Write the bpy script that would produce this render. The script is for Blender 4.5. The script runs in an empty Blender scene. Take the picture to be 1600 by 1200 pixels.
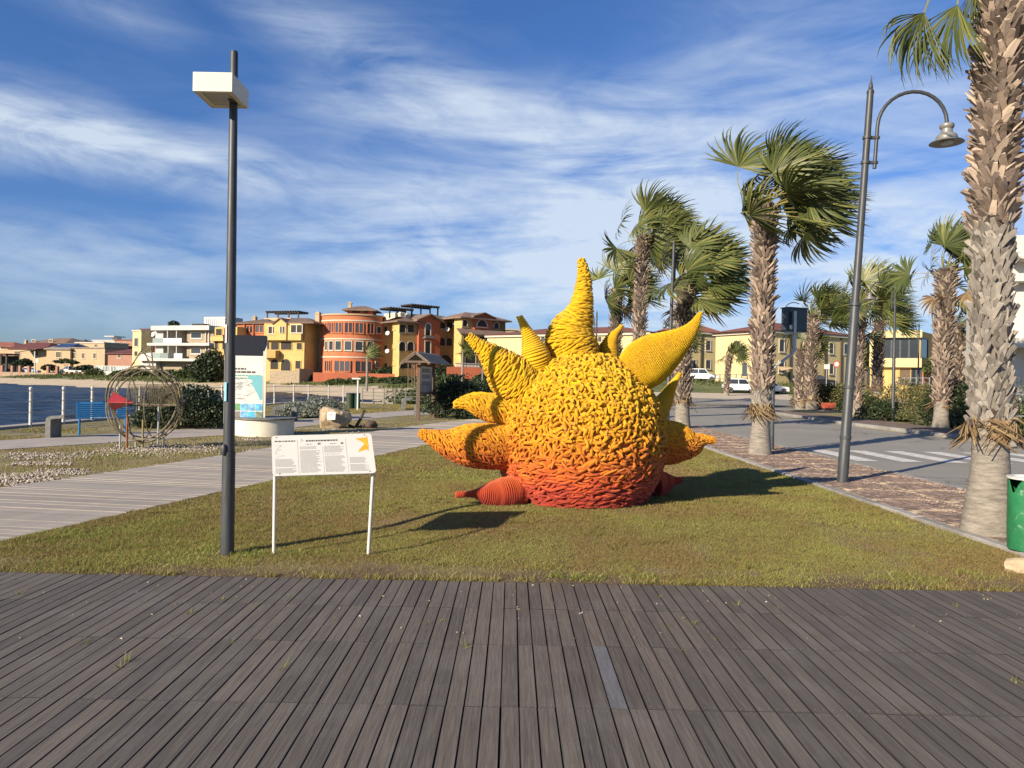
import bpy, math, random
import numpy as np
from mathutils import Vector, Matrix
random.seed(7)
scene = bpy.context.scene
C = scene.collection
PI = math.pi
R = math.radians

# ------------------------------------------------------------------ camera
F = 1150.0                       # focal length in pixels of the 1600 px wide photograph
CAMZ = 1.6
cam_d = bpy.data.cameras.new('camera')
cam = bpy.data.objects.new('camera', cam_d)
C.objects.link(cam)
cam_d.sensor_width = 36.0
cam_d.lens = 36.0 * F / 1600.0
cam_d.clip_start = 0.05
cam_d.clip_end = 6000
PITCH, ROLL = R(-0.1), R(1.1)
Rm = Matrix.Rotation(PI/2 + PITCH, 4, 'X') @ Matrix.Rotation(ROLL, 4, 'Z')
cam.matrix_world = Matrix.Translation((0, 0, CAMZ)) @ Rm
scene.camera = cam

# ------------------------------------------------------------------ sun, sky
SUN_EL = R(24)
LIGHT_AZ = R(44.5)            # direction the shadows run, clockwise from +Y
sun_vec = Vector((-math.sin(LIGHT_AZ)*math.cos(SUN_EL), -math.cos(LIGHT_AZ)*math.cos(SUN_EL), math.sin(SUN_EL)))
sl = bpy.data.lights.new('sun', 'SUN')
sl.energy = 4.9
sl.angle = R(0.5)
sl.color = (1.0, 0.86, 0.66)
sun = bpy.data.objects.new('sun', sl)
C.objects.link(sun)
sun.rotation_euler = sun_vec.to_track_quat('Z', 'Y').to_euler()

world = bpy.data.worlds.new('World')
scene.world = world
world.use_nodes = True
wn, wl = world.node_tree.nodes, world.node_tree.links
wn.clear()
def N(t, **k):
    n = wn.new(t)
    for a, b in k.items(): setattr(n, a, b)
    return n
def wmath(op, a, b=None, clamp=False):
    n = N('ShaderNodeMath', operation=op, use_clamp=clamp)
    for i, v in enumerate((a, b)):
        if v is None: continue
        if isinstance(v, (int, float)): n.inputs[i].default_value = v
        else: wl.new(v, n.inputs[i])
    return n.outputs[0]
sky = N('ShaderNodeTexSky', sky_type='NISHITA')
sky.sun_disc = False
sky.sun_elevation = SUN_EL
sky.sun_rotation = LIGHT_AZ + PI
sky.altitude = 0
sky.air_density = 1.0
sky.dust_density = 0.35
sky.ozone_density = 2.6
hsv = N('ShaderNodeHueSaturation')
hsv.inputs['Saturation'].default_value = 1.04
hsv.inputs['Value'].default_value = 0.92
tc = N('ShaderNodeTexCoord')
sep = N('ShaderNodeSeparateXYZ')
wl.new(tc.outputs['Generated'], sep.inputs[0])
tel = wmath('MULTIPLY', wmath('ABSOLUTE', sep.outputs[2]), 2.6, True)
tint = N('ShaderNodeMixRGB')
tint.inputs[1].default_value = (.35, .44, .67, 1)
tint.inputs[2].default_value = (.47, .61, .87, 1)
wl.new(tel, tint.inputs[0])
tmul = N('ShaderNodeMixRGB', blend_type='MULTIPLY')
tmul.inputs[0].default_value = 1
wl.new(sky.outputs[0], tmul.inputs[1]); wl.new(tint.outputs[0], tmul.inputs[2])
wl.new(tmul.outputs[0], hsv.inputs['Color'])
az = wmath('ARCTAN2', sep.outputs[0], sep.outputs[1])
el = wmath('ARCSINE', sep.outputs[2])
comb = N('ShaderNodeCombineXYZ')
wl.new(az, comb.inputs[0]); wl.new(el, comb.inputs[1])
# fibrous cirrus: noise stretched along the wind, over the whole dome
def fibre(rot, sx, sy, scale, detail, dist, w):
    mp = N('ShaderNodeMapping')
    mp.inputs['Rotation'].default_value = (0, 0, rot)
    mp.inputs['Scale'].default_value = (sx, sy, 1)
    mp.inputs['Location'].default_value = (w, w*1.7, 0)
    wl.new(comb.outputs[0], mp.inputs[0])
    nz = N('ShaderNodeTexNoise')
    nz.inputs['Scale'].default_value = scale
    nz.inputs['Detail'].default_value = detail
    nz.inputs['Roughness'].default_value = 0.6
    nz.inputs['Distortion'].default_value = dist
    wl.new(mp.outputs[0], nz.inputs['Vector'])
    return nz.outputs[0]
f1 = fibre(R(9), 1.0, 5.0, 3.2, 10, 0.5, 1.3)
f2 = fibre(R(22), 1.0, 3.0, 5.5, 9, 1.1, 4.1)
f3 = fibre(R(-3), 1.0, 2.2, 2.0, 6, 0.3, 8.7)
# cloud banks: (azimuth, elevation) of the middle, half length, half height, tilt, density
def band(a, e, hl, hh, rot, w):
    mp = N('ShaderNodeMapping', vector_type='TEXTURE')
    mp.inputs['Location'].default_value = (a, e, 0)
    mp.inputs['Rotation'].default_value = (0, 0, rot)
    mp.inputs['Scale'].default_value = (hl, hh, 1)
    wl.new(comb.outputs[0], mp.inputs[0])
    g = N('ShaderNodeTexGradient', gradient_type='QUADRATIC_SPHERE')
    g2 = N('ShaderNodeTexGradient', gradient_type='SPHERICAL')
    wl.new(mp.outputs[0], g2.inputs[0])
    return wmath('MULTIPLY', g2.outputs[0], w)
def pa(px): return math.atan((px-800)/F)
def pe(py): return math.atan((598-py)/F)
tot = None
for (px, py, hl, hh, rot, w) in [
        (150, 290, 360, 62, -2, 1.9), (-250, 270, 360, 90, 0, 1.3), (660, 355, 400, 150, -8, 1.5), (880, 410, 460, 160, 0, 1.3),
        (760, 190, 430, 75, -16, 1.15), (560, 85, 330, 60, -14, 0.6), (560, 180, 220, 40, -5, 0.8), (220, 425, 430, 62, 0, 1.0),
        (1280, 330, 520, 280, -5, 1.35), (1000, 235, 330, 120, -14, 0.85), (1350, 450, 700, 190, 0, 1.25), (90, 75, 190, 55, -10, 0.55),
        (1250, 120, 330, 120, -20, 0.45), (600, 520, 800, 90, 0, 0.45), (80, 490, 420, 70, 0, 0.5),
        (-900, 330, 500, 150, 8, 1.1), (2300, 300, 600, 180, -8, 1.2), (3600, 280, 900, 220, 5, 1.0), (-2200, 260, 800, 200, 0, 1.0)]:
    b = band(pa(px) if -400 < px < 2000 else (px-800)/F, pe(py), hl/F, hh/F, R(rot), w)
    tot = b if tot is None else wmath('ADD', tot, b)
fib = wmath('ADD', wmath('MULTIPLY', f1, 0.62), wmath('MULTIPLY', f2, 0.38))
fib = wmath('SUBTRACT', wmath('MULTIPLY', fib, 3.9), 1.62)          # contrast
dens = wmath('MULTIPLY', tot, wmath('ADD', wmath('MULTIPLY', fib, 0.9), wmath('MULTIPLY', f3, 0.42)))
veil = wmath('MULTIPLY', wmath('SUBTRACT', wmath('MULTIPLY', f1, 2.4), 1.15, True), 0.16)
dens = wmath('ADD', dens, veil)
dens = wmath('MULTIPLY', dens, 0.66)
dens = wmath('MINIMUM', wmath('MAXIMUM', dens, 0.0), 0.80)
mixc = N('ShaderNodeMixRGB')
mixc.inputs[2].default_value = (4.2, 4.75, 5.35, 1)
wl.new(dens, mixc.inputs[0])
wl.new(hsv.outputs[0], mixc.inputs[1])
bg = N('ShaderNodeBackground')
bg.inputs['Strength'].default_value = 0.105
wl.new(mixc.outputs[0], bg.inputs['Color'])
wo = N('ShaderNodeOutputWorld')
wl.new(bg.outputs[0], wo.inputs['Surface'])

vs = scene.view_settings
vs.view_transform = 'Standard'
vs.look = 'None'
vs.gamma = 1
vs.use_curve_mapping = False
vs.exposure = 0.75
scene.cycles.max_bounces = 6
scene.cycles.transparent_max_bounces = 8

# ------------------------------------------------------------------ pixel of the photograph -> place
Rmi = Rm.to_3x3()
def ray(px, py):
    v = Rmi @ Vector(((px-800)/F, -(py-600)/F, -1.0))
    return v / v.y
def P(px, py, d):                      # point seen at that pixel, d metres in front
    return Vector((0, 0, CAMZ)) + ray(px, py) * d
def G(px, py, z=0.0):                  # point of the level z seen at that pixel
    r = ray(px, py)
    return Vector((0, 0, CAMZ)) + r * ((z - CAMZ) / r.z)

# ------------------------------------------------------------------ mesh helpers
class MB:
    def __init__(s): s.v = []; s.f = []; s.m = []
    def add(s, vs, fs, mi=0):
        o = len(s.v)
        s.v += [tuple(x) for x in vs]
        s.f += [tuple(i+o for i in f) for f in fs]
        s.m += [mi]*len(fs)
        return s
    def obox(s, c, ax, ay, az, mi=0):       # centre and three half vectors
        c, ax, ay, az = Vector(c), Vector(ax), Vector(ay), Vector(az)
        vs = [c + ax*i + ay*j + az*k for i in (-1, 1) for j in (-1, 1) for k in (-1, 1)]
        return s.add(vs, [(0,1,3,2), (4,6,7,5), (0,4,5,1), (2,3,7,6), (0,2,6,4), (1,5,7,3)], mi)
    def box(s, x0, y0, z0, x1, y1, z1, mi=0):
        return s.obox(((x0+x1)/2, (y0+y1)/2, (z0+z1)/2), ((x1-x0)/2, 0, 0), (0, (y1-y0)/2, 0), (0, 0, (z1-z0)/2), mi)
    def bar(s, a, b, w, h=None, mi=0, up=(0, 0, 1)):
        a, b = Vector(a), Vector(b); h = h or w
        d = b-a; l = d.length
        if l < 1e-6: return s
        d /= l
        u = Vector(up)
        if abs(d.dot(u)) > .98: u = Vector((1, 0, 0))
        sx = d.cross(u).normalized(); uu = sx.cross(d)
        return s.obox((a+b)/2, d*l/2, sx*w/2, uu*h/2, mi)
    def tube(s, pts, rad, n=8, cap=True, mi=0, flat=1.0):
        pts = [Vector(p) for p in pts]
        if not hasattr(rad, '__len__'): rad = [rad]*len(pts)
        t0 = (pts[1]-pts[0]).normalized()
        ref = Vector((0, 0, 1)) if abs(t0.z) < .9 else Vector((1, 0, 0))
        u = t0.cross(ref).normalized()
        vs = []
        for i, p in enumerate(pts):
            t = (pts[min(i+1, len(pts)-1)]-pts[max(i-1, 0)])
            if t.length < 1e-9: t = t0
            t.normalize()
            u = (u - t*u.dot(t))
            if u.length < 1e-6: u = t.orthogonal()
            u.normalize()
            w = t.cross(u)
            for k in range(n):
                a = 2*PI*k/n
                vs.append(p + (u*math.cos(a) + w*math.sin(a)*flat)*rad[i])
        fs = []
        for i in range(len(pts)-1):
            for k in range(n):
                a = i*n+k; b = i*n+(k+1) % n
                fs.append((a, b, b+n, a+n))
        if cap:
            fs.append(tuple(range(n-1, -1, -1)))
            fs.append(tuple(range((len(pts)-1)*n, len(pts)*n)))
        return s.add(vs, fs, mi)
    def lathe(s, c, prof, n=16, mi=0, axis=(0, 0, 1), sx=1, sy=1):
        c = Vector(c); a = Vector(axis).normalized()
        u = a.orthogonal().normalized() if abs(a.z) < .99 else Vector((1, 0, 0))
        w = a.cross(u)
        vs = []
        for (r, z) in prof:
            for k in range(n):
                t = 2*PI*k/n
                vs.append(c + u*math.cos(t)*r*sx + w*math.sin(t)*r*sy + a*z)
        fs = []
        for i in range(len(prof)-1):
            for k in range(n):
                p = i*n+k; q = i*n+(k+1) % n
                fs.append((p, q, q+n, p+n))
        if prof[0][0] > 1e-5: fs.append(tuple(range(n-1, -1, -1)))
        if prof[-1][0] > 1e-5: fs.append(tuple(range((len(prof)-1)*n, len(prof)*n)))
        return s.add(vs, fs, mi)
    def prism(s, poly, z0, z1, mi=0):
        n = len(poly)
        a = sum(poly[i][0]*poly[(i+1) % n][1]-poly[(i+1) % n][0]*poly[i][1] for i in range(n))
        if a < 0: poly = poly[::-1]
        vs = [(p[0], p[1], z0) for p in poly]+[(p[0], p[1], z1) for p in poly]
        fs = [tuple(range(n-1, -1, -1)), tuple(range(n, 2*n))]
        fs += [(i, (i+1) % n, (i+1) % n+n, i+n) for i in range(n)]
        return s.add(vs, fs, mi)
    def plate(s, pts, nrm, mi=0):            # polygon in space pushed along nrm
        n = len(pts); nrm = Vector(nrm)
        pts = [Vector(p) for p in pts]
        a = Vector((0, 0, 0))
        for i in range(n): a += pts[i].cross(pts[(i+1) % n])
        if a.dot(nrm) > 0: pts = pts[::-1]
        vs = pts+[p+nrm for p in pts]
        fs = [tuple(range(n)), tuple(range(2*n-1, n-1, -1))]
        fs += [((i+1) % n, i, i+n, (i+1) % n+n) for i in range(n)]
        return s.add(vs, fs, mi)

def loc_of(o):
    v = Vector((0, 0, 0))
    while o is not None:
        v = v + o.location; o = o.parent
    return v
def link(name, me, mat=None, parent=None, loc=None):
    o = bpy.data.objects.new(name, me)
    C.objects.link(o)
    if mat is not None and not me.materials:
        for m in (mat if isinstance(mat, (list, tuple)) else [mat]): me.materials.append(m)
    if parent is not None: o.parent = parent
    if loc is not None: o.location = loc
    return o
def mesh_of(name, mb, off=(0, 0, 0), smooth=False):
    me = bpy.data.meshes.new(name)
    ox, oy, oz = off
    me.from_pydata([(x-ox, y-oy, z-oz) for x, y, z in mb.v], [], mb.f)
    if any(mb.m): me.polygons.foreach_set('material_index', mb.m)
    if smooth:
        me.polygons.foreach_set('use_smooth', [True]*len(me.polygons))
        try: me.set_sharp_from_angle(angle=R(40))
        except Exception: pass
    me.update()
    return me
def obj(name, mb, mat, parent=None, smooth=False, label=None, loc=None, kind=None):
    off = loc_of(parent) if parent is not None else (Vector(loc) if loc is not None else Vector((0, 0, 0)))
    o = link(name, mesh_of(name, mb, off, smooth), mat, parent)
    if parent is None and loc is not None: o.location = loc
    if label: o['label'] = label
    if kind: o['kind'] = kind
    return o
def mesh_np(name, V, Fc, smooth=False, mi=None):
    me = bpy.data.meshes.new(name)
    V = np.asarray(V, np.float32); Fc = np.asarray(Fc, np.int32)
    k = Fc.shape[1]
    me.vertices.add(len(V)); me.vertices.foreach_set('co', V.ravel())
    me.loops.add(Fc.size); me.loops.foreach_set('vertex_index', Fc.ravel())
    me.polygons.add(len(Fc))
    me.polygons.foreach_set('loop_start', np.arange(0, Fc.size, k, dtype=np.int32))
    if smooth: me.polygons.foreach_set('use_smooth', np.ones(len(Fc), bool))
    me.update(calc_edges=True)
    return me
def tag(o, label=None, cat=None, group=None, kind=None):
    for k, v in (('label', label), ('category', cat), ('group', group), ('kind', kind)):
        if v: o[k] = v
    return o
def thing(name, label, cat, loc=(0, 0, 0), group=None):
    o = bpy.data.objects.new(name, None)
    C.objects.link(o)
    o.empty_display_size = .2
    o.location = loc
    return tag(o, label, cat, group)
def struct(name, mb, mat, smooth=False):
    return tag(obj(name, mb, mat, None, smooth), kind='structure')

# ------------------------------------------------------------------ materials
def mat_base(name):
    m = bpy.data.materials.new(name)
    m.use_nodes = True
    nt = m.node_tree
    return m, nt.nodes, nt.links, nt.nodes['Principled BSDF']
def mth(n, l, op, a, b=None, clamp=False):
    x = n.new('ShaderNodeMath'); x.operation = op; x.use_clamp = clamp
    for i, v in enumerate((a, b)):
        if v is None: continue
        if isinstance(v, (int, float)): x.inputs[i].default_value = v
        else: l.new(v, x.inputs[i])
    return x.outputs[0]
def noise(n, l, vec, scale, detail=4, rough=.55, dist=0):
    x = n.new('ShaderNodeTexNoise')
    x.inputs['Scale'].default_value = scale; x.inputs['Detail'].default_value = detail
    x.inputs['Roughness'].default_value = rough; x.inputs['Distortion'].default_value = dist
    if vec is not None: l.new(vec, x.inputs['Vector'])
    return x.outputs[0]
def ramp(n, l, fac, stops, interp='LINEAR'):
    x = n.new('ShaderNodeValToRGB')
    x.color_ramp.interpolation = interp
    e = x.color_ramp.elements
    while len(e) < len(stops): e.new(0.5)
    for i, (p, c) in enumerate(stops):
        e[i].position = p
        e[i].color = tuple(c)+(1,) if len(c) == 3 else c
    l.new(fac, x.inputs[0])
    return x.outputs[0]
def mixn(n, l, fac, a, b, mode='MIX'):
    x = n.new('ShaderNodeMixRGB'); x.blend_type = mode
    for i, v in enumerate((fac, a, b)):
        if isinstance(v, (int, float)): x.inputs[i].default_value = v
        elif isinstance(v, tuple): x.inputs[i].default_value = v+(1,) if len(v) == 3 else v
        else: l.new(v, x.inputs[i])
    return x.outputs[0]
def vary(n, l):        # per piece number: island and object
    g = n.new('ShaderNodeNewGeometry'); oi = n.new('ShaderNodeObjectInfo')
    s = mth(n, l, 'ADD', g.outputs['Random Per Island'], oi.outputs['Random'])
    return mth(n, l, 'FRACT', mth(n, l, 'MULTIPLY', s, 1.37))
def bump(n, l, p, h, strength, dist=.02):
    b = n.new('ShaderNodeBump')
    b.inputs['Strength'].default_value = strength; b.inputs['Distance'].default_value = dist
    l.new(h, b.inputs['Height']); l.new(b.outputs[0], p.inputs['Normal'])
def dk(c, k): return tuple(min(1, x*k) for x in c)
def pm(name, col, rough=.7, var=.18, scale=6.0, bmp=.0, metal=0.0, piece=0.0, spec=.4, streak=None, col2=None):
    m, n, l, p = mat_base(name)
    t = n.new('ShaderNodeTexCoord'); v = t.outputs['Object']
    if streak:
        mp = n.new('ShaderNodeMapping'); mp.inputs['Scale'].default_value = streak
        l.new(v, mp.inputs[0]); v = mp.outputs[0]
    a = noise(n, l, v, scale, 6, .62)
    c = ramp(n, l, a, [(.3, dk(col, 1-var)), (.7, dk(col2 or col, 1+var))])
    if piece:
        c = mixn(n, l, 1.0, c, ramp(n, l, vary(n, l), [(0, (1-piece,)*3), (1, (1+piece*.4,)*3)]), 'MULTIPLY')
    l.new(c, p.inputs['Base Color'])
    p.inputs['Roughness'].default_value = rough
    p.inputs['Metallic'].default_value = metal
    p.inputs['Specular IOR Level'].default_value = spec
    if bmp: bump(n, l, p, noise(n, l, v, scale*4, 6, .6), bmp)
    return m
def leafmat(name, c1, c2, c3, trans=.25, rough=.5):
    m, n, l, p = mat_base(name)
    g = n.new('ShaderNodeNewGeometry')
    c = ramp(n, l, vary(n, l), [(0, c1), (.55, c2), (1, c3)])
    l.new(c, p.inputs['Base Color'])
    p.inputs['Roughness'].default_value = rough
    p.inputs['Specular IOR Level'].default_value = .3
    tr = n.new('ShaderNodeBsdfTranslucent'); l.new(c, tr.inputs[0])
    mx = n.new('ShaderNodeMixShader'); mx.inputs[0].default_value = trans
    l.new(p.outputs[0], mx.inputs[1]); l.new(tr.outputs[0], mx.inputs[2])
    l.new(mx.outputs[0], n['Material Output'].inputs[0])
    return m

M = {}
M['dark_metal'] = pm('dark_metal', (.075, .085, .095), .42, .25, 5, metal=.3)
M['pole_paint'] = pm('pole_paint', (.062, .066, .07), .48, .3, 7, metal=.25, streak=(6, 6, .6))
M['galv'] = pm('galvanised', (.42, .43, .43), .4, .12, 12, metal=.5)
M['white_paint'] = pm('white_paint', (.60, .59, .55), .45, .06, 5)
M['cream'] = pm('cream', (.55, .53, .42), .5, .08, 4)
M['white_wall'] = pm('white_wall', (.52, .50, .455), .8, .07, .8)
M['grey_conc'] = pm('grey_concrete', (.16, .16, .15), .8, .3, 7, bmp=.3)
M['conc'] = pm('concrete', (.34, .32, .29), .85, .18, 3, bmp=.3)
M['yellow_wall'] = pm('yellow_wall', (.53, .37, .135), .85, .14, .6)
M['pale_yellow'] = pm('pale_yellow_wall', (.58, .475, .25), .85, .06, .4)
M['amber_shaded_yellow'] = pm('amber_shaded_yellow', (.45, .275, .10), .85, .08, .5)  # yellow paint darkened to amber for the faces turned from the sun
M['orange_wall'] = pm('orange_wall', (.46, .155, .07), .85, .16, .6)
M['red_wall'] = pm('red_wall', (.37, .105, .052), .85, .1, .5)
M['sand_wall'] = pm('sand_wall', (.44, .33, .20), .85, .09, .5)
M['pink_wall'] = pm('pink_wall', (.34, .18, .125), .85, .1, .5)
M['peach_wall'] = pm('peach_wall', (.46, .33, .20), .85, .08, .5)
M['trim'] = pm('trim', (.52, .47, .37), .7, .05, 2)
M['stone_wall'] = pm('stone_wall', (.33, .26, .18), .9, .3, 3.2, bmp=.5)
M['roof_tile'] = pm('roof_tile', (.20, .135, .10), .85, .3, 1.2, piece=.25)
M['roof_red'] = pm('roof_red', (.25, .095, .065), .85, .22, .7, piece=.3)
M['roof_dark_red'] = pm('roof_dark_red', (.14, .05, .047), .85, .22, .7, piece=.3)
M['roof_grey'] = pm('roof_grey', (.25, .22, .19), .9, .2, .7, piece=.2)
M['dark_wood'] = pm('dark_wood', (.045, .035, .03), .7, .25, 6, streak=(3, 3, .4))
M['brown_wood'] = pm('brown_wood', (.13, .085, .06), .75, .3, 6, bmp=.2, streak=(8, 8, .7))
def glassmat(name, col, rough=.12):
    m, n, l, p = mat_base(name)
    t = n.new('ShaderNodeTexCoord')
    c = ramp(n, l, vary(n, l), [(0, dk(col, .55)), (1, dk(col, 1.6))])
    l.new(c, p.inputs['Base Color'])
    p.inputs['Roughness'].default_value = rough
    p.inputs['Specular IOR Level'].default_value = .6
    return m
M['glass'] = glassmat('window_glass', (.045, .052, .06))
M['dark'] = pm('dark_parts_and_shade', (.035, .03, .026), .8, .3, 2)  # also flat panes that paint the shade inside loggias and arches
M['shutter'] = pm('shutter', (.12, .085, .05), .7, .2, 4)
# ================================================================== GROUND
rng = np.random.default_rng(11)
def vnoise(x, y, scale, seed=0, octs=3):
    out = np.zeros_like(x, dtype=float); amp = 1; tot_ = 0
    for o in range(octs):
        s = scale/(2**o)
        X = x/s; Y = y/s
        xi = np.floor(X).astype(int); yi = np.floor(Y).astype(int)
        fx = X-xi; fy = Y-yi
        fx = fx*fx*(3-2*fx); fy = fy*fy*(3-2*fy)
        def h(a, b):
            k = (a*374761393 + b*668265263 + (seed+o)*144269504) & 0x7fffffff
            k = ((k ^ (k >> 13))*1274126177) & 0x7fffffff
            return ((k ^ (k >> 16)) & 0xffff)/65535.0
        v = (h(xi, yi)*(1-fx)+h(xi+1, yi)*fx)*(1-fy)+(h(xi, yi+1)*(1-fx)+h(xi+1, yi+1)*fx)*fy
        out += v*amp; tot_ += amp; amp *= .5
    return out/tot_
def in_poly(x, y, poly):
    c = np.zeros(len(x), bool); n = len(poly); j = n-1
    for i in range(n):
        xi, yi = poly[i]; xj, yj = poly[j]
        cond = ((yi > y) != (yj > y)) & (x < (xj-xi)*(y-yi)/((yj-yi) or 1e-9)+xi)
        c ^= cond; j = i
    return c
SHORE = [(-9.2, 51), (-10.5, 64), (-15, 80), (-22, 97), (-36, 118), (-52, 127), (-78, 135), (-129, 172), (-300, 250), (-1200, 420)]
SEA = [(-14.6, -400), (-14.6, 46), (-13.9, 49.6), (-12.4, 51)] + SHORE + [(-1200, -400)]
def seg_dist(x, y, line):
    d = np.full(len(x), 1e9)
    for (ax, ay), (bx, by) in zip(line[:-1], line[1:]):
        vx, vy = bx-ax, by-ay
        t = np.clip(((x-ax)*vx+(y-ay)*vy)/(vx*vx+vy*vy), 0, 1)
        d = np.minimum(d, np.hypot(x-ax-t*vx, y-ay-t*vy))
    return d
def sstep(a, b, x):
    t = np.clip((x-a)/(b-a), 0, 1); return t*t*(3-2*t)
def tz(x, y):
    x = np.atleast_1d(np.asarray(x, float)); y = np.atleast_1d(np.asarray(y, float))
    s = seg_dist(x, y, SHORE)
    sea = in_poly(x, y, SEA)
    dune = np.interp(s, [0, 4, 8, 14, 24, 60], [-.75, -.2, .45, 1.15, 1.6, 1.75])
    dune = dune + (vnoise(x, y, 9, 3)-.5)*.5*np.clip((s-3)/12, 0, 1)
    right = np.interp(y, [0, 52, 62, 84, 90, 99, 3000], [0, 0, .12, .75, 1.0, 2.3, 3.0])
    w = sstep(-6, 8, x-(y-50)*.06)
    z = dune*(1-w)+right*w
    near = 1-sstep(48.5, 54, y)
    z = z*(1-near)
    z = np.where(sea, np.where(y < 49, -2.5, np.maximum(-2.5, -.75-s*.12)), z)
    z = z - .10*(1-sstep(50, 56, y))*(~sea)
    return z
def tz1(x, y): return float(tz(x, y)[0])

# terrain, one sheet to the horizon
fa = np.concatenate([np.linspace(-PI, -.9, 60, endpoint=False), np.linspace(-.9, .9, 420, endpoint=False), np.linspace(.9, PI, 60, endpoint=False)])
rr = np.concatenate([[0.0], np.geomspace(2.0, 240, 210), np.geomspace(260, 5000, 16)])
A_, R_ = np.meshgrid(fa, rr)
X_ = (np.sin(A_)*R_).ravel(); Y_ = (np.cos(A_)*R_).ravel()
Z_ = tz(X_, Y_)
na, nr = len(fa), len(rr)
i_, j_ = np.meshgrid(np.arange(nr-1), np.arange(na), indexing='ij')
i_ = i_.ravel(); j_ = j_.ravel(); j2 = (j_+1) % na
Fc = np.stack([i_*na+j_, i_*na+j2, (i_+1)*na+j2, (i_+1)*na+j_], 1)[:, ::-1]
m, n, l, p = mat_base('ground_soil')
t = n.new('ShaderNodeTexCoord'); v = t.outputs['Object']
geo = n.new('ShaderNodeNewGeometry'); sp = n.new('ShaderNodeSeparateXYZ'); l.new(geo.outputs['Position'], sp.inputs[0])
hn = mth(n, l, 'ADD', sp.outputs[2], mth(n, l, 'MULTIPLY', mth(n, l, 'SUBTRACT', noise(n, l, v, .16, 6, .65), .5), 1.5))
sand = ramp(n, l, noise(n, l, v, .5, 6), [(.3, (.40, .32, .21)), (.7, (.52, .43, .30))])
green = ramp(n, l, noise(n, l, v, .35, 8, .7), [(.3, (.045, .06, .018)), (.55, (.10, .12, .03)), (.75, (.22, .18, .07))])
far = mixn(n, l, mth(n, l, 'MULTIPLY', mth(n, l, 'SUBTRACT', hn, .45), 4.0, True), sand, green)
nearc = ramp(n, l, noise(n, l, v, .8, 8, .7), [(.3, (.13, .11, .04)), (.5, (.20, .17, .07)), (.7, (.30, .25, .13))])
c = mixn(n, l, mth(n, l, 'MULTIPLY', mth(n, l, 'SUBTRACT', sp.outputs[1], 50), .3, True), nearc, far)
l.new(c, p.inputs['Base Color']); p.inputs['Roughness'].default_value = .95
bump(n, l, p, noise(n, l, v, 3, 8), .5, .1)
M['ground'] = m
g = link('ground', mesh_np('ground', np.stack([X_, Y_, Z_], 1), Fc, True), M['ground'])
g['kind'] = 'structure'

# sea
gx = np.concatenate([np.linspace(-1500, -200, 14, endpoint=False), np.linspace(-200, -60, 120, endpoint=False), np.linspace(-60, -6, 230)])
gy = np.concatenate([np.linspace(-400, 0, 20, endpoint=False), np.linspace(0, 90, 380, endpoint=False), np.linspace(90, 420, 200)])
GX, GY = np.meshgrid(gx, gy)
wz = (vnoise(GX.ravel()*1.0, GY.ravel()*1.9, 2.6, 21, 3)-.5)*.34 + (vnoise(GX.ravel(), GY.ravel()*2.0, 9, 31, 2)-.5)*.2
fade = np.clip((-14.3-GX.ravel())/1.0, .25, 1)
V = np.stack([GX.ravel(), GY.ravel(), -.72+wz*fade], 1)
nx, ny = len(gx), len(gy)
i_, j_ = np.meshgrid(np.arange(ny-1), np.arange(nx-1), indexing='ij'); i_ = i_.ravel(); j_ = j_.ravel()
Fc = np.stack([i_*nx+j_, i_*nx+j_+1, (i_+1)*nx+j_+1, (i_+1)*nx+j_], 1)
m, n, l, p = mat_base('sea_water')
t = n.new('ShaderNodeTexCoord')
mp = n.new('ShaderNodeMapping'); mp.inputs['Scale'].default_value = (1, 1.7, 1); l.new(t.outputs['Object'], mp.inputs[0])
h = mth(n, l, 'ADD', noise(n, l, mp.outputs[0], 1.1, 8, .62, .4), mth(n, l, 'MULTIPLY', noise(n, l, mp.outputs[0], .35, 4), 1.2))
sp = n.new('ShaderNodeSeparateXYZ'); l.new(t.outputs['Object'], sp.inputs[0])
foam = ramp(n, l, noise(n, l, mp.outputs[0], .22, 9, .75, .6), [(.69, (.006, .016, .030)), (.80, (.30, .34, .36))])
l.new(foam, p.inputs['Base Color'])
p.inputs['Roughness'].default_value = .3; p.inputs['Specular IOR Level'].default_value = .2
bump(n, l, p, h, .9, .35)
M['sea'] = m
o = link('sea', mesh_np('sea', V, Fc, True), M['sea']); o['kind'] = 'structure'

# ---- plan of the near ground
E1 = [(-6.6, 1.0), (-5.3, 5.4), (-4.83, 6.94), (-4.03, 10.2), (-3.74, 11.4), (-2.9, 15.2), (-2.1, 18.5), (-.7, 24), (.9, 29), (2.8, 33.5), (5.0, 36.6)]
E2 = [(-9.6, 1.0), (-8.5, 5.0), (-7.75, 8.0), (-7.0, 10.4), (-6.45, 12.7), (-5.9, 15), (-5.1, 19), (-4.1, 23.6), (-2.4, 29.6), (-.8, 34), (2.0, 38.5)]
E3 = [(-15.0, 8.2), (-13.0, 11.4), (-10.7, 15.3), (-7.95, 20.4), (-6.9, 25), (-6.1, 29.4), (-5.0, 33.5), (-3.4, 37), (-1.0, 40.5)]
E4 = [(-16.8, 9.5), (-14.3, 13.3), (-12.1, 17.4), (-9.35, 23.6), (-8.4, 28), (-7.4, 33.4), (-6.2, 37.6), (-4.6, 41), (-2.0, 44.5)]

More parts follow.
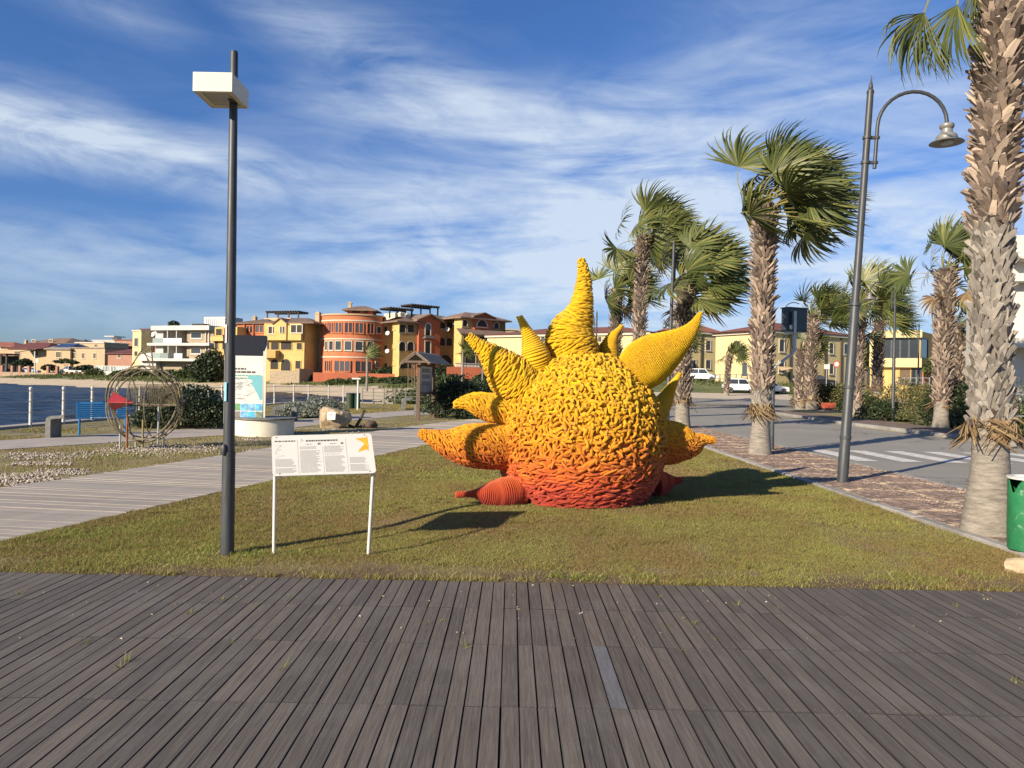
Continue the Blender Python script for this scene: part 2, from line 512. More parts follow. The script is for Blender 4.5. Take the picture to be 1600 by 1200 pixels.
m, n, l, p = mat_base('lawn_soil')
t = n.new('ShaderNodeTexCoord'); v = t.outputs['Object']
big = noise(n, l, v, .55, 5, .6)
c = ramp(n, l, big, [(.32, (.20, .135, .06)), (.5, (.20, .155, .055)), (.66, (.14, .145, .04))])
c = mixn(n, l, .55, c, ramp(n, l, noise(n, l, v, 28, 6, .7), [(.3, (.07, .05, .018)), (.7, (.34, .26, .12))]))
sp = n.new('ShaderNodeSeparateXYZ'); l.new(v, sp.inputs[0])
edge = mth(n, l, 'SUBTRACT', mth(n, l, 'ADD', 6.35, mth(n, l, 'MULTIPLY', mth(n, l, 'SUBTRACT', noise(n, l, v, 1.3, 5), .5), 1.1)), sp.outputs[1])
c = mixn(n, l, mth(n, l, 'MULTIPLY', edge, 3.0, True), c, ramp(n, l, noise(n, l, v, 30, 6, .7), [(.3, (.06, .038, .022)), (.7, (.17, .11, .06))]))
l.new(c, p.inputs['Base Color']); p.inputs['Roughness'].default_value = .95
bump(n, l, p, noise(n, l, v, 40, 6), .6, .03)
M['lawn'] = m

LAWN = [(5.0, 5.9)] + [(-5.15, 5.9)] + E1[2:] + [(5.0, 36.6)]
def sheet(name, poly, z, mat, th=.06):
    return struct(name, MB().prism(poly, z-th, z), mat)
MOUND = .117                     # the turf swells gently under the sculpture
def mound(x, y): return MOUND*sstep(3.0, 1.45, np.hypot((np.asarray(x)-.9)*.9, np.asarray(y)-9.58))
ys_ = np.concatenate([np.linspace(5.9, 14, 55), np.linspace(14.3, 36.6, 40)]); V_, F_ = [], []
ey, ex = [q[1] for q in E1], [q[0] for q in E1]
for y in ys_:
    xs_ = np.linspace(float(np.interp(y, ey, ex)), 5.0, 61)
    V_ += [(x, y, z) for x, z in zip(xs_, mound(xs_, np.full(61, y)))]
for i in range(len(ys_)-1): F_ += [(i*61+k, i*61+k+1, (i+1)*61+k+1, (i+1)*61+k) for k in range(60)]
mb = MB(); mb.v = V_; mb.f = F_; mb.m = [0]*len(F_)
struct('lawn', mb, M['lawn'], True)
STRIP_A = E2 + [(-1.0, 40.5)] + E3[::-1]
sheet('verge', STRIP_A, -.012, M['ground'])
STRIP_B = [(-14.45, 13.05)] + E4[2:] + [(-2.0, 50.2), (-12.4, 50.9), (-13.8, 49.4), (-14.45, 46)]
sheet('grass_strip', STRIP_B, -.012, M['ground'])

# ---- old plank path between the lawn and the verge
m, n, l, p = mat_base('path_plank')
t = n.new('ShaderNodeTexCoord')
mp = n.new('ShaderNodeMapping'); mp.inputs['Scale'].default_value = (.9, 9, 1); l.new(t.outputs['Object'], mp.inputs[0])
a = noise(n, l, mp.outputs[0], 2.2, 7, .65, .3)
c = ramp(n, l, a, [(.3, (.20, .175, .15)), (.5, (.33, .295, .25)), (.72, (.46, .42, .36))])
c = mixn(n, l, 1.0, c, ramp(n, l, vary(n, l), [(0, (.74, .74, .74)), (1, (1.08, 1.08, 1.08))]), 'MULTIPLY')
c = mixn(n, l, .5, c, ramp(n, l, noise(n, l, t.outputs['Object'], .5, 5), [(.35, (.22, .19, .16)), (.65, (.42, .38, .33))]))
l.new(c, p.inputs['Base Color']); p.inputs['Roughness'].default_value = .85
bump(n, l, p, a, .4, .02)
M['plank'] = m
path = sheet('path', E1 + E2[::-1], -.02, M['dark'])
def along(line, n_):
    L = [0]
    for a_, b_ in zip(line[:-1], line[1:]): L.append(L[-1]+math.hypot(b_[0]-a_[0], b_[1]-a_[1]))
    s = np.linspace(0, L[-1], n_)
    return np.stack([np.interp(s, L, [q[0] for q in line]), np.interp(s, L, [q[1] for q in line])], 1)
NPL = 236
pa1, pa2 = along(E1, NPL+1), along(E2, NPL+1)
for i in range(NPL):
    a0, a1, b0, b1 = Vector((*pa1[i], 0)), Vector((*pa1[i+1], 0)), Vector((*pa2[i], 0)), Vector((*pa2[i+1], 0))
    g_ = .04
    q = [a0.lerp(a1, g_), a0.lerp(a1, 1-g_), b0.lerp(b1, 1-g_), b0.lerp(b1, g_)]
    z = .008+random.uniform(-.004, .006); tl = random.uniform(-.004, .004)
    c_ = sum(q, Vector((0, 0, 0)))/4
    mb = MB()
    top = [Vector((v_.x, v_.y, z+(tl if k in (1, 2) else -tl))) for k, v_ in enumerate(q)]
    vs_ = [Vector((v_.x, v_.y, -.018)) for v_ in q]+top
    mb.add([v_-c_ for v_ in vs_], [(4, 5, 6, 7), (0, 1, 5, 4), (1, 2, 6, 5), (2, 3, 7, 6), (3, 0, 4, 7)])
    me = mesh_of('plank', mb)
    o = link('plank', me, M['plank'], path); o.location = c_

# concrete path behind
M['path2'] = pm('concrete_path', (.36, .32, .28), .9, .16, 1.6, bmp=.25)
p2o = sheet('footpath', E3 + E4[::-1], .0, M['path2'])

# sea wall
mb = MB(); mb.box(-14.95, -60, -2.6, -14.45, 46.2, .06)
for a_, b_ in (((-14.7, 46.2), (-14.05, 49.5)), ((-14.05, 49.5), (-12.5, 50.95)), ((-12.5, 50.95), (-8.2, 51.1))):
    mb.bar((a_[0], a_[1], -1.27), (b_[0], b_[1], -1.27), .5, 2.66)
tag(obj('sea_wall', mb, M['conc']), 'low pale concrete sea wall edging the grass along the water', 'wall')

# ---- boardwalk
m, n, l, p = mat_base('deck_board')
t = n.new('ShaderNodeTexCoord'); oi = n.new('ShaderNodeObjectInfo')
off = n.new('ShaderNodeCombineXYZ')
rnd = vary(n, l)
l.new(mth(n, l, 'MULTIPLY', rnd, 37.0), off.inputs[0]); l.new(mth(n, l, 'MULTIPLY', rnd, 91.0), off.inputs[1])
va = n.new('ShaderNodeVectorMath'); va.operation = 'ADD'; l.new(t.outputs['Object'], va.inputs[0]); l.new(off.outputs[0], va.inputs[1])
mp = n.new('ShaderNodeMapping'); mp.inputs['Scale'].default_value = (30, 1.3, 30); l.new(va.outputs[0], mp.inputs[0])
a = noise(n, l, mp.outputs[0], 2.6, 7, .66, .5)
c = ramp(n, l, a, [(.28, (.082, .071, .059)), (.5, (.122, .106, .089)), (.75, (.17, .15, .128))])
c = mixn(n, l, 1.0, c, ramp(n, l, rnd, [(0, (.80, .80, .81)), (.5, (.96, .95, .94)), (1, (1.13, 1.10, 1.07))]), 'MULTIPLY')
wp = n.new('ShaderNodeNewGeometry')
st = noise(n, l, wp.outputs['Position'], 1.6, 6, .65)
c = mixn(n, l, mth(n, l, 'MULTIPLY', mth(n, l, 'SUBTRACT', st, .5), 1.6, True), c, (.20, .185, .17))
st2 = noise(n, l, wp.outputs['Position'], 22, 5, .7)
c = mixn(n, l, mth(n, l, 'MULTIPLY', mth(n, l, 'SUBTRACT', st2, .62), 1.6, True), c, (.20, .185, .17))
l.new(c, p.inputs['Base Color'])
l.new(ramp(n, l, a, [(.3, (.62,)*3), (.7, (.82,)*3)]), p.inputs['Roughness'])
p.inputs['Specular IOR Level'].default_value = .3
bump(n, l, p, a, .55, .006)
M['board'] = m
M['board_new'] = pm('pale_board', (.14, .14, .145), .7, .25, 4, streak=(20, 1.5, 20), bmp=.2)
M['screw'] = pm('screw', (.26, .25, .23), .5, .2, 20, metal=.5)
rows = [2.74, 3.63, 4.49, 5.21, 5.90]
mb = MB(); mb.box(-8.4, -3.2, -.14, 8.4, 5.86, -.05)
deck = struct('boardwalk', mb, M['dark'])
PITCHB = .0905
def board_mb(y0, y1, x=0.0, jit=0.0):
    mb = MB(); w = .0424; h = .03; L = (y1-y0)/2-.0014; e = .002
    pr = [(-w, 0), (w, 0), (w, h-e), (w-e, h), (-w+e, h), (-w, h-e)]
    vs_ = [(x+a_, -L, b_) for a_, b_ in pr]+[(x+a_, L, b_) for a_, b_ in pr]
    mb.add(vs_, [(0, 1, 2, 3, 4, 5), (11, 10, 9, 8, 7, 6)]+[((k+1) % 6, k, k+6, (k+1) % 6+6) for k in range(6)])
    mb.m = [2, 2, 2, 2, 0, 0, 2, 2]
    for sx_ in (-.022, .022):
        for sy_ in (-L+.03, L-.03):
            vs_ = [(x+sx_+.0052*math.cos(k*PI/3), sy_+.0052*math.sin(k*PI/3), h+.0008) for k in range(6)]
            mb.add(vs_, [(0, 1, 2, 3, 4, 5)], 1)
    return mb
bm_cache = [mesh_of('board', board_mb(rows[k], rows[k+1])) for k in range(4)]
M['board_edge'] = pm('gap_shade_board_edge', (.022, .019, .017), .9, .2, 9)  # near black puts the gap shade into sides, ends and left bevel
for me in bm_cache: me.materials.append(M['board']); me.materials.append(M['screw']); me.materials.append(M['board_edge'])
stuff = MB(); cnt = 0
rb = random.Random(5)
for k in range(4):
    far_ = rows[k+1]
    for i in range(-90, 91):
        x = i*PITCHB + .02
        if abs(x) > 8.2: continue
        vis = abs(x) < far_*.695+.05
        z = -.03 + rb.uniform(-.0015, .0015)
        yc = (rows[k]+rows[k+1])/2
        if vis and cnt < 300:
            o = link('board', bm_cache[k], None, deck); cnt += 1
            o.location = (x+rb.uniform(-.0012, .0012), yc+rb.uniform(-.0008, .0008), z)
            o.rotation_euler = (rb.uniform(-.0012, .0012), rb.uniform(-.012, .012), rb.uniform(-.001, .001))
            if k == 1 and abs(x-.56) < PITCHB/2:
                me = bm_cache[k].copy(); me.materials[0] = M['board_new']; o.data = me
                o['label'] = 'paler grey replacement board'
        else:
            b_ = board_mb(rows[k], rows[k+1])
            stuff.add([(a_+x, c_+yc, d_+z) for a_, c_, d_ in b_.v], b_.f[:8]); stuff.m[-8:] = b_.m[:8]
y1 = rows[0]
while y1 > -3:
    y0 = y1-.88
    for i in range(-90, 91):
        x = i*PITCHB+.02; b_ = board_mb(y0, y1); z = -.03+rb.uniform(-.0015, .0015)
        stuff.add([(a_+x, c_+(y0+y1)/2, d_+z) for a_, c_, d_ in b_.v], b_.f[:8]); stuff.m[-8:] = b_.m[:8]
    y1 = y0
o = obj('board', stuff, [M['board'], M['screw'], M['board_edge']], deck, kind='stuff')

# ---- pavement of small setts with kerb, right of the lawn
M['sett'] = pm('sett_stone', (.235, .17, .135), .85, .3, 9, bmp=.2, piece=.5)
M['sett_pale'] = pm('pale_sett', (.46, .35, .24), .85, .2, 9, bmp=.2, piece=.3)
M['sandbed'] = pm('sand_joint', (.29, .21, .145), .95, .25, 7, bmp=.2, col2=(.21, .145, .10))
M['kerb'] = pm('kerb_stone_grey', (.30, .285, .26), .85, .2, 6, bmp=.3, piece=.25)
mb = MB(); mb.box(5.12, 2, -.1, 7.32, 52, .0)
pave = struct('pavement', mb, M['sandbed'])
W_ = 1.08; Rr = .72; pitch = .088
stones = []
for k in range(2):
    xc = 5.14 + W_*(k+.5)
    nrow = int(24/pitch)
    for j in range(nrow):
        yb = 5.6 + j*pitch
        half = math.asin(W_/2/Rr)
        ns = int(2*half*Rr/.088)
        for q in range(ns):
            th = -half + (q+.5)*2*half/ns + random.uniform(-.012, .012)
            u = Rr*math.sin(th); dy = Rr*math.cos(th)-Rr*math.cos(half)
            x, y = xc+u, yb+dy+random.uniform(-.006, .006)
            wob = .35*math.sin(k*2.1+yb*1.3)
            pale = ((j + int(wob*3)) % 11 in (0,)) or ((j % 11 in (1, 10)) and random.random() < .3)
            if q in (0, ns-1): pale = pale or random.random() < .55
            stones.append((x, y, -th, pale))
stones.sort(key=lambda s_: s_[1])
def sett_mb():
    mb = MB(); a_, b_ = .039, .039
    vs_ = [(-a_, -b_, 0), (a_, -b_, 0), (a_, b_, 0), (-a_, b_, 0)]
    top = [(sx_*(a_-.006)+random.uniform(-.004, .004), sy_*(b_-.006)+random.uniform(-.004, .004), .028) for sx_, sy_ in ((-1, -1), (1, -1), (1, 1), (-1, 1))]
    mid = [(sx_*a_, sy_*b_, .021) for sx_, sy_ in ((-1, -1), (1, -1), (1, 1), (-1, 1))]
    f = [(8, 9, 10, 11)]
    for k in range(4):
        f.append((k, (k+1) % 4, (k+1) % 4+4, k+4)); f.append((k+4, (k+1) % 4+4, (k+1) % 4+8, k+8))
    return mb.add(vs_+mid+top, f)
sm = [mesh_of('paving_stone', sett_mb()) for _ in range(5)]
sp_ = [x.copy() for x in sm]
for x in sm: x.materials.append(M['sett'])
for x in sp_: x.materials.append(M['sett_pale'])
sd, sl_ = MB(), MB(); cnt = 0
for (x, y, a_, pale) in stones:
    z = random.uniform(-.006, .002)
    if cnt < 300 and x < y*.685 and y > 7.4 and not (math.hypot(x-5.45, y-8.4) < .5):
        o = link('paving_stone', random.choice(sp_ if pale else sm), None, pave); cnt += 1
        o.location = (x, y, z); o.rotation_euler = (0, 0, a_)
    else:
        b_ = sett_mb(); ca, sa = math.cos(a_), math.sin(a_)
        (sl_ if pale else sd).add([(x+p_[0]*ca-p_[1]*sa, y+p_[0]*sa+p_[1]*ca, z+p_[2]) for p_ in b_.v], b_.f)
obj('paving_stone', sd, M['sett'], pave, kind='stuff')
obj('paving_stone', sl_, M['sett_pale'], pave, kind='stuff')
km = MB(); e = .012
km.add([(-.065, -.498, -.12), (.065, -.498, -.12), (.065, .498, -.12), (-.065, .498, -.12), (-.065, -.498, .03), (.065, -.498, .03), (.065, .498, .03), (-.065, .498, .03),
        (-.065+e, -.498+e, .042), (.065-e, -.498+e, .042), (.065-e, .498-e, .042), (-.065+e, .498-e, .042)],
       [(8, 9, 10, 11)]+[(k, (k+1) % 4, (k+1) % 4+4, k+4) for k in range(4)]+[(k+4, (k+1) % 4+4, (k+1) % 4+8, k+8) for k in range(4)])
kme = mesh_of('kerb_stone', km); kme.materials.append(M['kerb'])
for i in range(46):
    o = link('kerb_stone', kme, None, pave)
    o.location = (5.065+random.uniform(-.005, .005), 4.6+i, random.uniform(-.004, .004)); o.rotation_euler = (0, 0, random.uniform(-.004, .004))
for i in range(46):
    o = link('kerb_stone', kme, None, pave)
    o.location = (7.385, 4.6+i, -.02); o.scale = (1, 1, 1)

# ---- road
m, n, l, p = mat_base('asphalt')
t = n.new('ShaderNodeTexCoord'); v = t.outputs['Object']
c = ramp(n, l, noise(n, l, v, .45, 6, .6), [(.3, (.225, .21, .18)), (.7, (.29, .272, .235))])
c = mixn(n, l, .35, c, ramp(n, l, noise(n, l, v, 60, 4, .7), [(.3, (.15, .14, .12)), (.7, (.36, .34, .30))]))
vo = n.new('ShaderNodeTexVoronoi'); vo.feature = 'DISTANCE_TO_EDGE'; vo.inputs['Scale'].default_value = .28
wp_ = n.new('ShaderNodeVectorMath'); wp_.operation = 'ADD'; nzc = n.new('ShaderNodeTexNoise'); nzc.inputs['Scale'].default_value = .9; nzc.inputs['Detail'].default_value = 6
l.new(v, nzc.inputs['Vector']); l.new(v, wp_.inputs[0]); l.new(nzc.outputs[1], wp_.inputs[1]); l.new(wp_.outputs[0], vo.inputs['Vector'])
c = mixn(n, l, mth(n, l, 'MULTIPLY', mth(n, l, 'LESS_THAN', vo.outputs[0], .006), .5), c, (.09, .085, .075))
pt_ = noise(n, l, v, .18, 2, .4)
c = mixn(n, l, mth(n, l, 'MULTIPLY', mth(n, l, 'SUBTRACT', pt_, .52), 6, True), c, mixn(n, l, 1.0, c, (.86, .86, .87), 'MULTIPLY'))
l.new(c, p.inputs['Base Color']); p.inputs['Roughness'].default_value = .88
bump(n, l, p, noise(n, l, v, 80, 3), .3, .01)
M['asphalt'] = m
def drape(name, rows_, mat, dz, kind='structure', nx_=6):     # rows of (xa, xb, y): strip that follows the ground
    V_, F_ = [], []
    for (xa, xb, y) in rows_:
        xs = np.linspace(xa, xb, nx_+1)
        zs = tz(xs, np.full(nx_+1, y))
        V_ += [(x, y, z+.10*(1-float(sstep(50, 56, y)))+dz) for x, z in zip(xs, zs)]
    for i in range(len(rows_)-1):
        for k in range(nx_):
            a_ = i*(nx_+1)+k
            F_.append((a_, a_+1, a_+nx_+2, a_+nx_+1))
    mb = MB(); mb.v = V_; mb.f = F_; mb.m = [0]*len(F_)
    o = obj(name, mb, mat, None, True)
    if kind: o['kind'] = kind
    return o
road = drape('road', [(7.46, 15.0+max(0, (y-34))*.10, y) for y in np.linspace(-8, 50, 30)] + [(7.46-(y-50)*1.2, 17.0+(y-50)*1.3, y) for y in np.linspace(51, 61, 6)] , M['asphalt'], .0)
drape('cross_road', [(-4+(y-60)*.3, 90, y) for y in np.linspace(61.2, 72, 8)], M['asphalt'], .012, nx_=24)
M['sandlot'] = pm('pale_gravel_lot', (.50, .42, .31), .95, .12, 1.2, bmp=.3)
drape('sand_lot', [(-2+(y-72)*.4, 80, y) for y in np.linspace(72.1, 86, 8)], M['sandlot'], .02, nx_=24)
M['road_paint'] = pm('road_paint', (.50, .48, .44), .8, .2, 5, col2=(.64, .62, .58))
M['yellow_paint'] = pm('yellow_line', (.52, .40, .14), .8, .15, 6)
mb = MB()
for x in (7.72, 8.72, 9.72, 10.72, 11.72, 12.72, 13.72):
    mb.add([(x, 16.4, .006), (x+.5, 16.4, .006), (x+.5, 19.2, .006), (x, 19.2, .006)], [(0, 1, 2, 3)])
tag(obj('crosswalk', mb, M['road_paint']), kind='structure')
mb = MB()
for a_, b_ in zip(range(21, 48, 3), range(24, 51, 3)):
    fx = lambda y: 14.62+max(0, (y-34))*.10
    mb.add([(fx(a_), a_, .006), (fx(a_)+.14, a_, .006), (fx(b_)+.14, b_, .006), (fx(b_), b_, .006)], [(0, 1, 2, 3)])
tag(obj('road_line', mb, M['yellow_paint']), kind='structure')
# far pavement and bed
def fx2(y): return 15.0+max(0, (y-34))*.10
FP = [(fx2(y), y) for y in (4, 20, 34, 40, 46, 50)]
mb = MB(); mb.prism([(x+.16, y) for x, y in FP] + [(17.6, 50), (17.4, 4)], -.1, .12)
M['dark_sett'] = pm('dark_sett_paving', (.17, .125, .10), .9, .35, 5, bmp=.5)
pave2 = struct('far_pavement', mb, M['dark_sett'])
for i in range(46):
    y = 4.6+i
    if 15.9 < y < 19.8: continue
    o = link('kerb_stone', kme, None, pave2)
    o.location = (fx2(y)+.075, y, .085); o.rotation_euler = (0, 0, -.1 if y > 34 else 0)
mb = MB(); mb.prism([(17.4, 4), (17.6, 50), (60, 50), (60, 4)], -.12, .06)
struct('planting_bed', mb, M['ground'])

# ---- grass blades
GR = {}
m, n, l, p = mat_base('grass_blade')
t = n.new('ShaderNodeTexCoord'); v = t.outputs['Object']
big = noise(n, l, v, .55, 5, .6)
rnd = vary(n, l)
big2 = noise(n, l, v, 2.3, 4, .6)
k = mth(n, l, 'ADD', mth(n, l, 'ADD', mth(n, l, 'MULTIPLY', big, 1.9), mth(n, l, 'MULTIPLY', big2, .7)), mth(n, l, 'MULTIPLY', rnd, .8))
c = ramp(n, l, mth(n, l, 'SUBTRACT', k, 1.20), [(.10, (.26, .17, .08)), (.36, (.33, .25, .095)), (.56, (.27, .25, .066)), (.76, (.19, .23, .045)), (1, (.36, .37, .10))])
l.new(c, p.inputs['Base Color']); p.inputs['Roughness'].default_value = .6; p.inputs['Specular IOR Level'].default_value = .25
tr = n.new('ShaderNodeBsdfTranslucent'); l.new(c, tr.inputs[0]); mx = n.new('ShaderNodeMixShader'); mx.inputs[0].default_value = .3
l.new(p.outputs[0], mx.inputs[1]); l.new(tr.outputs[0], mx.inputs[2]); l.new(mx.outputs[0], n['Material Output'].inputs[0])
M['grass'] = m
def blades(pts, h, w, lean=.5, seed=0):
    r = np.random.default_rng(seed); k = len(pts)
    a = r.uniform(0, 2*PI, k); hh = h*r.uniform(.45, 1.15, k) if np.isscalar(h) else h*r.uniform(.45, 1.15, k)
    ww = w*r.uniform(.7, 1.3, k)
    b = np.stack([pts[:, 0], pts[:, 1], pts[:, 2]], 1)
    d = np.stack([np.cos(a)*ww, np.sin(a)*ww, np.zeros(k)], 1)
    la = r.uniform(0, 2*PI, k); lr = r.uniform(0, lean, k)*hh*1.3
    tip = b+np.stack([np.cos(la)*lr+.12*hh, np.sin(la)*lr, hh], 1)
    V_ = np.stack([b-d, b+d, tip], 1).reshape(-1, 3)
    return V_
def scatter(poly, n_, ylo, yhi, seed, keep=None, z=0.0):
    r = np.random.default_rng(seed)
    xs = [q[0] for q in poly]
    x = r.uniform(min(xs), max(xs), n_); y = r.uniform(ylo, yhi, n_)
    ok = in_poly(x, y, poly) & (np.abs(x) < y*.72+.6)
    x, y = x[ok], y[ok]
    if keep is not None:
        k = keep(x, y, r); x, y = x[k], y[k]
    return np.stack([x, y, np.full(len(x), z)], 1)
def lawn_keep(x, y, r):
    bare = np.maximum(sstep(0, 1, (6.45+(vnoise(x, y, 1.2, 77)-.5)*1.7-y)/.4), .75*sstep(.60, .72, vnoise(x, y, .9, 123)))
    bare = np.maximum(bare, 1.1*np.exp(-(((x+2.50)/.30)**2+((y-6.66)/.22)**2)))
    for bx, by in ((1.3, 6.35), (.3, 6.2), (2.1, 6.3), (-.9, 6.3)): bare = np.maximum(bare, np.exp(-(((x-bx)/.55)**2+((y-by)/.16)**2))*1.1*(vnoise(x, y, .25, 3) > .4))
    return r.uniform(0, 1, len(x)) > bare*.86
Vs = []
for (a_, b_, n_, h, w) in ((5.86, 8.5, 330000, .019, .0030), (8.5, 12, 260000, .021, .0042), (12, 19, 190000, .028, .007), (19, 36, 120000, .04, .012)):
    pts = scatter(LAWN, n_, a_, b_, int(a_*10), lawn_keep)
    pts[:, 2] = mound(pts[:, 0], pts[:, 1])
    tall = vnoise(pts[:, 0], pts[:, 1], 1.7, 5)
    leftpatch = np.exp(-((pts[:, 0]+3.6)**2+(pts[:, 1]-7.4)**2)/1.2)
    Vs.append(blades(pts, h*(.55+.8*tall+2.4*leftpatch*vnoise(pts[:, 0], pts[:, 1], .3, 9)+.9*(vnoise(pts[:, 0], pts[:, 1], .22, 19) > .68)), w, 1.5, seed=int(a_)))
V = np.concatenate(Vs)
o = link('grass', mesh_np('grass', V, np.arange(len(V)).reshape(-1, 3)), M['grass'])
tag(o, 'short patchy green and brown turf of the lawn around the yellow sculpture', 'grass', kind='stuff')
# brighter clumps of longer grass
r = np.random.default_rng(31); cl = []
for (px, py, sp_, k) in [(70, 845, .22, 900), (110, 838, .3, 1500), (150, 832, .3, 1500), (205, 835, .35, 1600), (250, 820, .3, 1200), (165, 855, .25, 900), (235, 850, .2, 700), (320, 768, .2, 600), (500, 683+38, .3, 500), (395, 868, .15, 500), (490, 866, .2, 500), (880, 900, .1, 260), (920, 905, .12, 260), (1000, 903, .12, 220), (1420, 905, .25, 500), (1530, 900, .2, 500), (1110, 770, .5, 700), (1200, 800, .5, 700)]:
    g_ = G(px, py); a = r.uniform(0, 2*PI, k); d_ = sp_*np.sqrt(r.uniform(0, 1, k))
    q = np.stack([g_.x+np.cos(a)*d_*1.5, g_.y+np.sin(a)*d_*.8, np.zeros(k)], 1)
    q = q[(vnoise(q[:, 0], q[:, 1], .12, 4) > .42) & (q[:, 1] > 5.93) & in_poly(q[:, 0], q[:, 1], LAWN)]; cl.append(q)
q = np.concatenate(cl); V = blades(q, .042, .0034, 1.3, seed=8)
o = link('grass_clumps', mesh_np('grass_clumps', V, np.arange(len(V)).reshape(-1, 3)), leafmat('fresh_blade', (.17, .19, .04), (.23, .25, .055), (.36, .36, .11), .3))
tag(o, 'brighter clumps of fresh longer grass in the lawn, most of them left of the lamp post', 'grass', kind='stuff')
# rough grass on the verges
Vs = []
def verge_keep(x, y, r):
    g1 = vnoise(x, y, 1.6, 15); return r.uniform(0, 1, len(x)) < sstep(.42, .62, g1)
for poly, (a_, b_, n_, h, w), sd_ in ((STRIP_A, (7, 16, 110000, .042, .005), 1), (STRIP_A, (16, 40, 60000, .05, .010), 2), (STRIP_B, (13, 30, 90000, .045, .008), 3), (STRIP_B, (30, 50, 50000, .06, .014), 4)):
    pts = scatter(poly, n_, a_, b_, 100+sd_, verge_keep, -.012)
    Vs.append(blades(pts, h, w, .7, seed=sd_))
V = np.concatenate(Vs)
o = link('verge_grass', mesh_np('verge_grass', V, np.arange(len(V)).reshape(-1, 3)), M['grass'])
tag(o, 'rough tufts of grass on the verges beside the two paths', 'grass', kind='stuff')
# grass and scrub on the banks in front of the houses and beyond the sand lot
M['scrub'] = leafmat('scrub_leaf', (.03, .045, .018), (.055, .075, .025), (.12, .13, .05), .2)
r = np.random.default_rng(4)
x = r.uniform(-150, 70, 150000); y = r.uniform(70, 185, 150000); z = tz(x, y)
s = seg_dist(x, y, SHORE)
k = (np.abs(x) < y*.72) & ~in_poly(x, y, SEA) & (((x < 2) & (s > 7) & (z > .42)) | ((x >= 2) & (y > 87) & (y < 99))) & (r.uniform(0, 1, len(x)) < sstep(.4, .6, vnoise(x, y, 7, 8)))
pts = np.stack([x[k], y[k], z[k]], 1)
V = blades(pts, .45, .10, .9, seed=3)
o = link('bank_grass', mesh_np('bank_grass', V, np.arange(len(V)).reshape(-1, 3)), leafmat('bank_blade', (.06, .085, .02), (.10, .125, .03), (.18, .17, .06), .25))
tag(o, 'long green grass on the banks below the far houses', 'grass', kind='stuff')
# pebbles
k = 24000
x = rng.uniform(-13, -3, k*3); y = rng.uniform(9, 24, k*3)
dens = np.exp(-(((x+8.4)/1.9)**2+((y-12.0)/1.8)**2))*1.8 + .5*np.exp(-(((x+7.3)/1.2)**2+((y-16.2)/1.2)**2)) + .3*(vnoise(x, y, 1.6, 15) < .45) + .5*np.exp(-(((x+4.9)/.9)**2+((y-25.5)/1.6)**2))
ok = in_poly(x, y, STRIP_A) & (rng.uniform(0, 1, k*3) < dens*sstep(.62, .45, vnoise(x, y, 1.2, 25)))
x, y = x[ok], y[ok]
sz = rng.uniform(.012, .034, len(x))
octa = np.array([(1, 0, 0), (-1, 0, 0), (0, 1, 0), (0, -1, 0), (0, 0, .8), (0, 0, -.4)], float)
of = np.array([(0, 2, 4), (2, 1, 4), (1, 3, 4), (3, 0, 4), (2, 0, 5), (1, 2, 5), (3, 1, 5), (0, 3, 5)])
V = octa[None]*sz[:, None, None]*rng.uniform(.6, 1.3, (len(x), 6, 1)) + np.stack([x, y, np.full(len(x), .0)], 1)[:, None, :]
Fc = (of[None]+(np.arange(len(x))*6)[:, None, None]).reshape(-1, 3)
M['pebble'] = pm('pebble', (.45, .385, .31), .9, .2, 20, piece=.5)
o = link('pebbles', mesh_np('pebbles', V.reshape(-1, 3), Fc), M['pebble'])
tag(o, 'pale pebbles scattered through the grass verge beside the plank path', 'gravel', kind='stuff')
# ================================================================== SUN SCULPTURE
K = .93
SC = Vector((.97*K, 10.3*K, .117))
sculpt = thing('sun_sculpture', 'huge knitted rope sun in yellow fading to red with curling spikes on the lawn', 'sculpture', SC)
def ropemat(name, fine=160, strength=.5, lift=0.0):
    m, n, l, p = mat_base(name)
    t = n.new('ShaderNodeTexCoord'); t.object = sculpt
    sp = n.new('ShaderNodeSeparateXYZ'); l.new(t.outputs['Object'], sp.inputs[0])
    rnd = vary(n, l)
    z = mth(n, l, 'ADD', mth(n, l, 'SUBTRACT', sp.outputs[2], .10-lift), mth(n, l, 'MULTIPLY', mth(n, l, 'SUBTRACT', rnd, .5), .26))
    z = mth(n, l, 'ADD', mth(n, l, 'ADD', z, .05), mth(n, l, 'MULTIPLY', mth(n, l, 'SUBTRACT', noise(n, l, t.outputs['Object'], 2.0, 3), .5), .35))
    c = ramp(n, l, mth(n, l, 'DIVIDE', z, 2.0), [(.03, (.45, .055, .03)), (.12, (.62, .095, .028)), (.24, (.73, .19, .02)), (.40, (.77, .345, .012)), (.56, (.80, .44, .012)), (.76, (.83, .52, .010))])
    c = mixn(n, l, 1.0, c, ramp(n, l, rnd, [(0, (.62, .56, .5)), (.6, (.84, .82, .9)), (1, (.92, .92, .9))]), 'MULTIPLY')
    l.new(c, p.inputs['Base Color'])
    p.inputs['Roughness'].default_value = .82; p.inputs['Specular IOR Level'].default_value = .18
    p.inputs['Sheen Weight'].default_value = .15
    wv = n.new('ShaderNodeTexWave'); wv.wave_type = 'BANDS'; wv.bands_direction = 'DIAGONAL'
    wv.inputs['Scale'].default_value = fine; wv.inputs['Distortion'].default_value = 3; wv.inputs['Detail'].default_value = 2
    l.new(t.outputs['Object'], wv.inputs[0])
    bump(n, l, p, wv.outputs[1], strength, .004)
    return m
M['rope'] = ropemat('knitted_rope', 70)
M['rope_warm'] = ropemat('orange_rope', 70, lift=.16)
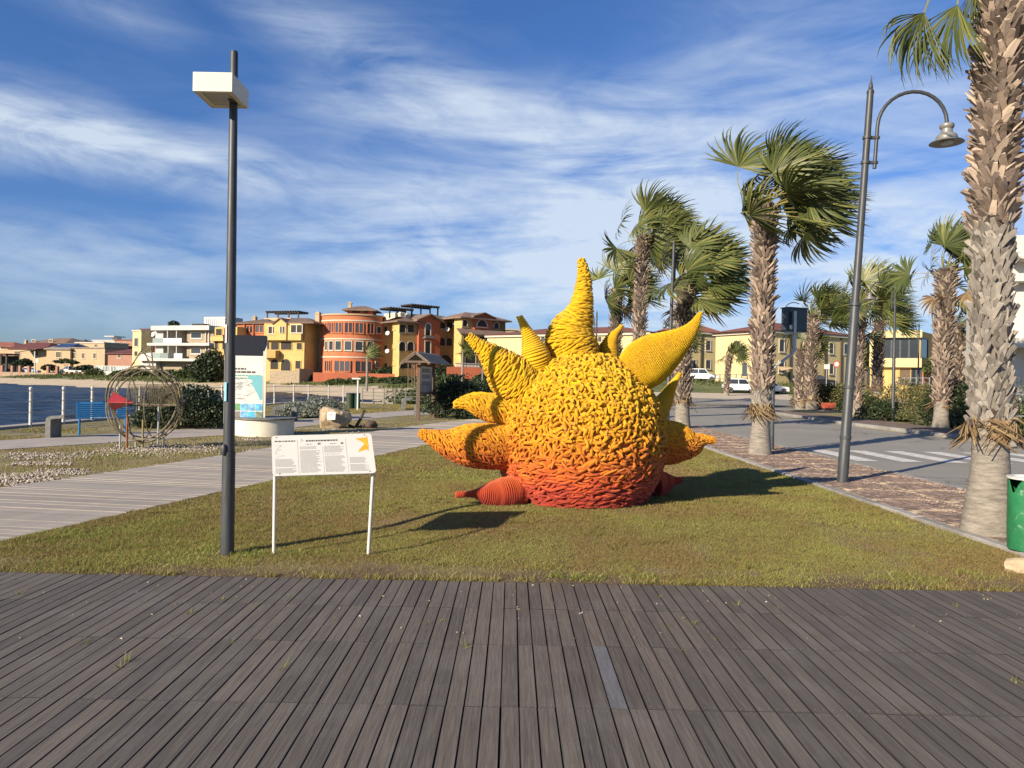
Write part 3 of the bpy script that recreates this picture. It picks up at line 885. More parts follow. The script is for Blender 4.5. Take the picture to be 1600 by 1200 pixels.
prof = [(.0, .90), (.15, .99), (.3, 1.06), (.5, 1.13), (.7, 1.165), (.9, 1.155), (1.1, 1.12), (1.3, 1.055), (1.5, .945), (1.7, .76), (1.85, .58), (1.96, .38), (2.03, .0)]
prof = [(a*K, b*K) for a, b in prof]
pz = [a for a, b in prof]; pr_ = [b for a, b in prof]
mb = MB()
fz = [q*K for q in list(np.linspace(0, 1.7, 18))+[1.78, 1.85, 1.91, 1.96, 2.0, 2.03]]
mb.lathe(SC, [(float(np.interp(z, pz, pr_)) - .01, z) for z in fz], 48)
core = obj('core', mb, M['rope'], sculpt, True)
rs = random.Random(3)
def arch(L, h, r, bend, n=6, k=6):
    pts, rad = [], []
    for i in range(n):
        t = i/(n-1)*2-1
        pts.append((t*L/2, bend*(1-t*t), h*(1-t*t)-.012+.004*math.sin(t*5)))
        rad.append(r*(1-.35*t**4))
    mb = MB(); mb.tube(pts, rad, k); return mb
short = [arch(rs.uniform(.10, .165), rs.uniform(.036, .072), rs.uniform(.0175, .024), rs.uniform(-.05, .05)) for _ in range(12)]
longs = [arch(rs.uniform(.16, .27), rs.uniform(.026, .042), rs.uniform(.017, .022), rs.uniform(-.03, .03)) for _ in range(10)]
short_m = [mesh_of('rope_loop', a, smooth=True) for a in short]; long_m = [mesh_of('rope_loop', a, smooth=True) for a in longs]
for me in short_m+long_m: me.materials.append(M['rope'])
# loops over the body
cand = []
zz = np.linspace(.02, 2.03*K, 400); rrz = np.interp(zz, pz, pr_)
dl = np.hypot(np.gradient(zz), np.gradient(rrz)); wgt = rrz*dl; wgt /= wgt.sum()
pts_ = []
cell = {}
def okp(p, dmin):
    k = tuple(int(math.floor(c/.06)) for c in p)
    for a in (-1, 0, 1):
        for b in (-1, 0, 1):
            for c in (-1, 0, 1):
                for q in cell.get((k[0]+a, k[1]+b, k[2]+c), ()):
                    if (q-p).length < dmin: return False
    cell.setdefault(k, []).append(p); return True
r = np.random.default_rng(8)
for z in r.choice(zz, 32000, p=wgt):
    th = r.uniform(0, 2*PI); rad = float(np.interp(z, pz, pr_))
    p = Vector((rad*math.cos(th), rad*math.sin(th), z))
    if okp(p, .038): pts_.append((p, th, z, rad))
items = []
for p, th, z, rad in pts_:
    dz = .02
    dr = float(np.interp(min(z+dz, 2.03*K), pz, pr_)-np.interp(max(z-dz, 0), pz, pr_))/(2*dz)
    tang = Vector((-math.sin(th), math.cos(th), 0)); up = Vector((math.cos(th)*dr, math.sin(th)*dr, 1)).normalized(); nor = tang.cross(up).normalized()
    low = z+rs.uniform(-.12, .12) < .58
    # strands of one neighbourhood run roughly the same way
    fld = math.sin(3.1*th+2.2*z)+math.sin(5.3*z-2*th+1)
    ang = rs.gauss(.12, .42) if low else fld*.9+rs.gauss(.4, .95)
    x = (tang*math.cos(ang)+up*math.sin(ang)).normalized(); y = nor.cross(x)
    nn = (nor + x*rs.uniform(-.25, .25) + y*rs.uniform(-.3, .3)).normalized(); y = nn.cross(x).normalized(); x = y.cross(nn)
    idx = rs.randrange(len(longs) if low else len(short))
    s = rs.uniform(.66, .96)
    Mx = Matrix((x*s, y*s, nn*s)).transposed().to_4x4()
    Mx.translation = p - nor*.004
    toC = (Vector((0, 0, CAMZ))-(p+SC))
    vis = nor.dot(toC.normalized())
    items.append((vis/toC.length**2, low, idx, Mx))
items.sort(key=lambda t: -t[0])
st = MB()
for k, (vv, low, idx, Mx) in enumerate(items):
    if k < 300:
        o = link('rope_loop', (long_m if low else short_m)[idx], None, sculpt)
        o.matrix_local = Mx
    else:
        b = (longs if low else short)[idx]
        st.add([Mx @ Vector(v) + SC for v in b.v], b.f)
o = obj('rope_loop', st, M['rope'], sculpt, True, kind='stuff')

# spikes
def crom(ps, k):
    ps = [ps[0]*2-ps[1]]+ps+[ps[-1]*2-ps[-2]]
    out = []
    for i in range(1, len(ps)-2):
        for j in range(k):
            t = j/k; a, b, c, d = ps[i-1], ps[i], ps[i+1], ps[i+2]
            out.append(.5*((2*b)+(c-a)*t+(2*a-5*b+4*c-d)*t*t+(3*b-a-3*c+d)*t**3))
    out.append(ps[-2]); return out
def spike(spec, style, pitch=.03, rr_=.014, flat=1.0, mat='rope'):
    pitch *= K; rr_ *= K
    # spec: (px, py, radius in px, depth)
    raw = []
    for (px, py, rp, d) in spec:
        p = P(px, py, d*K); raw.append(Vector((p.x, p.y, p.z, rp*d*K/F)))
    pts = crom(raw, 8)
    ctr = [Vector(q[:3]) for q in pts]; rad = [max(.008, q[3]) for q in pts]
    mb = MB(); mb.tube(ctr, [q*.98 for q in rad], 20)
    sp = obj('spike', mb, M[mat], sculpt, True)
    S = [0]
    for a, b in zip(ctr[:-1], ctr[1:]): S.append(S[-1]+(b-a).length)
    T = S[-1]
    fr = []
    u = None
    for i in range(len(ctr)):
        t = (ctr[min(i+1, len(ctr)-1)]-ctr[max(i-1, 0)]).normalized()
        if u is None: u = t.orthogonal()
        u = (u-t*u.dot(t)).normalized(); fr.append((t, u.copy(), t.cross(u)))
    def at(s):
        s = min(max(s, 0), T)
        i = max(0, min(int(np.searchsorted(S, s))-1, len(S)-2)); f = (s-S[i])/max(1e-6, S[i+1]-S[i])
        c = ctr[i].lerp(ctr[i+1], f); q = rad[i]*(1-f)+rad[i+1]*f
        t = fr[i][0].lerp(fr[i+1][0], f).normalized(); u = fr[i][1].lerp(fr[i+1][1], f); u = (u-t*u.dot(t)).normalized()
        sl = (rad[i+1]-rad[i])/max(1e-6, S[i+1]-S[i])
        return c, q, t, u, t.cross(u), sl
    w = MB()
    name = 'rope_winding'
    if style == 'rings':
        n = 22; hp, hr = [], []
        tot_ = int(T/pitch*n)
        for k in range(tot_+1):
            s = k/n*pitch; c, q, t, u, v, sl = at(s); a = 2*PI*k/n
            wob = 1+.012*math.sin(k*.9)+.01*math.sin(k*.23)
            hp.append(c+(u*math.cos(a)+v*math.sin(a))*(q*wob+rr_*.15)); hr.append(rr_*(1+.1*math.sin(k*1.7)))
        w.tube(hp, hr, 6)
    elif style == 'stitch':
        s = pitch/2; row = 0; name = 'knitted_cover'
        while s < T:
            c, q, t, u, v, sl = at(s)
            m_ = max(5, int(2*PI*q/(pitch*1.1)))
            for k in range(m_):
                a = 2*PI*(k+.5*(row % 2))/m_
                o_ = u*math.cos(a)+v*math.sin(a); tg = -u*math.sin(a)+v*math.cos(a)
                nn = (o_-t*sl).normalized(); ax = (t+o_*sl).normalized()
                pc = c+o_*q
                for sgn in (-1, 1):
                    d_ = (ax*.8+tg*.45*sgn).normalized(); sd = d_.cross(nn)
                    pcc = pc+tg*sgn*pitch*.26
                    L, W, H = pitch*.78, pitch*.3, pitch*.38
                    w.add([pcc-d_*L, pcc+sd*W, pcc-sd*W, pcc+d_*L, pcc+nn*H], [(0, 2, 4), (2, 3, 4), (3, 1, 4), (1, 0, 4)])
            s += pitch*.95; row += 1
    else:
        name = 'rope_loop'
        chunk = style == 'chunk'
        s = .015; row = 0
        while s < T:
            c, q, t, u, v, sl = at(s)
            Lm = min(.15 if chunk else .11, max(.05, q*1.2))
            m_ = max(4, int(2*PI*q/(Lm*(.62 if chunk else .46))))
            ph = rs.uniform(0, 6.28)
            for k in range(m_):
                a = ph+2*PI*k/m_+rs.uniform(-.1, .1)
                cc, qq, tt, uu, vv, sl2 = at(s+rs.uniform(-.4, .4)*pitch)
                o_ = uu*math.cos(a)+vv*math.sin(a); tg = -uu*math.sin(a)+vv*math.cos(a)
                nn = (o_-tt*sl2).normalized(); ax = (tt+o_*sl2).normalized()
                an = rs.gauss(.16, .14) if chunk else rs.gauss(1.0, .45)
                x = (tg*math.cos(an)+ax*math.sin(an)).normalized(); y = nn.cross(x)
                L = Lm*rs.uniform(.8, 1.25); r0 = rr_*rs.uniform(.85, 1.15)
                pp, rd = [], []
                for i in range(5):
                    f = i/4*2-1
                    ip = cc+o_*qq+x*(f*L/2)+y*rs.uniform(-.004, .004)
                    # keep to the round of the spike
                    ip -= nn*(max(0, (f*L/2*math.cos(an)))**2/(2*max(qq, .05)))
                    pp.append(ip+nn*(r0*(1.5 if chunk else 1.2)*(1-f*f)-r0*.35)); rd.append(r0*(1-.4*f**4))
                w.tube(pp, rd, 6)
            s += pitch; row += 1
    obj(name, w, M[mat], sp, style != 'stitch', kind=None if style == 'rings' else 'stuff')
    return sp
D = 10.3
# tall middle spike
spike([(898, 572, 34, D), (896, 550, 36, D), (892, 533, 38, D), (894.6, 515.5, 33, D), (904, 494, 21.5, D), (910, 470, 14, D), (912.5, 437, 8.5, D), (910.5, 418, 5.5, D), (908, 405, 3, D)], 'chunk', .030, .0165)
# upper left
spike([(843, 582, 17, 10.05), (842, 575, 19, 10.05), (837, 557, 21.5, 10.0), (832, 540, 16.5, 10.0), (824, 520, 8.5, 10.0), (817, 505, 5, 10.0), (811.5, 494, 3.5, 10.0)], 'rings', .030, .015)
# big left
spike([(825, 612, 33, 10.0), (803, 594, 34, 9.95), (786, 575.5, 29, 9.9), (765, 553, 15.5, 9.9), (746, 538, 7.5, 9.9), (732, 526, 4, 9.9)], 'chunk', .033, .0165)
# middle left
spike([(808, 650, 21, 10.0), (783.5, 641.5, 22, 9.95), (762.5, 636, 20.5, 9.95), (741.5, 629.5, 15, 9.9), (724, 629, 8, 9.9), (710, 633, 3.5, 9.9)], 'loops', .030, .0135)
# lower left
spike([(800, 699, 32, 9.9), (785, 698, 33.5, 9.9), (759, 697, 33.5, 9.8), (731, 695.5, 31, 9.7), (703, 693, 21.5, 9.65), (676, 684, 11, 9.6), (655, 675.5, 4, 9.6)], 'loops', .030, .0135)
# bottom left, fine rings
spike([(812, 768, 24, 9.8), (792, 770, 24.5, 9.7), (776, 772, 22, 9.65), (759, 773, 16, 9.58), (746, 771.5, 7.5, 9.54), (734.5, 772, 4.3, 9.5), (722, 772.5, 4.0, 9.48), (712, 773, 4.3, 9.46)], 'rings', .021, .0095, mat='rope_warm')
# small upper right
spike([(953, 572, 14, 10.5), (952, 554, 14, 10.5), (952.5, 540, 12.5, 10.5), (956, 530, 9.5, 10.5), (963, 519, 4.5, 10.5), (968, 514, 3, 10.5), (972, 508, 2.5, 10.5)], 'rings', .022, .011)
# big right
spike([(990, 584, 34, 10.1), (1007, 569, 38.5, 10.08), (1024, 557, 36.5, 10.06), (1042, 546, 30, 10.05), (1068, 527, 17, 10.0), (1084, 509, 8.5, 10.0), (1095, 487.5, 2.5, 10.0)], 'stitch', .024)
# behind it, and the one pointing right
spike([(1024, 652, 16, 10.8), (1030, 640, 15, 10.9), (1038, 626, 12, 11.0), (1048, 607, 7, 11.05), (1056, 594, 4, 11.1), (1063, 583, 2.5, 11.1)], 'rings', .024, .012)
spike([(1018, 690, 32, 10.35), (1039, 691, 33, 10.4), (1060, 692, 29.5, 10.4), (1081, 693, 19, 10.4), (1099, 687, 7, 10.4), (1117, 688.5, 3, 10.4)], 'loops', .030, .0135)
spike([(1014, 758, 26, 10.6), (1026, 756, 23, 10.7), (1037, 754, 17, 10.75), (1049, 751.5, 8.5, 10.8), (1058, 750.5, 4.5, 10.8), (1067, 750, 3, 10.8)], 'rings', .022, .011)
# on the far side
spike([(905, 560, 36, 10.95), (893, 530, 30, 11.1), (880, 510, 14, 11.2), (874, 499, 4, 11.25)], 'rings', .03, .0155)
spike([(938, 575, 17, 10.9), (941, 556, 15, 11.0), (945, 542, 8, 11.05), (948, 533, 3, 11.1)], 'rings', .026, .012)
# ================================================================== PALMS
M['frond'] = leafmat('palm_frond', (.040, .058, .020), (.105, .125, .034), (.23, .23, .075), .25, .42)
M['petiole'] = pm('petiole', (.22, .20, .06), .5, .2, 5)
M['dead_frond'] = leafmat('dead_frond', (.13, .08, .04), (.24, .16, .08), (.36, .27, .15), .15, .8)
M['bark'] = pm('palm_bark', (.21, .185, .155), .92, .3, 3.0, bmp=.8, streak=(2, 2, 9), col2=(.27, .24, .20))
M['bark_dark'] = pm('fibrous_core', (.055, .042, .034), .95, .3, 14, bmp=.5)
m, n, l, p = mat_base('leaf_base')
rnd = vary(n, l)
t = n.new('ShaderNodeTexCoord')
c = ramp(n, l, rnd, [(0, (.075, .048, .04)), (.3, (.16, .115, .09)), (.62, (.33, .25, .19)), (1, (.62, .48, .36))])
c = mixn(n, l, .35, c, ramp(n, l, noise(n, l, t.outputs['Object'], 22, 5, .7), [(.3, (.08, .065, .055)), (.7, (.40, .32, .25))]))
l.new(c, p.inputs['Base Color']); p.inputs['Roughness'].default_value = .9
bump(n, l, p, noise(n, l, t.outputs['Object'], 60, 4), .4, .01)
M['boot'] = m
m, n, l, p = mat_base('leaf_base_grey')
rnd = vary(n, l)
t = n.new('ShaderNodeTexCoord')
c = ramp(n, l, rnd, [(0, (.11, .098, .085)), (.5, (.23, .205, .178)), (1, (.38, .34, .29))])
c = mixn(n, l, .5, c, ramp(n, l, noise(n, l, t.outputs['Object'], 22, 5, .7), [(.3, (.10, .09, .08)), (.7, (.33, .29, .24))]))
l.new(c, p.inputs['Base Color']); p.inputs['Roughness'].default_value = .92
bump(n, l, p, noise(n, l, t.outputs['Object'], 60, 4), .4, .01)
M['boot_grey'] = m
WIND = Vector((1, .12, .02)).normalized()
def frond_mb(pet, d, roll, blen, nseg, steps, kw, rg, fold=True, wide=1.0, pr=.013, grav=.35, spread=1.75):
    mb = MB()
    if len(pet) > 1: mb.tube(pet, [pr*(1.5-.8*i/(len(pet)-1)) for i in range(len(pet))], 5, True, 1)
    hub = Vector(pet[-1]); d = Vector(d).normalized()
    up = Vector((0, 0, 1)) if abs(d.z) < .93 else Vector((0, 1, 0))
    s = d.cross(up).normalized(); nn = s.cross(d)
    s, nn = s*math.cos(roll)+nn*math.sin(roll), nn*math.cos(roll)-s*math.sin(roll)
    dphi = 2*spread/(nseg-1)
    for i in range(nseg):
        ph = -spread+i*dphi
        L = blen*(.62+.38*math.cos(ph*.75))*rg.uniform(.9, 1.08)
        dr = (d*math.cos(ph)+s*math.sin(ph)+nn*(.22*abs(math.sin(ph))+rg.uniform(-.05, .05))).normalized()
        pnt = hub.copy(); ds = L/steps
        kk = kw*rg.uniform(.75, 1.25)
        vs_, fs = [], []
        for k in range(steps+1):
            t = k/steps
            w = max(.004, min(t*L*dphi*.62, .030*wide*(1 if fold else 1.5))) * (1 if t < .55 else max(.05, (1-(t-.55)/.45)))
            wv = nn.cross(dr)
            wv = wv.normalized() if wv.length > .05 else s
            if fold:
                vs_ += [pnt-wv*w, pnt+nn*w*.55, pnt+wv*w]
            else:
                vs_ += [pnt-wv*w, pnt+wv*w]
            pnt = pnt+dr*ds
            dr = (dr + WIND*kk*(.16+2.0*t*t)/steps + Vector((0, 0, -grav*(.2+t*1.3)/steps)) + Vector((rg.gauss(0, .05), rg.gauss(0, .05), rg.gauss(0, .05)))).normalized()
        q = 3 if fold else 2
        for k in range(steps):
            for c in range(q-1):
                a = k*q+c; fs.append((a, a+1, a+q+1, a+q))
        mb.add(vs_, fs, 0)
    return mb
def auto_frond(base, az, el, plen, blen, rg, nseg, steps, kp=.85, kw=1.9, fold=True, grav=.35):
    d = Vector((math.cos(az)*math.cos(el), math.sin(az)*math.cos(el), math.sin(el)))
    p = Vector(base); pet = [p.copy()]
    for k in range(6):
        p = p+d*plen/6; pet.append(p.copy())
        d = (d+WIND*kp*1.25/6+Vector((0, 0, -.25/6))).normalized()
    return frond_mb(pet, d, rg.choice((-1, 1))*rg.uniform(.35, 1.35), blen, nseg, steps, kw, rg, fold, grav=grav)
def boot_mb(L, w, th, curve, rg):
    mb = MB()
    for pr in (-1, 1):                  # the base splits into two prongs as the stem thickens
        vs_ = []; sp_ = rg.uniform(.10, .30)*w*pr; ll = L*rg.uniform(.75, 1.12); tw = rg.uniform(-.3, .3)
        for (y, hw, ht, off, cx) in ((-.02, .30, .5, -.004, .24*w*pr), (ll*.5, .27, .5, curve*.3, .27*w*pr+sp_*.4), (ll, .17, .22, curve, .30*w*pr+sp_)):
            for sx in (-1, 1):
                for sz in (-1, 1):
                    vs_.append((cx+sx*hw*w*rg.uniform(.85, 1.15), y+sx*.02*rg.uniform(-1, 1), off+sz*ht*th+sx*tw*hw*w))
        fs = []
        for i in range(2):
            a = i*4
            fs += [(a, a+4, a+5, a+1), (a+2, a+3, a+7, a+6), (a+1, a+5, a+7, a+3), (a, a+2, a+6, a+4)]
        fs.append((8, 10, 11, 9))
        mb.add(vs_, fs)
    return mb
def palm(label, spine, radii, boots, crown, name='palm_tree', seed=1, parts=False, group='palms along the seafront road', extra=None, boot_size=(.2, .13), grey_below=0, dead=0, trunk_n=14):
    """spine: world points base..top; boots: (fraction from, fraction to, count); crown: dict"""
    rg = random.Random(seed)
    base = spine[0]
    root = thing(name, label, 'palm tree', base, group)
    pts = crom([Vector((*q, r_)) for q, r_ in zip(spine, radii)], 6)
    ctr = [Vector(q[:3]) for q in pts]; rad = [q[3] for q in pts]
    mb = MB(); mb.tube(ctr, rad, trunk_n); nt_ = len(ctr); acc_ = [0]
    for a, b in zip(ctr[:-1], ctr[1:]): acc_.append(acc_[-1]+(b-a).length)
    mb.m = [1 if acc_[min(k//trunk_n, nt_-1)] > boots[0]*.98*acc_[-1] else 0 for k in range(len(mb.f))]
    obj('trunk', mb, [M['bark'], M['bark_dark']], root, True)
    S = [0]
    for a, b in zip(ctr[:-1], ctr[1:]): S.append(S[-1]+(b-a).length)
    T = S[-1]
    def at(s):
        i = max(0, min(int(np.searchsorted(S, s))-1, len(S)-2)); f = (s-S[i])/max(1e-6, S[i+1]-S[i])
        return ctr[i].lerp(ctr[i+1], f), rad[i]*(1-f)+rad[i+1]*f, (ctr[i+1]-ctr[i]).normalized()
    f0, f1, nb = boots
    its = []
    bmb = [boot_mb(boot_size[0]*rg.uniform(.8, 1.25), boot_size[1], .028, rg.uniform(.0, .05), rg) for _ in range(8)]
    for i in range(nb):
        f = f0+(f1-f0)*(i+.5)/nb; s = f*T
        c, r_, t = at(s)
        a = i*2.39996+rg.uniform(-.15, .15)
        u = t.orthogonal().normalized()
        u = (Vector((1, 0, 0))-t*t.x).normalized(); v = t.cross(u)
        o_ = u*math.cos(a)+v*math.sin(a); tg = t.cross(o_)
        hi = (f-f0)/(f1-f0)
        al = (rg.gauss(.36, .14)+.42*hi) if f > grey_below else rg.gauss(.07, .05)
        lean = (.45 if i % 2 else -.45)*(1.0 if f <= grey_below else .7)+rg.gauss(0, .2)
        y = (t*math.cos(al)+o_*math.sin(al)+tg*lean).normalized()
        x = tg-y*y.dot(tg); x = x.normalized(); z = x.cross(y)
        if z.dot(o_) < 0: x = -x; z = x.cross(y)
        sc_ = rg.uniform(.8, 1.2)
        Mx = Matrix((x*sc_, y*sc_, z*sc_)).transposed().to_4x4(); Mx.translation = c+o_*(r_-.012)
        toc = (Vector((0, 0, CAMZ))-Mx.translation)
        scr = cam.matrix_world.inverted() @ Mx.translation
        py = 600 - scr.y/(-scr.z)*F
        vis = o_.dot(toc.normalized()) - (3 if (py < -15) else 0)
        its.append((vis, rg.randrange(8), Mx, f <= grey_below))
    its.sort(key=lambda q: -q[0])
    st, sg = MB(), MB()
    bme = {}
    for k, (vis, bi, Mx, gr) in enumerate(its):
        if parts and k < 300 and vis > -.25:
            key = (bi, gr)
            if key not in bme:
                bme[key] = mesh_of('leaf_base', bmb[bi]); bme[key].materials.append(M['boot_grey' if gr else 'boot'])
            o = link('leaf_base', bme[key], None, root)
            mm = Mx.copy(); mm.translation = Mx.translation-base; o.matrix_local = mm
        else:
            (sg if gr else st).add([Mx @ Vector(v_) for v_ in bmb[bi].v], bmb[bi].f)
    if st.f: obj('leaf_base', st, M['boot'], root, kind='stuff')
    if sg.f: obj('leaf_base', sg, M['boot_grey'], root, kind='stuff')
    # ragged collar of old fibres above the smooth foot
    c, r_, t = at(f0*T)
    mb = MB()
    kk = int(130 if parts else 30)
    for i in range(kk):
        a = rg.uniform(0, 2*PI); o_ = Vector((math.cos(a), math.sin(a), 0)); tg = Vector((-math.sin(a), math.cos(a), 0))
        z0 = rg.uniform(-.02, .24)*r_/.21; p0 = c+o_*(r_*1.02)+t*z0
        L = rg.uniform(.10, .34)*r_/.21; sw = rg.choice((-1, 1, 1))*rg.uniform(.3, 1.6)
        pts_ = [p0, p0+(o_*.22+tg*sw*.5-t*.25)*L*.5+o_*.03, p0+(o_*.28+tg*sw-t*.75)*L+o_*.02]
        w = rg.uniform(.014, .035)*r_/.21
        vs_ = []
        for j, q in enumerate(pts_):
            wd = (t*.7+tg*.7).normalized()*w*(1.2-.45*j)
            vs_ += [q-wd, q+o_*w*.5, q+wd]
        fs_ = []
        for j in range(2):
            for q in range(2):
                a_ = j*3+q; fs_.append((a_, a_+1, a_+4, a_+3))
        mb.add(vs_, fs_)
    obj('fibre_collar', mb, M['dead_frond'], root)
    # crown
    top = ctr[-1]
    nf, pl, bl = crown['n'], crown['pl'], crown['bl']
    nseg, steps, fold = crown.get('nseg', 34), crown.get('steps', 6), crown.get('fold', True)
    for i in range(nf):
        a = i*2.39996+rg.uniform(-.3, .3)
        q = (i+.5)/nf
        el_ = R(82)-q**1.15*R(crown.get('drop', 100))+rg.gauss(0, .08)
        mb = auto_frond(top+Vector((math.cos(a)*.06, math.sin(a)*.06, -.05-.22*q)), a, el_, pl*rg.uniform(.85, 1.15), bl*rg.uniform(.88, 1.12), rg, nseg, steps, crown.get('kp', .85), crown.get('kw', 1.9), fold)
        obj('frond', mb, [M['frond'], M['petiole']], root)
    for i in range(dead):
        a = rg.uniform(0, 2*PI)
        mb = auto_frond(top+Vector((math.cos(a)*.1, math.sin(a)*.1, -.25)), a, R(rg.uniform(-70, -45)), pl*.8, bl*.8, rg, max(14, nseg//2), 4, .5, 1.0, False, .8)
        obj('frond', mb, [M['dead_frond'], M['petiole']], root, label='withered brown frond hanging down')
    if extra: extra(root, rg)
    return root
def sp(d, *px): return [P(x, y, d) for x, y in px]
def base_spine(d, bx, by, *px):
    b = P(bx, by, d); b.z = min(b.z, .02) if d < 50 else b.z
    return [b]+[P(x, y, d) for x, y in px]
# 1: big one at the right edge
def extra1(root, rg):
    top = P(1572, -95, 8.25)
    for hub, d, bl, roll, k in (((1444, 20), (-.42, -.1, -.9), .86, 1.45, 1.7), ((1496, 8), (-.42, .15, -.9), .80, 1.2, 1.5), ((1524, -20), (-.1, .2, -.95), .5, 1.5, .8)):
        h = P(hub[0], hub[1], 8.2)
        mid = top.lerp(h, .5)+Vector((-.12, 0, .42))
        pet = crom([top, mid, h], 4)
        mb = frond_mb(pet, d, roll, bl, 40, 7, k, rg, True, grav=.9, spread=.80)
        obj('frond', mb, [M['frond'], M['petiole']], root)
palm('thick palm trunk with old leaf stubs at the right edge beside the green bin', base_spine(8.25, 1543, 838, (1547, 735), (1548, 650), (1549, 480), (1553, 300), (1562, 100), (1572, -85)),
     [.285, .195, .178, .168, .172, .185, .20], (.175, .99, 584), dict(n=18, pl=1.12, bl=.95, nseg=36, kp=0.68, drop=62), seed=21, parts=True, grey_below=.52, boot_size=(.165, .115), extra=extra1, dead=0, trunk_n=24)
# 2: the tall one by the zebra crossing
palm('tallest windblown palm on the near pavement with full crown in view', base_spine(17.4, 1187, 712, (1188, 665), (1190, 600), (1192, 480), (1195, 318)),
     [.28, .21, .195, .185, .20], (.17, .99, 408), dict(n=30, pl=1.18, bl=1.22, nseg=40, kp=1.42, kw=2.20, drop=100), seed=5, parts=True, grey_below=.25, boot_size=(.19, .12), dead=0)
# 3
palm('palm with tattered crown standing between the spiky sculpture and the tallest palm', base_spine(28, 1066, 672, (1066, 640), (1067, 560), (1070, 435)),
     [.33, .27, .26, .27], (.17, .99, 285), dict(n=30, pl=1.34, bl=1.45, nseg=30, steps=5, kp=1.35, kw=2.31, fold=False), seed=9, boot_size=(.22, .14), dead=3)
# 4
palm('slim tall palm rising directly behind the sculpture spikes', base_spine(36, 996, 656, (997, 600), (1000, 500), (1004, 368)),
     [.33, .28, .26, .27], (.12, .99, 326), dict(n=30, pl=1.46, bl=1.65, nseg=26, steps=5, kp=1.35, kw=2.31, fold=False), seed=13, boot_size=(.24, .15), dead=1)
# 5
palm('leftmost palm of the row, half hidden behind the tall yellow spike', base_spine(46, 962, 644, (961, 600), (962, 520), (965, 452)),
     [.38, .33, .32, .33], (.1, .99, 258), dict(n=27, pl=1.46, bl=1.65, nseg=22, steps=4, kp=1.35, kw=2.31, fold=False), seed=17, boot_size=(.26, .16), dead=3)
# 5b
palm('low bushy palm far behind the big right-hand spike', base_spine(62, 1050, 628, (1051, 580), (1052, 525)),
     [.36, .3, .3], (.1, .99, 108), dict(n=20, pl=1.46, bl=1.6, nseg=14, steps=4, kp=1.35, kw=2.42, fold=False), seed=18, boot_size=(.26, .16))
# small, on the sand lot
zz_ = tz1((1136-800)/F*80, 80)
palm('small short palm standing alone in front of the pale yellow building', [Vector((23.3, 80, zz_)), Vector((23.4, 80, zz_+2.2)), Vector((23.6, 80, zz_+4.4))],
     [.3, .25, .27], (.1, .99, 95), dict(n=18, pl=1.12, bl=1.4, nseg=14, steps=4, kp=1.62, kw=2.86, fold=False, drop=95), seed=19, boot_size=(.26, .16))
# right side of the road
palm('palm in the pair beside the dark sign box', base_spine(54, 1268, 640, (1267, 600), (1268, 550), (1271, 492)),
     [.42, .36, .33, .34], (.08, .99, 224), dict(n=29, pl=1.68, bl=1.9, nseg=20, steps=4, kp=1.35, kw=2.31, fold=False), seed=23, boot_size=(.28, .18))
palm('shorter palm on the left in the pair beside the dark sign box', base_spine(55, 1251, 641, (1251, 600), (1253, 545)),
     [.42, .34, .34], (.08, .99, 149), dict(n=9, pl=1.34, bl=1.2, nseg=12, steps=4, kp=1.35, kw=2.53, fold=False), seed=24, boot_size=(.28, .18))
palm('slender palm just right of the big near lamp post', base_spine(44, 1338, 650, (1339, 600), (1342, 540), (1347, 470)),
     [.34, .28, .26, .27], (.1, .99, 224), dict(n=29, pl=1.57, bl=1.7, nseg=22, steps=4, kp=1.28, kw=2.20, fold=False), seed=27, boot_size=(.25, .15))
palm('palm in front of the modern building with the wide window', base_spine(58, 1370, 618, (1371, 580), (1374, 500)),
     [.42, .36, .36], (.05, .99, 176), dict(n=27, pl=1.57, bl=1.8, nseg=18, steps=4, kp=1.28, kw=2.20, fold=False), seed=29, boot_size=(.28, .17))
palm('palm with a brown skirt of dead leaves left of the thick trunk', base_spine(30, 1469, 674, (1471, 640), (1474, 540), (1479, 420)),
     [.36, .28, .29, .33], (.16, .99, 312), dict(n=25, pl=1.23, bl=1.3, nseg=28, steps=5, kp=0.81, kw=1.76, fold=False), seed=31, boot_size=(.24, .15), dead=5)
palm('distant palm partly hidden by the thick trunk at the right', base_spine(50, 1497, 640, (1497, 580), (1499, 505)),
     [.34, .3, .3], (.1, .99, 176), dict(n=17, pl=1.12, bl=1.3, nseg=14, steps=4, kp=1.08, kw=2.20, fold=False), seed=33, boot_size=(.26, .16), dead=3)
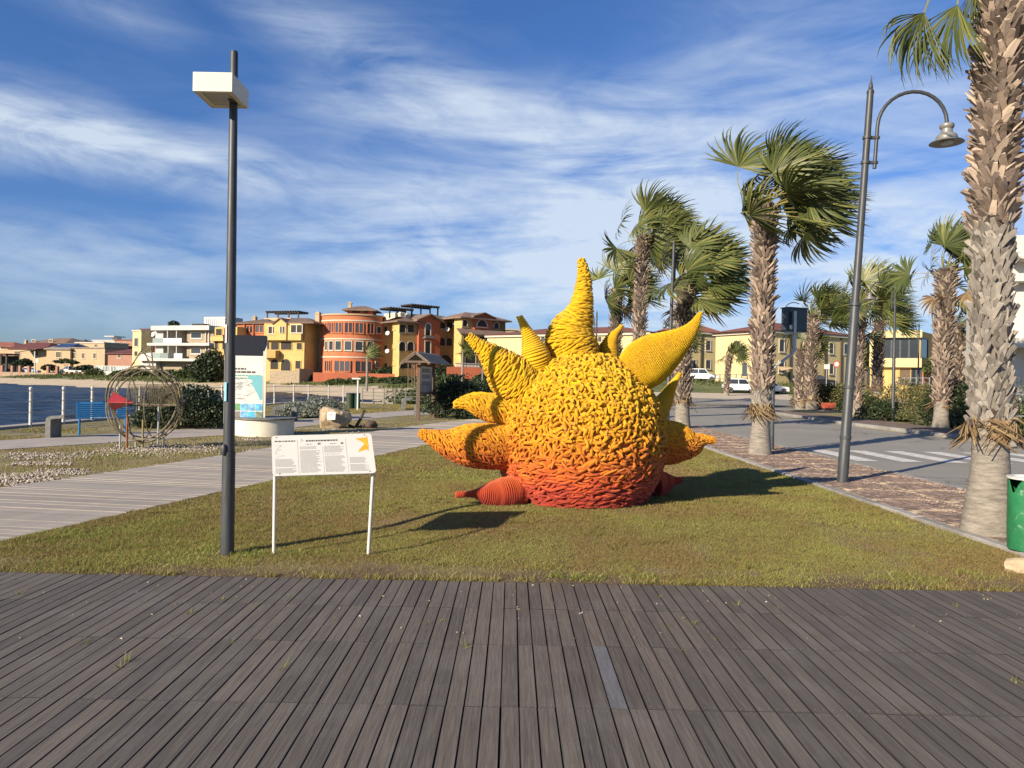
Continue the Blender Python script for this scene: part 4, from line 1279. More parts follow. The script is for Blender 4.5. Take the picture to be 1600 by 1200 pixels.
# ================================================================== PLANTS
M['leaf_dark'] = leafmat('dark_leaf', (.014, .024, .012), (.028, .045, .018), (.06, .085, .03), .15)
M['leaf_mid'] = leafmat('mid_leaf', (.030, .045, .016), (.060, .085, .026), (.12, .14, .05), .2)
M['leaf_grey'] = leafmat('grey_leaf', (.10, .12, .09), (.19, .21, .17), (.32, .34, .29), .15)
M['leaf_olive'] = leafmat('olive_leaf', (.06, .065, .022), (.12, .12, .04), (.22, .20, .08), .2)
M['twig'] = pm('twig', (.14, .10, .07), .9, .3, 8)
def leaf_cloud(c, rad, n_, size, seed, clumps=10, ground=None, aspect=.55):
    r = np.random.default_rng(seed)
    cl = r.normal(0, 1, (clumps, 3)); cl /= np.linalg.norm(cl, axis=1)[:, None]; cl[:, 2] = np.abs(cl[:, 2])
    cl *= r.uniform(.45, .85, (clumps, 1))
    k = r.integers(0, clumps, n_)
    d = r.normal(0, 1, (n_, 3)); d /= np.linalg.norm(d, axis=1)[:, None]
    p = cl[k]+d*(r.uniform(.2, 1, (n_, 1))**.5)*r.uniform(.28, .5, (clumps, 1))[k]
    half = r.uniform(0, 1, n_) < .45
    q = d*(r.uniform(.3, .95, (n_, 1))**.4); q[:, 2] = np.abs(q[:, 2])
    p = np.where(half[:, None], q, p)
    p = np.asarray(c)+p*np.asarray(rad)
    if ground is not None: p[:, 2] = np.maximum(p[:, 2], ground+.02+r.uniform(0, .1, n_))
    a = r.normal(0, 1, (n_, 3)); a /= np.linalg.norm(a, axis=1)[:, None]
    b = np.cross(a, r.normal(0, 1, (n_, 3))); b /= np.linalg.norm(b, axis=1)[:, None]
    s = size*r.uniform(.6, 1.3, (n_, 1))
    V_ = np.stack([p-a*s, p+b*s*aspect, p+a*s, p-b*s*aspect], 1).reshape(-1, 3)
    return V_
def bush(name, label, cat, c, rad, n_, size, mat, seed, group=None, clumps=10, aspect=.55):
    c = Vector(c)
    root = thing(name, label, cat, c, group)
    V_ = leaf_cloud((0, 0, rad[2]*.12), rad, n_, size, seed, clumps, 0, aspect)
    link('foliage', mesh_np('foliage', V_, np.arange(len(V_)).reshape(-1, 4)), mat, root)
    r_ = random.Random(seed); mb = MB()
    for i in range(7):
        a = r_.uniform(0, 6.28); k = r_.uniform(.3, .75)
        e = c+Vector((math.cos(a)*rad[0]*k, math.sin(a)*rad[1]*k, rad[2]*r_.uniform(.5, .9)))
        mb.tube([c+Vector((math.cos(a)*.05, math.sin(a)*.05, -.05)), c.lerp(e, .5)+Vector((0, 0, .06)), e], [.03*rad[2], .02*rad[2], .006*rad[2]], 5)
    obj('stem', mb, M['twig'], root)
    return root
bush('dark_bush', 'big rounded dark green bush behind the wire fish, beside the footpath', 'bush', G(292, 668), (1.62, 1.0, 1.28), 9000, .05, M['leaf_dark'], 1, clumps=14)
bush('grey_shrub', 'silvery grey shrub left of the green bins, behind the boulder', 'shrub', G(505, 653), (1.15, .8, .82), 5000, .045, M['leaf_grey'], 2, 'silvery shrubs')
bush('grey_shrub', 'silvery grey shrub just right of the map board, lower than its neighbour', 'shrub', G(462, 652), (.95, .7, .60), 3600, .045, M['leaf_grey'], 3, 'silvery shrubs')
bush('dark_shrub', 'dark leafy shrub at the foot of the roofed notice board, on its right', 'shrub', G(712, 653), (1.75, 1.2, 1.5), 8000, .06, M['leaf_dark'], 4, clumps=14)
bush('wide_bush', 'broad grey green bush behind the roofed notice board', 'bush', (-6.4, 58, tz1(-6.4, 58)-.1), (3.4, 2.0, 1.35), 8000, .10, M['leaf_mid'], 5, clumps=16)
bush('wide_bush', 'low bush between the notice board and the spiky sculpture', 'bush', (-3.0, 60, tz1(-3, 60)-.1), (3.0, 2.0, 1.4), 7000, .10, M['leaf_dark'], 6, clumps=16)
# planting along the far side of the road
bush('bed_shrub', 'tall dry olive shrub right of the far lamp post with the left-hand arm', 'shrub', (19.2, 33.5, .05), (1.6, 1.4, 1.75), 7000, .065, M['leaf_olive'], 10, 'shrubs in the far planting bed', aspect=.25)
bush('bed_shrub', 'dark green shrub left of the palm with the brown skirt', 'shrub', (18.4, 31.0, .05), (1.1, 1.1, 2.0), 6000, .055, M['leaf_dark'], 11, 'shrubs in the far planting bed')
bush('bed_shrub', 'tall leafy shrub between the skirted palm and the thick trunk', 'shrub', (17.9, 28.2, .05), (1.05, 1.0, 2.2), 6000, .055, M['leaf_dark'], 12, 'shrubs in the far planting bed')
bush('bed_shrub', 'low dark shrub at the foot of the far lamp post', 'shrub', (18.5, 36.5, .05), (1.5, 1.2, .95), 5000, .06, M['leaf_dark'], 13, 'shrubs in the far planting bed')
bush('bed_shrub', 'straggly olive bush behind the far lamp post', 'shrub', (20.6, 38.5, .05), (1.7, 1.4, 1.9), 6000, .07, M['leaf_olive'], 14, 'shrubs in the far planting bed', aspect=.3)
bush('bed_shrub', 'low green bush just right of the big near lamp post', 'shrub', (22.6, 47.5, .05), (1.7, 1.3, 1.2), 4500, .08, M['leaf_mid'], 15, 'shrubs in the far planting bed')
bush('bed_shrub', 'wide flowering bush behind the red planters', 'shrub', (24.3, 56.5, .1), (3.0, 1.4, 1.75), 7000, .09, M['leaf_olive'], 16, 'shrubs in the far planting bed')
bush('bed_shrub', 'green bush at the right edge before the white building', 'shrub', (17.5, 24.3, .05), (.95, .9, 1.5), 5000, .05, M['leaf_mid'], 17, 'shrubs in the far planting bed')
V_ = leaf_cloud((17.75, 26.2, .9), (1.0, .6, 1.0), 260, .035, 55, 8, .3)
# scrub on the dunes below the houses (each bush its own thing)
rg = random.Random(12)
spots = [(-30, 127, 2.4, .9), (-27, 126, 1.8, .8), (-20, 122, 2.8, .9), (-14, 122, 2.6, 1.0), (-10, 118, 2.8, 1.2), (-66, 150, 4.2, 1.7), (-58, 149, 3.6, 1.3), (-50, 146, 4.6, 1.9), (-72, 156, 4.5, 1.5), (-43, 141, 4.4, 1.6), (-82, 160, 4, 1.8), (-38, 136, 2.8, 1.2), (-24, 124, 3, 1.0), (-11.5, 108, 3.4, 1.3), (-17, 116, 3.2, 1.0), (-8, 100, 2.6, 1.1), (-3, 105, 3, 1.4), (-96, 172, 3.6, 1.9), (-88, 166, 3.0, 1.4)]
where = ['at the left end of the terracotta wall', 'below the left half of the terracotta wall', 'before the middle of the terracotta wall', 'right of the young palm on the bank', 'left of the three stakes', 'left of the white modern block', 'below the white modern block', 'dark mass below the yellow house', 'behind the wire fish', 'beside the map board', 'below the pink house', 'below the sandstone wall', 'under the sandstone wall on the bank', 'below the round orange house', 'on the bank left of the thin stake palm', 'above the sand right of the bins', 'on the bank behind the notice board', 'near the pale van', 'right of the pale van']
for (x, y, w, h), wh in zip(spots, where):
    bush('dune_bush', 'dune bush '+wh, 'bush', (x, y, tz1(x, y)-.15), (w, w*.7, h), 2600, .26, M[rg.choice(['leaf_dark', 'leaf_mid', 'scrub'])], rg.randrange(999), 'bushes on the dune below the houses')
# the big dark hedge left of the yellow house behind the lamp pole
bush('hedge_tree', 'dark round tree behind the map board at the corner of the yellow house', 'tree', (-57.5, 139, tz1(-57.5, 139)), (3.3, 2.6, 5.2), 5200, .3, M['leaf_dark'], 71)
bush('garden_hedge', 'clipped dark hedge on top of the red garden wall', 'hedge', (-21, 134.5, 1.9), (5.5, 1, 2.1), 4000, .24, M['leaf_dark'], 72, 'garden hedges')
bush('garden_hedge', 'bushy dark hedge before the arcade of the large corner house', 'hedge', (-12.5, 134.5, 1.9), (5, 1, 2.2), 4000, .24, M['leaf_dark'], 73, 'garden hedges')

# ================================================================== STREET FURNITURE
# square headed lamp post on the lawn
b = G(355, 866); d0 = 6.67
root = thing('lamp_post', 'dark grey lamp post with pale box-shaped head on the lawn left of the info sign', 'street lamp', b)
t_ = P(366, 80, d0)
q = P(357.5, 711, d0)
mb = MB(); mb.tube([b+Vector((0, 0, -.1)), b.lerp(q, .5), q], [.0605, .058, .0565], 20)
mb.tube([q, q+(t_-b).normalized()*.03], [.0585, .0585], 20)
obj('lower_pole', mb, M['pole_paint'], root, True)
mb = MB(); mb.tube([q, q.lerp(t_, .5), t_-Vector((0, 0, .015)), t_], [.0505, .042, .033, .028], 20)
obj('upper_pole', mb, M['pole_paint'], root, True)
mb = MB(); hc = P(353.5, 702, d0)+Vector((0, -.0555, 0))
mb.tube([hc+Vector((0, 0, z)) for z in (-.05, -.04, 0, .04, .05)], [.012, .02, .022, .02, .012], 10)
obj('hatch_door', mb, M['pole_paint'], root, True)
x0, x1, y0, y1, z0, z1 = -2.815, -2.475, 6.38, 6.78, 4.075, 4.232
mb = MB()
mb.box(x0, y0, z0, x1, y0+.012, z1); mb.box(x0, y1-.012, z0, x1, y1, z1); mb.box(x0, y0+.012, z0, x0+.012, y1-.012, z1); mb.box(x1-.012, y0+.012, z0, x1, y1-.012, z1)
mb.box(x0, y0, z1, x1, y1, z1+.008)
mb.box(x0+.012, y0+.012, z0+.006, x0+.05, y1-.012, z0+.016); mb.box(x1-.05, y0+.012, z0+.006, x1-.012, y1-.012, z0+.016)
mb.box(x0+.05, y0+.012, z0+.006, x1-.05, y0+.05, z0+.016); mb.box(x0+.05, y1-.05, z0+.006, x1-.05, y1-.012, z0+.016)
M['lamp_box'] = pm('lamp_box_paint', (.60, .59, .47), .45, .05, 6)
hd = obj('lamp_head', mb, M['lamp_box'], root)
mb = MB(); mb.box(x0+.05, y0+.05, z0+.010, x1-.05, y1-.05, z0+.016)
obj('lamp_glass', mb, pm('lamp_glass', (.30, .29, .26), .25, .1, 8), hd)
mb = MB(); mb.bar(((x0+x1)/2+.06, 6.60, 4.1), ((x0+x1)/2+.10, 6.60, 4.1), .05); mb.bar(P(364, 150, 6.67), Vector((x1-.02, 6.67, 4.13)), .05)
obj('bracket', mb, M['pole_paint'], root)
def sticker(px, py, w, h, col, lab, turn):       # thin curved label wrapped on the pole
    c = P(px, py, d0); cc = P(px, py, d0); mb = MB(); pts_ = []
    r_ = .056 if py > 711 else .0505-.0225*(711-py)/(711-80)+.0015
    ax = b.lerp(t_, (c.z-b.z)/(t_.z-b.z)); vs_ = []
    for k in range(9):
        a = -PI/2+turn+(k/8-.5)*w/r_
        for zz in (-h/2, h/2):
            vs_.append(Vector((ax.x+math.cos(a)*r_, ax.y+math.sin(a)*r_, c.z+zz)))
    mb.add(vs_, [(2*k, 2*k+2, 2*k+3, 2*k+1) for k in range(8)])
    return mb
o = obj('sticker', sticker(356.5, 522, .034, .165, None, '', -.75), pm('sticker_white', (.66, .62, .58), .5, .1, 30), root, label='narrow white sticker with red lettering')
mb = sticker(356.5, 522, .006, .13, None, '', -.75); 
for v_i, v_ in enumerate(mb.v): mb.v[v_i] = (v_[0]+(v_[0]-b.lerp(t_, .45).x)*.02, v_[1]-.001, v_[2])
obj('lettering', mb, pm('sticker_red', (.55, .08, .05), .5, .1, 30), o)
mb = sticker(357.5, 612, .030, .17, None, '', -.5)
mb.v = [(x+(.018*((z-1.45)/.1)), y, z) if False else (x, y, z) for x, y, z in mb.v]
obj('sticker', mb, pm('sticker_blue', (.22, .50, .60), .5, .25, 18), root, label='torn light blue sticker')

# info lectern
TL, TR, BR, BL = P(424, 681, 6.86), P(580, 677, 6.90), P(588, 739, 6.60), P(426, 744, 6.56)
root = thing('info_sign', 'white slanted information sign on two thin posts in front of the sculpture', 'sign', G(500, 866))
def pq(u, v, off=0.0):        # u to the right, v down the panel
    p_ = TL.lerp(TR, u).lerp(BL.lerp(BR, u), v); return p_+pn*off
pn = (TR-TL).cross(BL-TL).normalized()
if pn.y > 0: pn = -pn
out = []
for (cu, cv, a0) in ((.035, .07, PI), (.965, .07, 1.5*PI), (.965, .93, 0), (.035, .93, .5*PI)):
    for k in range(5):
        a = a0+k/4*PI/2; out.append((cu+.035*math.cos(a), cv+.07*math.sin(a)))
mb = MB(); mb.plate([pq(u, v) for u, v in out], -pn*.012)
panel = obj('panel', mb, pm('sign_panel', (.50, .49, .46), .35, .03, 6), root)
M['ink'] = pm('print_ink', (.06, .06, .06), .6, .1, 10)
M['ink_pale'] = pm('pale_print', (.20, .205, .21), .6, .1, 10)
M['ink_block'] = pm('print_block', (.70, .71, .68), .5, .05, 10)
def rectuv(mb, u0, v0, u1, v1, off=.0012):
    mb.add([pq(u0, v0, off), pq(u0, v1, off), pq(u1, v1, off), pq(u1, v0, off)], [(0, 1, 2, 3)])
rg = random.Random(2)
mb = MB()
for u in (.255, .50, .735): rectuv(mb, u, .12 if u != .50 else .30, u+.0018, .97)
mbl = MB()
def words(mb, u0, u1, v, h, gap=.006):
    u = u0
    while u < u1:
        w = min(rg.uniform(.008, .03), u1-u); rectuv(mb, u, v, u+w, v+h); u += w+gap
words(mb, .03, .235, .135, .032); words(mb, .34, .66, .135, .04); words(mb, .335, .40, .235, .014); words(mb, .58, .64, .235, .014)
words(mb, .455, .485, .215, .045, .003); words(mb, .685, .71, .215, .045, .003)
for u0, u1, v0, v1 in ((.03, .235, .60, .95), (.275, .48, .30, .95), (.515, .72, .30, .95), (.755, .95, .60, .95)):
    v = v0
    while v < v1:
        if rg.random() > .07: words(mbl, u0, u1-rg.uniform(0, .05), v, .0115, .003)
        v += .025
for k in range(3): mb.add([pq(.30+.018*math.cos(2.1*k+PI/2), .14-.05*math.sin(2.1*k+PI/2), .0012), pq(.30, .14, .0012), pq(.30+.014*math.cos(2.1*k+PI/2+.5), .14-.04*math.sin(2.1*k+PI/2+.5), .0012)], [(0, 2, 1)])
obj('lettering', mb, M['ink'], panel)
obj('small_print', mbl, M['ink_pale'], panel, kind='stuff')
# line drawing on the left, coloured emblem on the right
ln = MB()
star = [(.03, .27), (.10, .25), (.045, .36), (.09, .36), (.035, .42), (.05, .48), (.13, .52), (.06, .54), (.035, .58)]
for (a, c_) in zip(star[:-1], star[1:]): ln.bar(pq(*a, .0012), pq(*c_, .0012), .0025, .0006)
obj('line_drawing', ln, M['ink_pale'], panel)
em = MB()
poly = [(.955, .03), (.945, .10), (.92, .115), (.83, .125), (.885, .20), (.915, .25), (.90, .34), (.855, .42), (.85, .48), (.90, .43), (.945, .42), (.953, .46), (.958, .30)]
em.add([pq(.935, .25, .0013)]+[pq(u, v, .0013) for u, v in poly], [(0, k+1, k+2) for k in range(len(poly)-1)]+[(0, len(poly), 1)])
obj('emblem', em, pm('emblem_orange', (.56, .24, .02), .5, .25, 25, col2=(.60, .33, .02)), panel)
for (a, c_, r_) in (((429.5, 743, 6.62), (428, 866), .016), ((583, 739, 6.66), (575, 866), .016)):
    g_ = G(*c_); mb = MB(); mb.tube([g_+Vector((0, 0, -.08)), P(*a)], r_, 12)
    obj('leg', mb, M['white_paint'], root, True)
for px in (434, 577):
    mb = MB(); p_ = P(px, 744.5 if px < 500 else 738.5, 6.64); mb.obox(p_, (.035, 0, 0), (0, .02, 0), (0, 0, .009)); obj('clamp', mb, M['dark_metal'], root)
mb = MB()
for u, v in ((.07, .955), (.94, .955), (.05, .05), (.93, .04)):
    mb.tube([pq(u, v, 0), pq(u, v, .003)], .006, 8)
obj('bolt', mb, M['dark_metal'], root)

# street lamps with swan neck arm
def swan_lamp(base, height, label, ang, lean=(0, 0), r0=.089, span=1.12, lod=16):
    base = Vector(base)
    root = thing('street_lamp', label, 'street lamp', base, 'swan neck street lamps')
    up = Vector((lean[0], lean[1], 1)).normalized(); k = height/6.9
    mb = MB(); mb.tube([base+up*z for z in (-.05, .5*k, .52*k, 3.0*k, 3.02*k, 4.2*k, height-.28*k)], [r0, r0, r0*.95, r0*.82, r0*.72, r0*.66, r0*.60], lod)
    for z in (.75, 1.6, 3.0): mb.tube([base+up*z*k, base+up*(z+.05)*k], r0*1.06, lod)
    obj('post', mb, M['pole_paint'], root, True)
    mb = MB(); t0 = base+up*(height-.30*k)
    mb.tube([t0, t0+up*.03, t0+up*.05, t0+up*.10, t0+up*.16, t0+up*.20, t0+up*.24, t0+up*.30], [r0*.66, r0*.66, r0*.45, r0*.4, r0*.28, r0*.14, r0*.12, r0*.03], lod)
    obj('finial', mb, M['pole_paint'], root, True)
    dv = Vector((math.cos(ang), math.sin(ang), 0)); s0 = height-1.36*k
    off = .155*k
    a0 = base+up*s0+dv*off
    R_ = span*.5*k
    pts = [a0+up*(-.22*k), a0+up*.5*k]
    cc = a0+up*.5*k+dv*R_
    for i in range(1, 15):
        a = PI-PI*i/14*.97; pts.append(cc+dv*R_*math.cos(a)+up*R_*1.02*math.sin(a))
    pts.append(pts[-1]+Vector((0, 0, -.06*k)))
    mb = MB(); mb.tube(pts, .030*k, 10); arm = obj('arm', mb, M['pole_paint'], root, True)
    for z in (0, .42):
        mb = MB(); c_ = base+up*(s0-.12*k+z*k); mb.bar(c_, c_+dv*(off+.045*k), .05*k, .045*k)
        mb.tube([c_-up*.022*k, c_+up*.022*k], r0*.82, lod); mb.tube([c_+dv*off-up*.022*k, c_+dv*off+up*.022*k], .045*k, 10); obj('clamp', mb, M['pole_paint'], root)
    e = pts[-1]
    mb = MB(); mb.lathe(e, [(z_[0]*k, z_[1]*k) for z_ in [(.05, .03), (.105, .02), (.115, -.01), (.105, -.04), (.085, -.06), (.09, -.12), (.15, -.16), (.165, -.20), (.16, -.235), (.25, -.275), (.265, -.29), (.24, -.29), (.12, -.275), (.0, -.27)]], 24)
    hd = obj('lantern', mb, pm('lantern_grey', (.22, .215, .20), .45, .12, 8, metal=.2) if 'lantern_grey' not in bpy.data.materials else bpy.data.materials['lantern_grey'], root, True)
    mb = MB(); mb.lathe(e+Vector((0, 0, -.27*k)), [(.11*k, -.012*k), (.09*k, -.035*k), (0, -.045*k)], 16); obj('lamp_glass', mb, M['galv'], hd, True)
    return root
swan_lamp(G(1316, 755), 6.95, 'large dark swan neck street lamp on the near pavement left of the thick palm', -.08, (.052, 0), lod=20)
swan_lamp((5.6, 26.5, 0), 6.95, 'swan neck street lamp in the palm row behind the sculpture', .9, (.02, 0))
swan_lamp((18.6, 35.9, .06), 7.1, 'swan neck street lamp across the road with its arm pointing left', PI+.1, (.0, 0))
swan_lamp((5.9, 52, 0), 6.9, 'distant street lamp seen small behind the sculpture, right of the slim palm', PI, (.0, 0), lod=10)
swan_lamp((36.4, 66, .2), 7.6, 'distant street lamp before the modern building, arm pointing left', PI, (.0, 0), lod=10)

# sign box on a cranked pole
b = G(1206, 704)
root = thing('traffic_sign_box', 'dark box sign on a cranked grey pole beside the tallest palm', 'road sign', b, None)
dd = b.y
mb = MB(); a1, a2, a3, a4 = P(1209, 577, dd), P(1213, 571, dd), P(1237, 554, dd), P(1242, 546, dd)
mb.tube([b+Vector((0, 0, -.05)), P(1207, 640, dd), a1], [.055, .05, .048], 12)
obj('lower_pole', mb, M['dark_metal'], root, True)
mb = MB(); mb.tube([a1, a2, a3, a4, P(1242.5, 486, dd)], .036, 12); obj('upper_pole', mb, M['galv'], root, True)
mb = MB(); c = P(1241, 500, dd+.26)
ax, ay = Vector((.93, .36, 0)), Vector((-.36, .93, 0))
mb.obox(c, ax*.31, ay*.12, Vector((0, 0, .29)))
for s_ in (-1, 1): mb.obox(c+Vector((0, 0, .30*s_)), ax*.33, ay*.15, Vector((0, 0, .012)))
bx = obj('box', mb, pm('sign_box', (.045, .055, .062), .35, .2, 6, metal=.2), root)
mb = MB(); mb.obox(c-ay*.125, ax*.28, ay*.004, Vector((0, 0, .26))); obj('screen', mb, M['glass'], bx)
mb = MB()
pts = [c+Vector((-.30, -.1, .2))]+[c+ax*(-.30+.30*(1-math.cos(a)))+Vector((0, 0, .25+.20*math.sin(a))) for a in np.linspace(0, PI/1.5, 8)]
mb.tube(pts, .011, 6); obj('hoop', mb, M['dark_metal'], root)
mb = MB(); mb.lathe(c+Vector((-.16, -.20, -.25)), [(.02, -.03), (.05, 0), (.05, .09), (.02, .12)], 10); mb.obox(c+Vector((-.2, -.12, -.33)), (.07, 0, 0), (0, .07, 0), (0, 0, .05))
obj('sensor', mb, M['galv'], root)

# green litter bin and stone
c = Vector((5.165, 7.28, 0))
root = thing('litter_bin', 'green metal litter bin with pale rim at the right edge, flaking paint', 'bin', c)
m_g = pm('green_paint', (.02, .155, .06), .5, .25, 7, bmp=.15)
n_, l_ = m_g.node_tree.nodes, m_g.node_tree.links
p_ = n_['Principled BSDF']; old = p_.inputs['Base Color'].links[0].from_socket
tcn = n_.new('ShaderNodeTexCoord')
fl = noise(n_, l_, tcn.outputs['Object'], 9, 6, .72, .5)
l_.new(mixn(n_, l_, mth(n_, l_, 'MULTIPLY', mth(n_, l_, 'SUBTRACT', fl, .60), 9, True), old, (.20, .33, .22)), p_.inputs['Base Color'])
mb = MB(); n0 = 32; vs_, fs_ = [], []
for k in range(n0):
    a = 2*PI*k/n0
    top = .745 - (.17*max(0, 1-abs(((a-PI*1.03+PI) % (2*PI)-PI))/.42) if abs(((a-PI*1.03+PI) % (2*PI)-PI)) < .42 else 0)
    for r_, z in ((.200, .05), (.205, .30), (.205, top-.02), (.205, top), (.193, top), (.193, .09)):
        vs_.append(c+Vector((r_*math.cos(a), r_*math.sin(a), z)))
for k in range(n0):
    for j in range(5):
        a_ = k*6+j; b_ = ((k+1) % n0)*6+j; fs_.append((a_, b_, b_+1, a_+1))
mb.add(vs_, fs_); mb.lathe(c+Vector((0, 0, .06)), [(.2, 0), (0, .01)], n0)
obj('drum', mb, m_g, root, True)
mb = MB(); mb.lathe(c+Vector((0, 0, .745)), [(.200, -.004), (.217, .0), (.220, .018), (.200, .024), (.17, .024), (.165, .0)], 32); obj('rim', mb, M['white_paint'], root, True)
mb = MB()
for k in range(3): a = 2*PI*k/3+.5; mb.tube([c+Vector((.14*math.cos(a), .14*math.sin(a), -.02)), c+Vector((.14*math.cos(a), .14*math.sin(a), .07))], .025, 8)
obj('foot', mb, M['dark_metal'], root)
def rock(name, label, cat, c, rad, mat, seed, group=None, parent=None, sub=3, rough=.22):
    import bmesh
    bm = bmesh.new(); bmesh.ops.create_icosphere(bm, subdivisions=sub, radius=1)
    r_ = random.Random(seed); dirs = [(Vector((r_.gauss(0, 1), r_.gauss(0, 1), r_.gauss(0, 1))).normalized(), r_.uniform(.62, .95)) for _ in range(14)]
    for v in bm.verts:
        k = 1.0
        for d_, h_ in dirs:
            q = v.co.normalized().dot(d_)
            if q > 1e-3: k = min(k, h_/q)
        k *= 1+r_.uniform(-.02, .02)
        v.co = Vector((v.co.x*rad[0], v.co.y*rad[1], v.co.z*rad[2]))*k
    me = bpy.data.meshes.new(name); bm.to_mesh(me); bm.free()
    o = link(name, me, mat, parent); o.location = c
    if parent is None: tag(o, label, cat, group)
    return o
M['rock'] = pm('rock', (.30, .23, .15), .92, .35, 5, bmp=.8, col2=(.38, .30, .20))
M['rock_pale'] = pm('pale_rock', (.46, .36, .22), .9, .2, 6, bmp=.6)
rock('stone_block', 'rough tan stone block on the lawn below the green bin', 'stone', G(1597, 893)+Vector((.03, .02, .03)), (.21, .16, .10), M['rock_pale'], 3)

# boulder with plaque
c = G(517, 669)+Vector((0, .3, .26))
root = thing('boulder', 'brown boulder with a white plaque beside the footpath', 'boulder', G(517, 669)+Vector((0, .3, 0)))
o = rock('stone', '', '', Vector((0, 0, .27)), (.62, .45, .50), M['rock'], 8, parent=root, sub=4)
mb = MB(); q = P(518, 649.5, G(517, 669).y-.25); mb.obox(q, (.135, -.03, 0), (.003, .012, .004), (-.006, .05, .12)); pl = obj('plaque', mb, M['white_paint'], root)
mb = MB()
for k in range(4): mb.obox(q+Vector((0, -.0146, .07-.04*k)), (.09-.015*(k % 2), .013, 0), (0, .002, 0), (0, 0, .006))
obj('lettering', mb, M['ink_pale'], pl)
# anchor
g_ = G(566, 668)
root = thing('anchor', 'rusty old anchor lying in the grass right of the boulder', 'anchor', g_)
M['rust'] = pm('rust', (.085, .062, .05), .9, .35, 9, bmp=.5)
mb = MB(); mb.tube([P(556, 667, g_.y), P(563, 655, g_.y), P(568, 644, g_.y)], [.055, .05, .045], 8); mb.lathe(P(568, 642, g_.y), [(.0, -.05), (.06, -.03), (.075, 0), (.06, .03), (0, .05)], 8); obj('shank', mb, M['rust'], root, True)
mb = MB(); mb.tube([P(545, 664, g_.y), P(552, 668, g_.y-.1), P(562, 668, g_.y-.1), P(570, 663, g_.y-.1)], [.04, .06, .07, .04], 8); obj('crown_arm', mb, M['rust'], root, True)
rock('fluke', '', '', P(581, 663, g_.y-.05)-root.location, (.23, .2, .17), M['rust'], 5, parent=root)

# round plinth with the map board
c = G(399, 682)+Vector((0, .75, 0))
root = thing('map_board', 'tall map board with dark header standing on a round white plinth', 'map board', c)
M['plinth'] = pm('plinth_white', (.66, .62, .50), .8, .12, 2.2, bmp=.2)
mb = MB(); mb.lathe(c, [(.80, -.1), (.80, .46)], 40); obj('plinth', mb, M['plinth'], root, True)
mb = MB(); mb.lathe(c, [(.80, .44), (.86, .45), (.86, .49), (0, .492)], 40); obj('plinth_cap', mb, M['grey_conc'], root)
def B_(px, py): return P(px, py, c.y-.25)
x0_, x1_, zb, zt, zh = B_(350, 600).x, B_(411, 600).x, B_(380, 654).z, B_(380, 557).z, B_(380, 524).z
yb = c.y-.25
mb = MB(); mb.box(x0_, yb, zb-.15, x1_, yb+.07, zt+.02)
pb = obj('board', mb, M['white_paint'], root)
mb = MB(); mb.plate([(x0_-.02, yb-.10, zh), (x1_+.10, yb-.10, zh), (x1_+.0, yb+.03, zt), (x0_-.02, yb+.03, zt)], (0, .05, .0)); obj('header', mb, pm('header_dark', (.018, .022, .035), .4, .1, 4), root)
mb = MB(); mb.bar((x1_+.012, yb+.03, zb-.15), (x1_+.05, yb+.0, zh), .02, .10); obj('side_edge', mb, M['cream'], root)
def rx(mb, u0, v0, u1, v1, off=.004): mb.add([(x0_+(x1_-x0_)*u, yb-off, zt+(zb-zt)*v) for u, v in ((u0, v0), (u0, v1), (u1, v1), (u1, v0))], [(0, 1, 2, 3)])
mb = MB(); rg = random.Random(4)
def words2(mb, u0, u1, v, h):
    u = u0
    while u < u1:
        w = min(rg.uniform(.05, .13), u1-u); rx(mb, u, v, u+w, v+h); u += w+.018
words2(mb, .26, .56, .185, .028); words2(mb, .26, .80, .235, .030)
obj('lettering', mb, M['ink'], pb)
mb = MB(); words2(mb, .26, .95, .295, .022); words2(mb, .26, .66, .34, .02); obj('subtitle', mb, pm('print_green', (.13, .30, .25), .6, .1, 9), pb)
mb = MB()
for k in range(10): words2(mb, .27+.1*rg.random(), .40+.12*rg.random(), .42+.012*k, .006)
for k in range(26):
    a = (rg.uniform(.28, .62), rg.uniform(.46, .92)); q_ = (a[0]+rg.uniform(.08, .2), a[1]+rg.uniform(-.05, .05))
    mb.bar((x0_+(x1_-x0_)*a[0], yb-.004, zt+(zb-zt)*a[1]*.75), (x0_+(x1_-x0_)*q_[0], yb-.004, zt+(zb-zt)*q_[1]*.75), .006, .004)
obj('map_lines', mb, M['ink_pale'], pb)
mb = MB(); pl_ = [(.60, .385), (.98, .385), (.98, .76), (.93, .78), (.88, .70), (.80, .62), (.76, .56), (.68, .52), (.74, .47), (.64, .44)]
mb.add([(x0_+(x1_-x0_)*u, yb-.005, zt+(zb-zt)*(v-.08)) for u, v in pl_], [tuple(range(len(pl_)-1, -1, -1))]); obj('map_sea', mb, pm('map_teal', (.14, .40, .44), .6, .05, 9), pb)
tile_cols = [(.10, .22, .10), (.10, .30, .55), (.12, .28, .40), (.08, .28, .50), (.14, .13, .12), (.10, .25, .42), (.04, .28, .55), (.12, .15, .10)]
for r_ in range(2):
    for k in range(4):
        mb = MB(); rx(mb, .25+.19*k, .76+.125*r_, .25+.19*k+.175, .76+.125*r_+.11)
        cc = tile_cols[r_*4+k]; obj('photo_tile', mb, pm('tile_print', cc, .5, .45, 9, col2=dk(cc, 1.6)), pb)
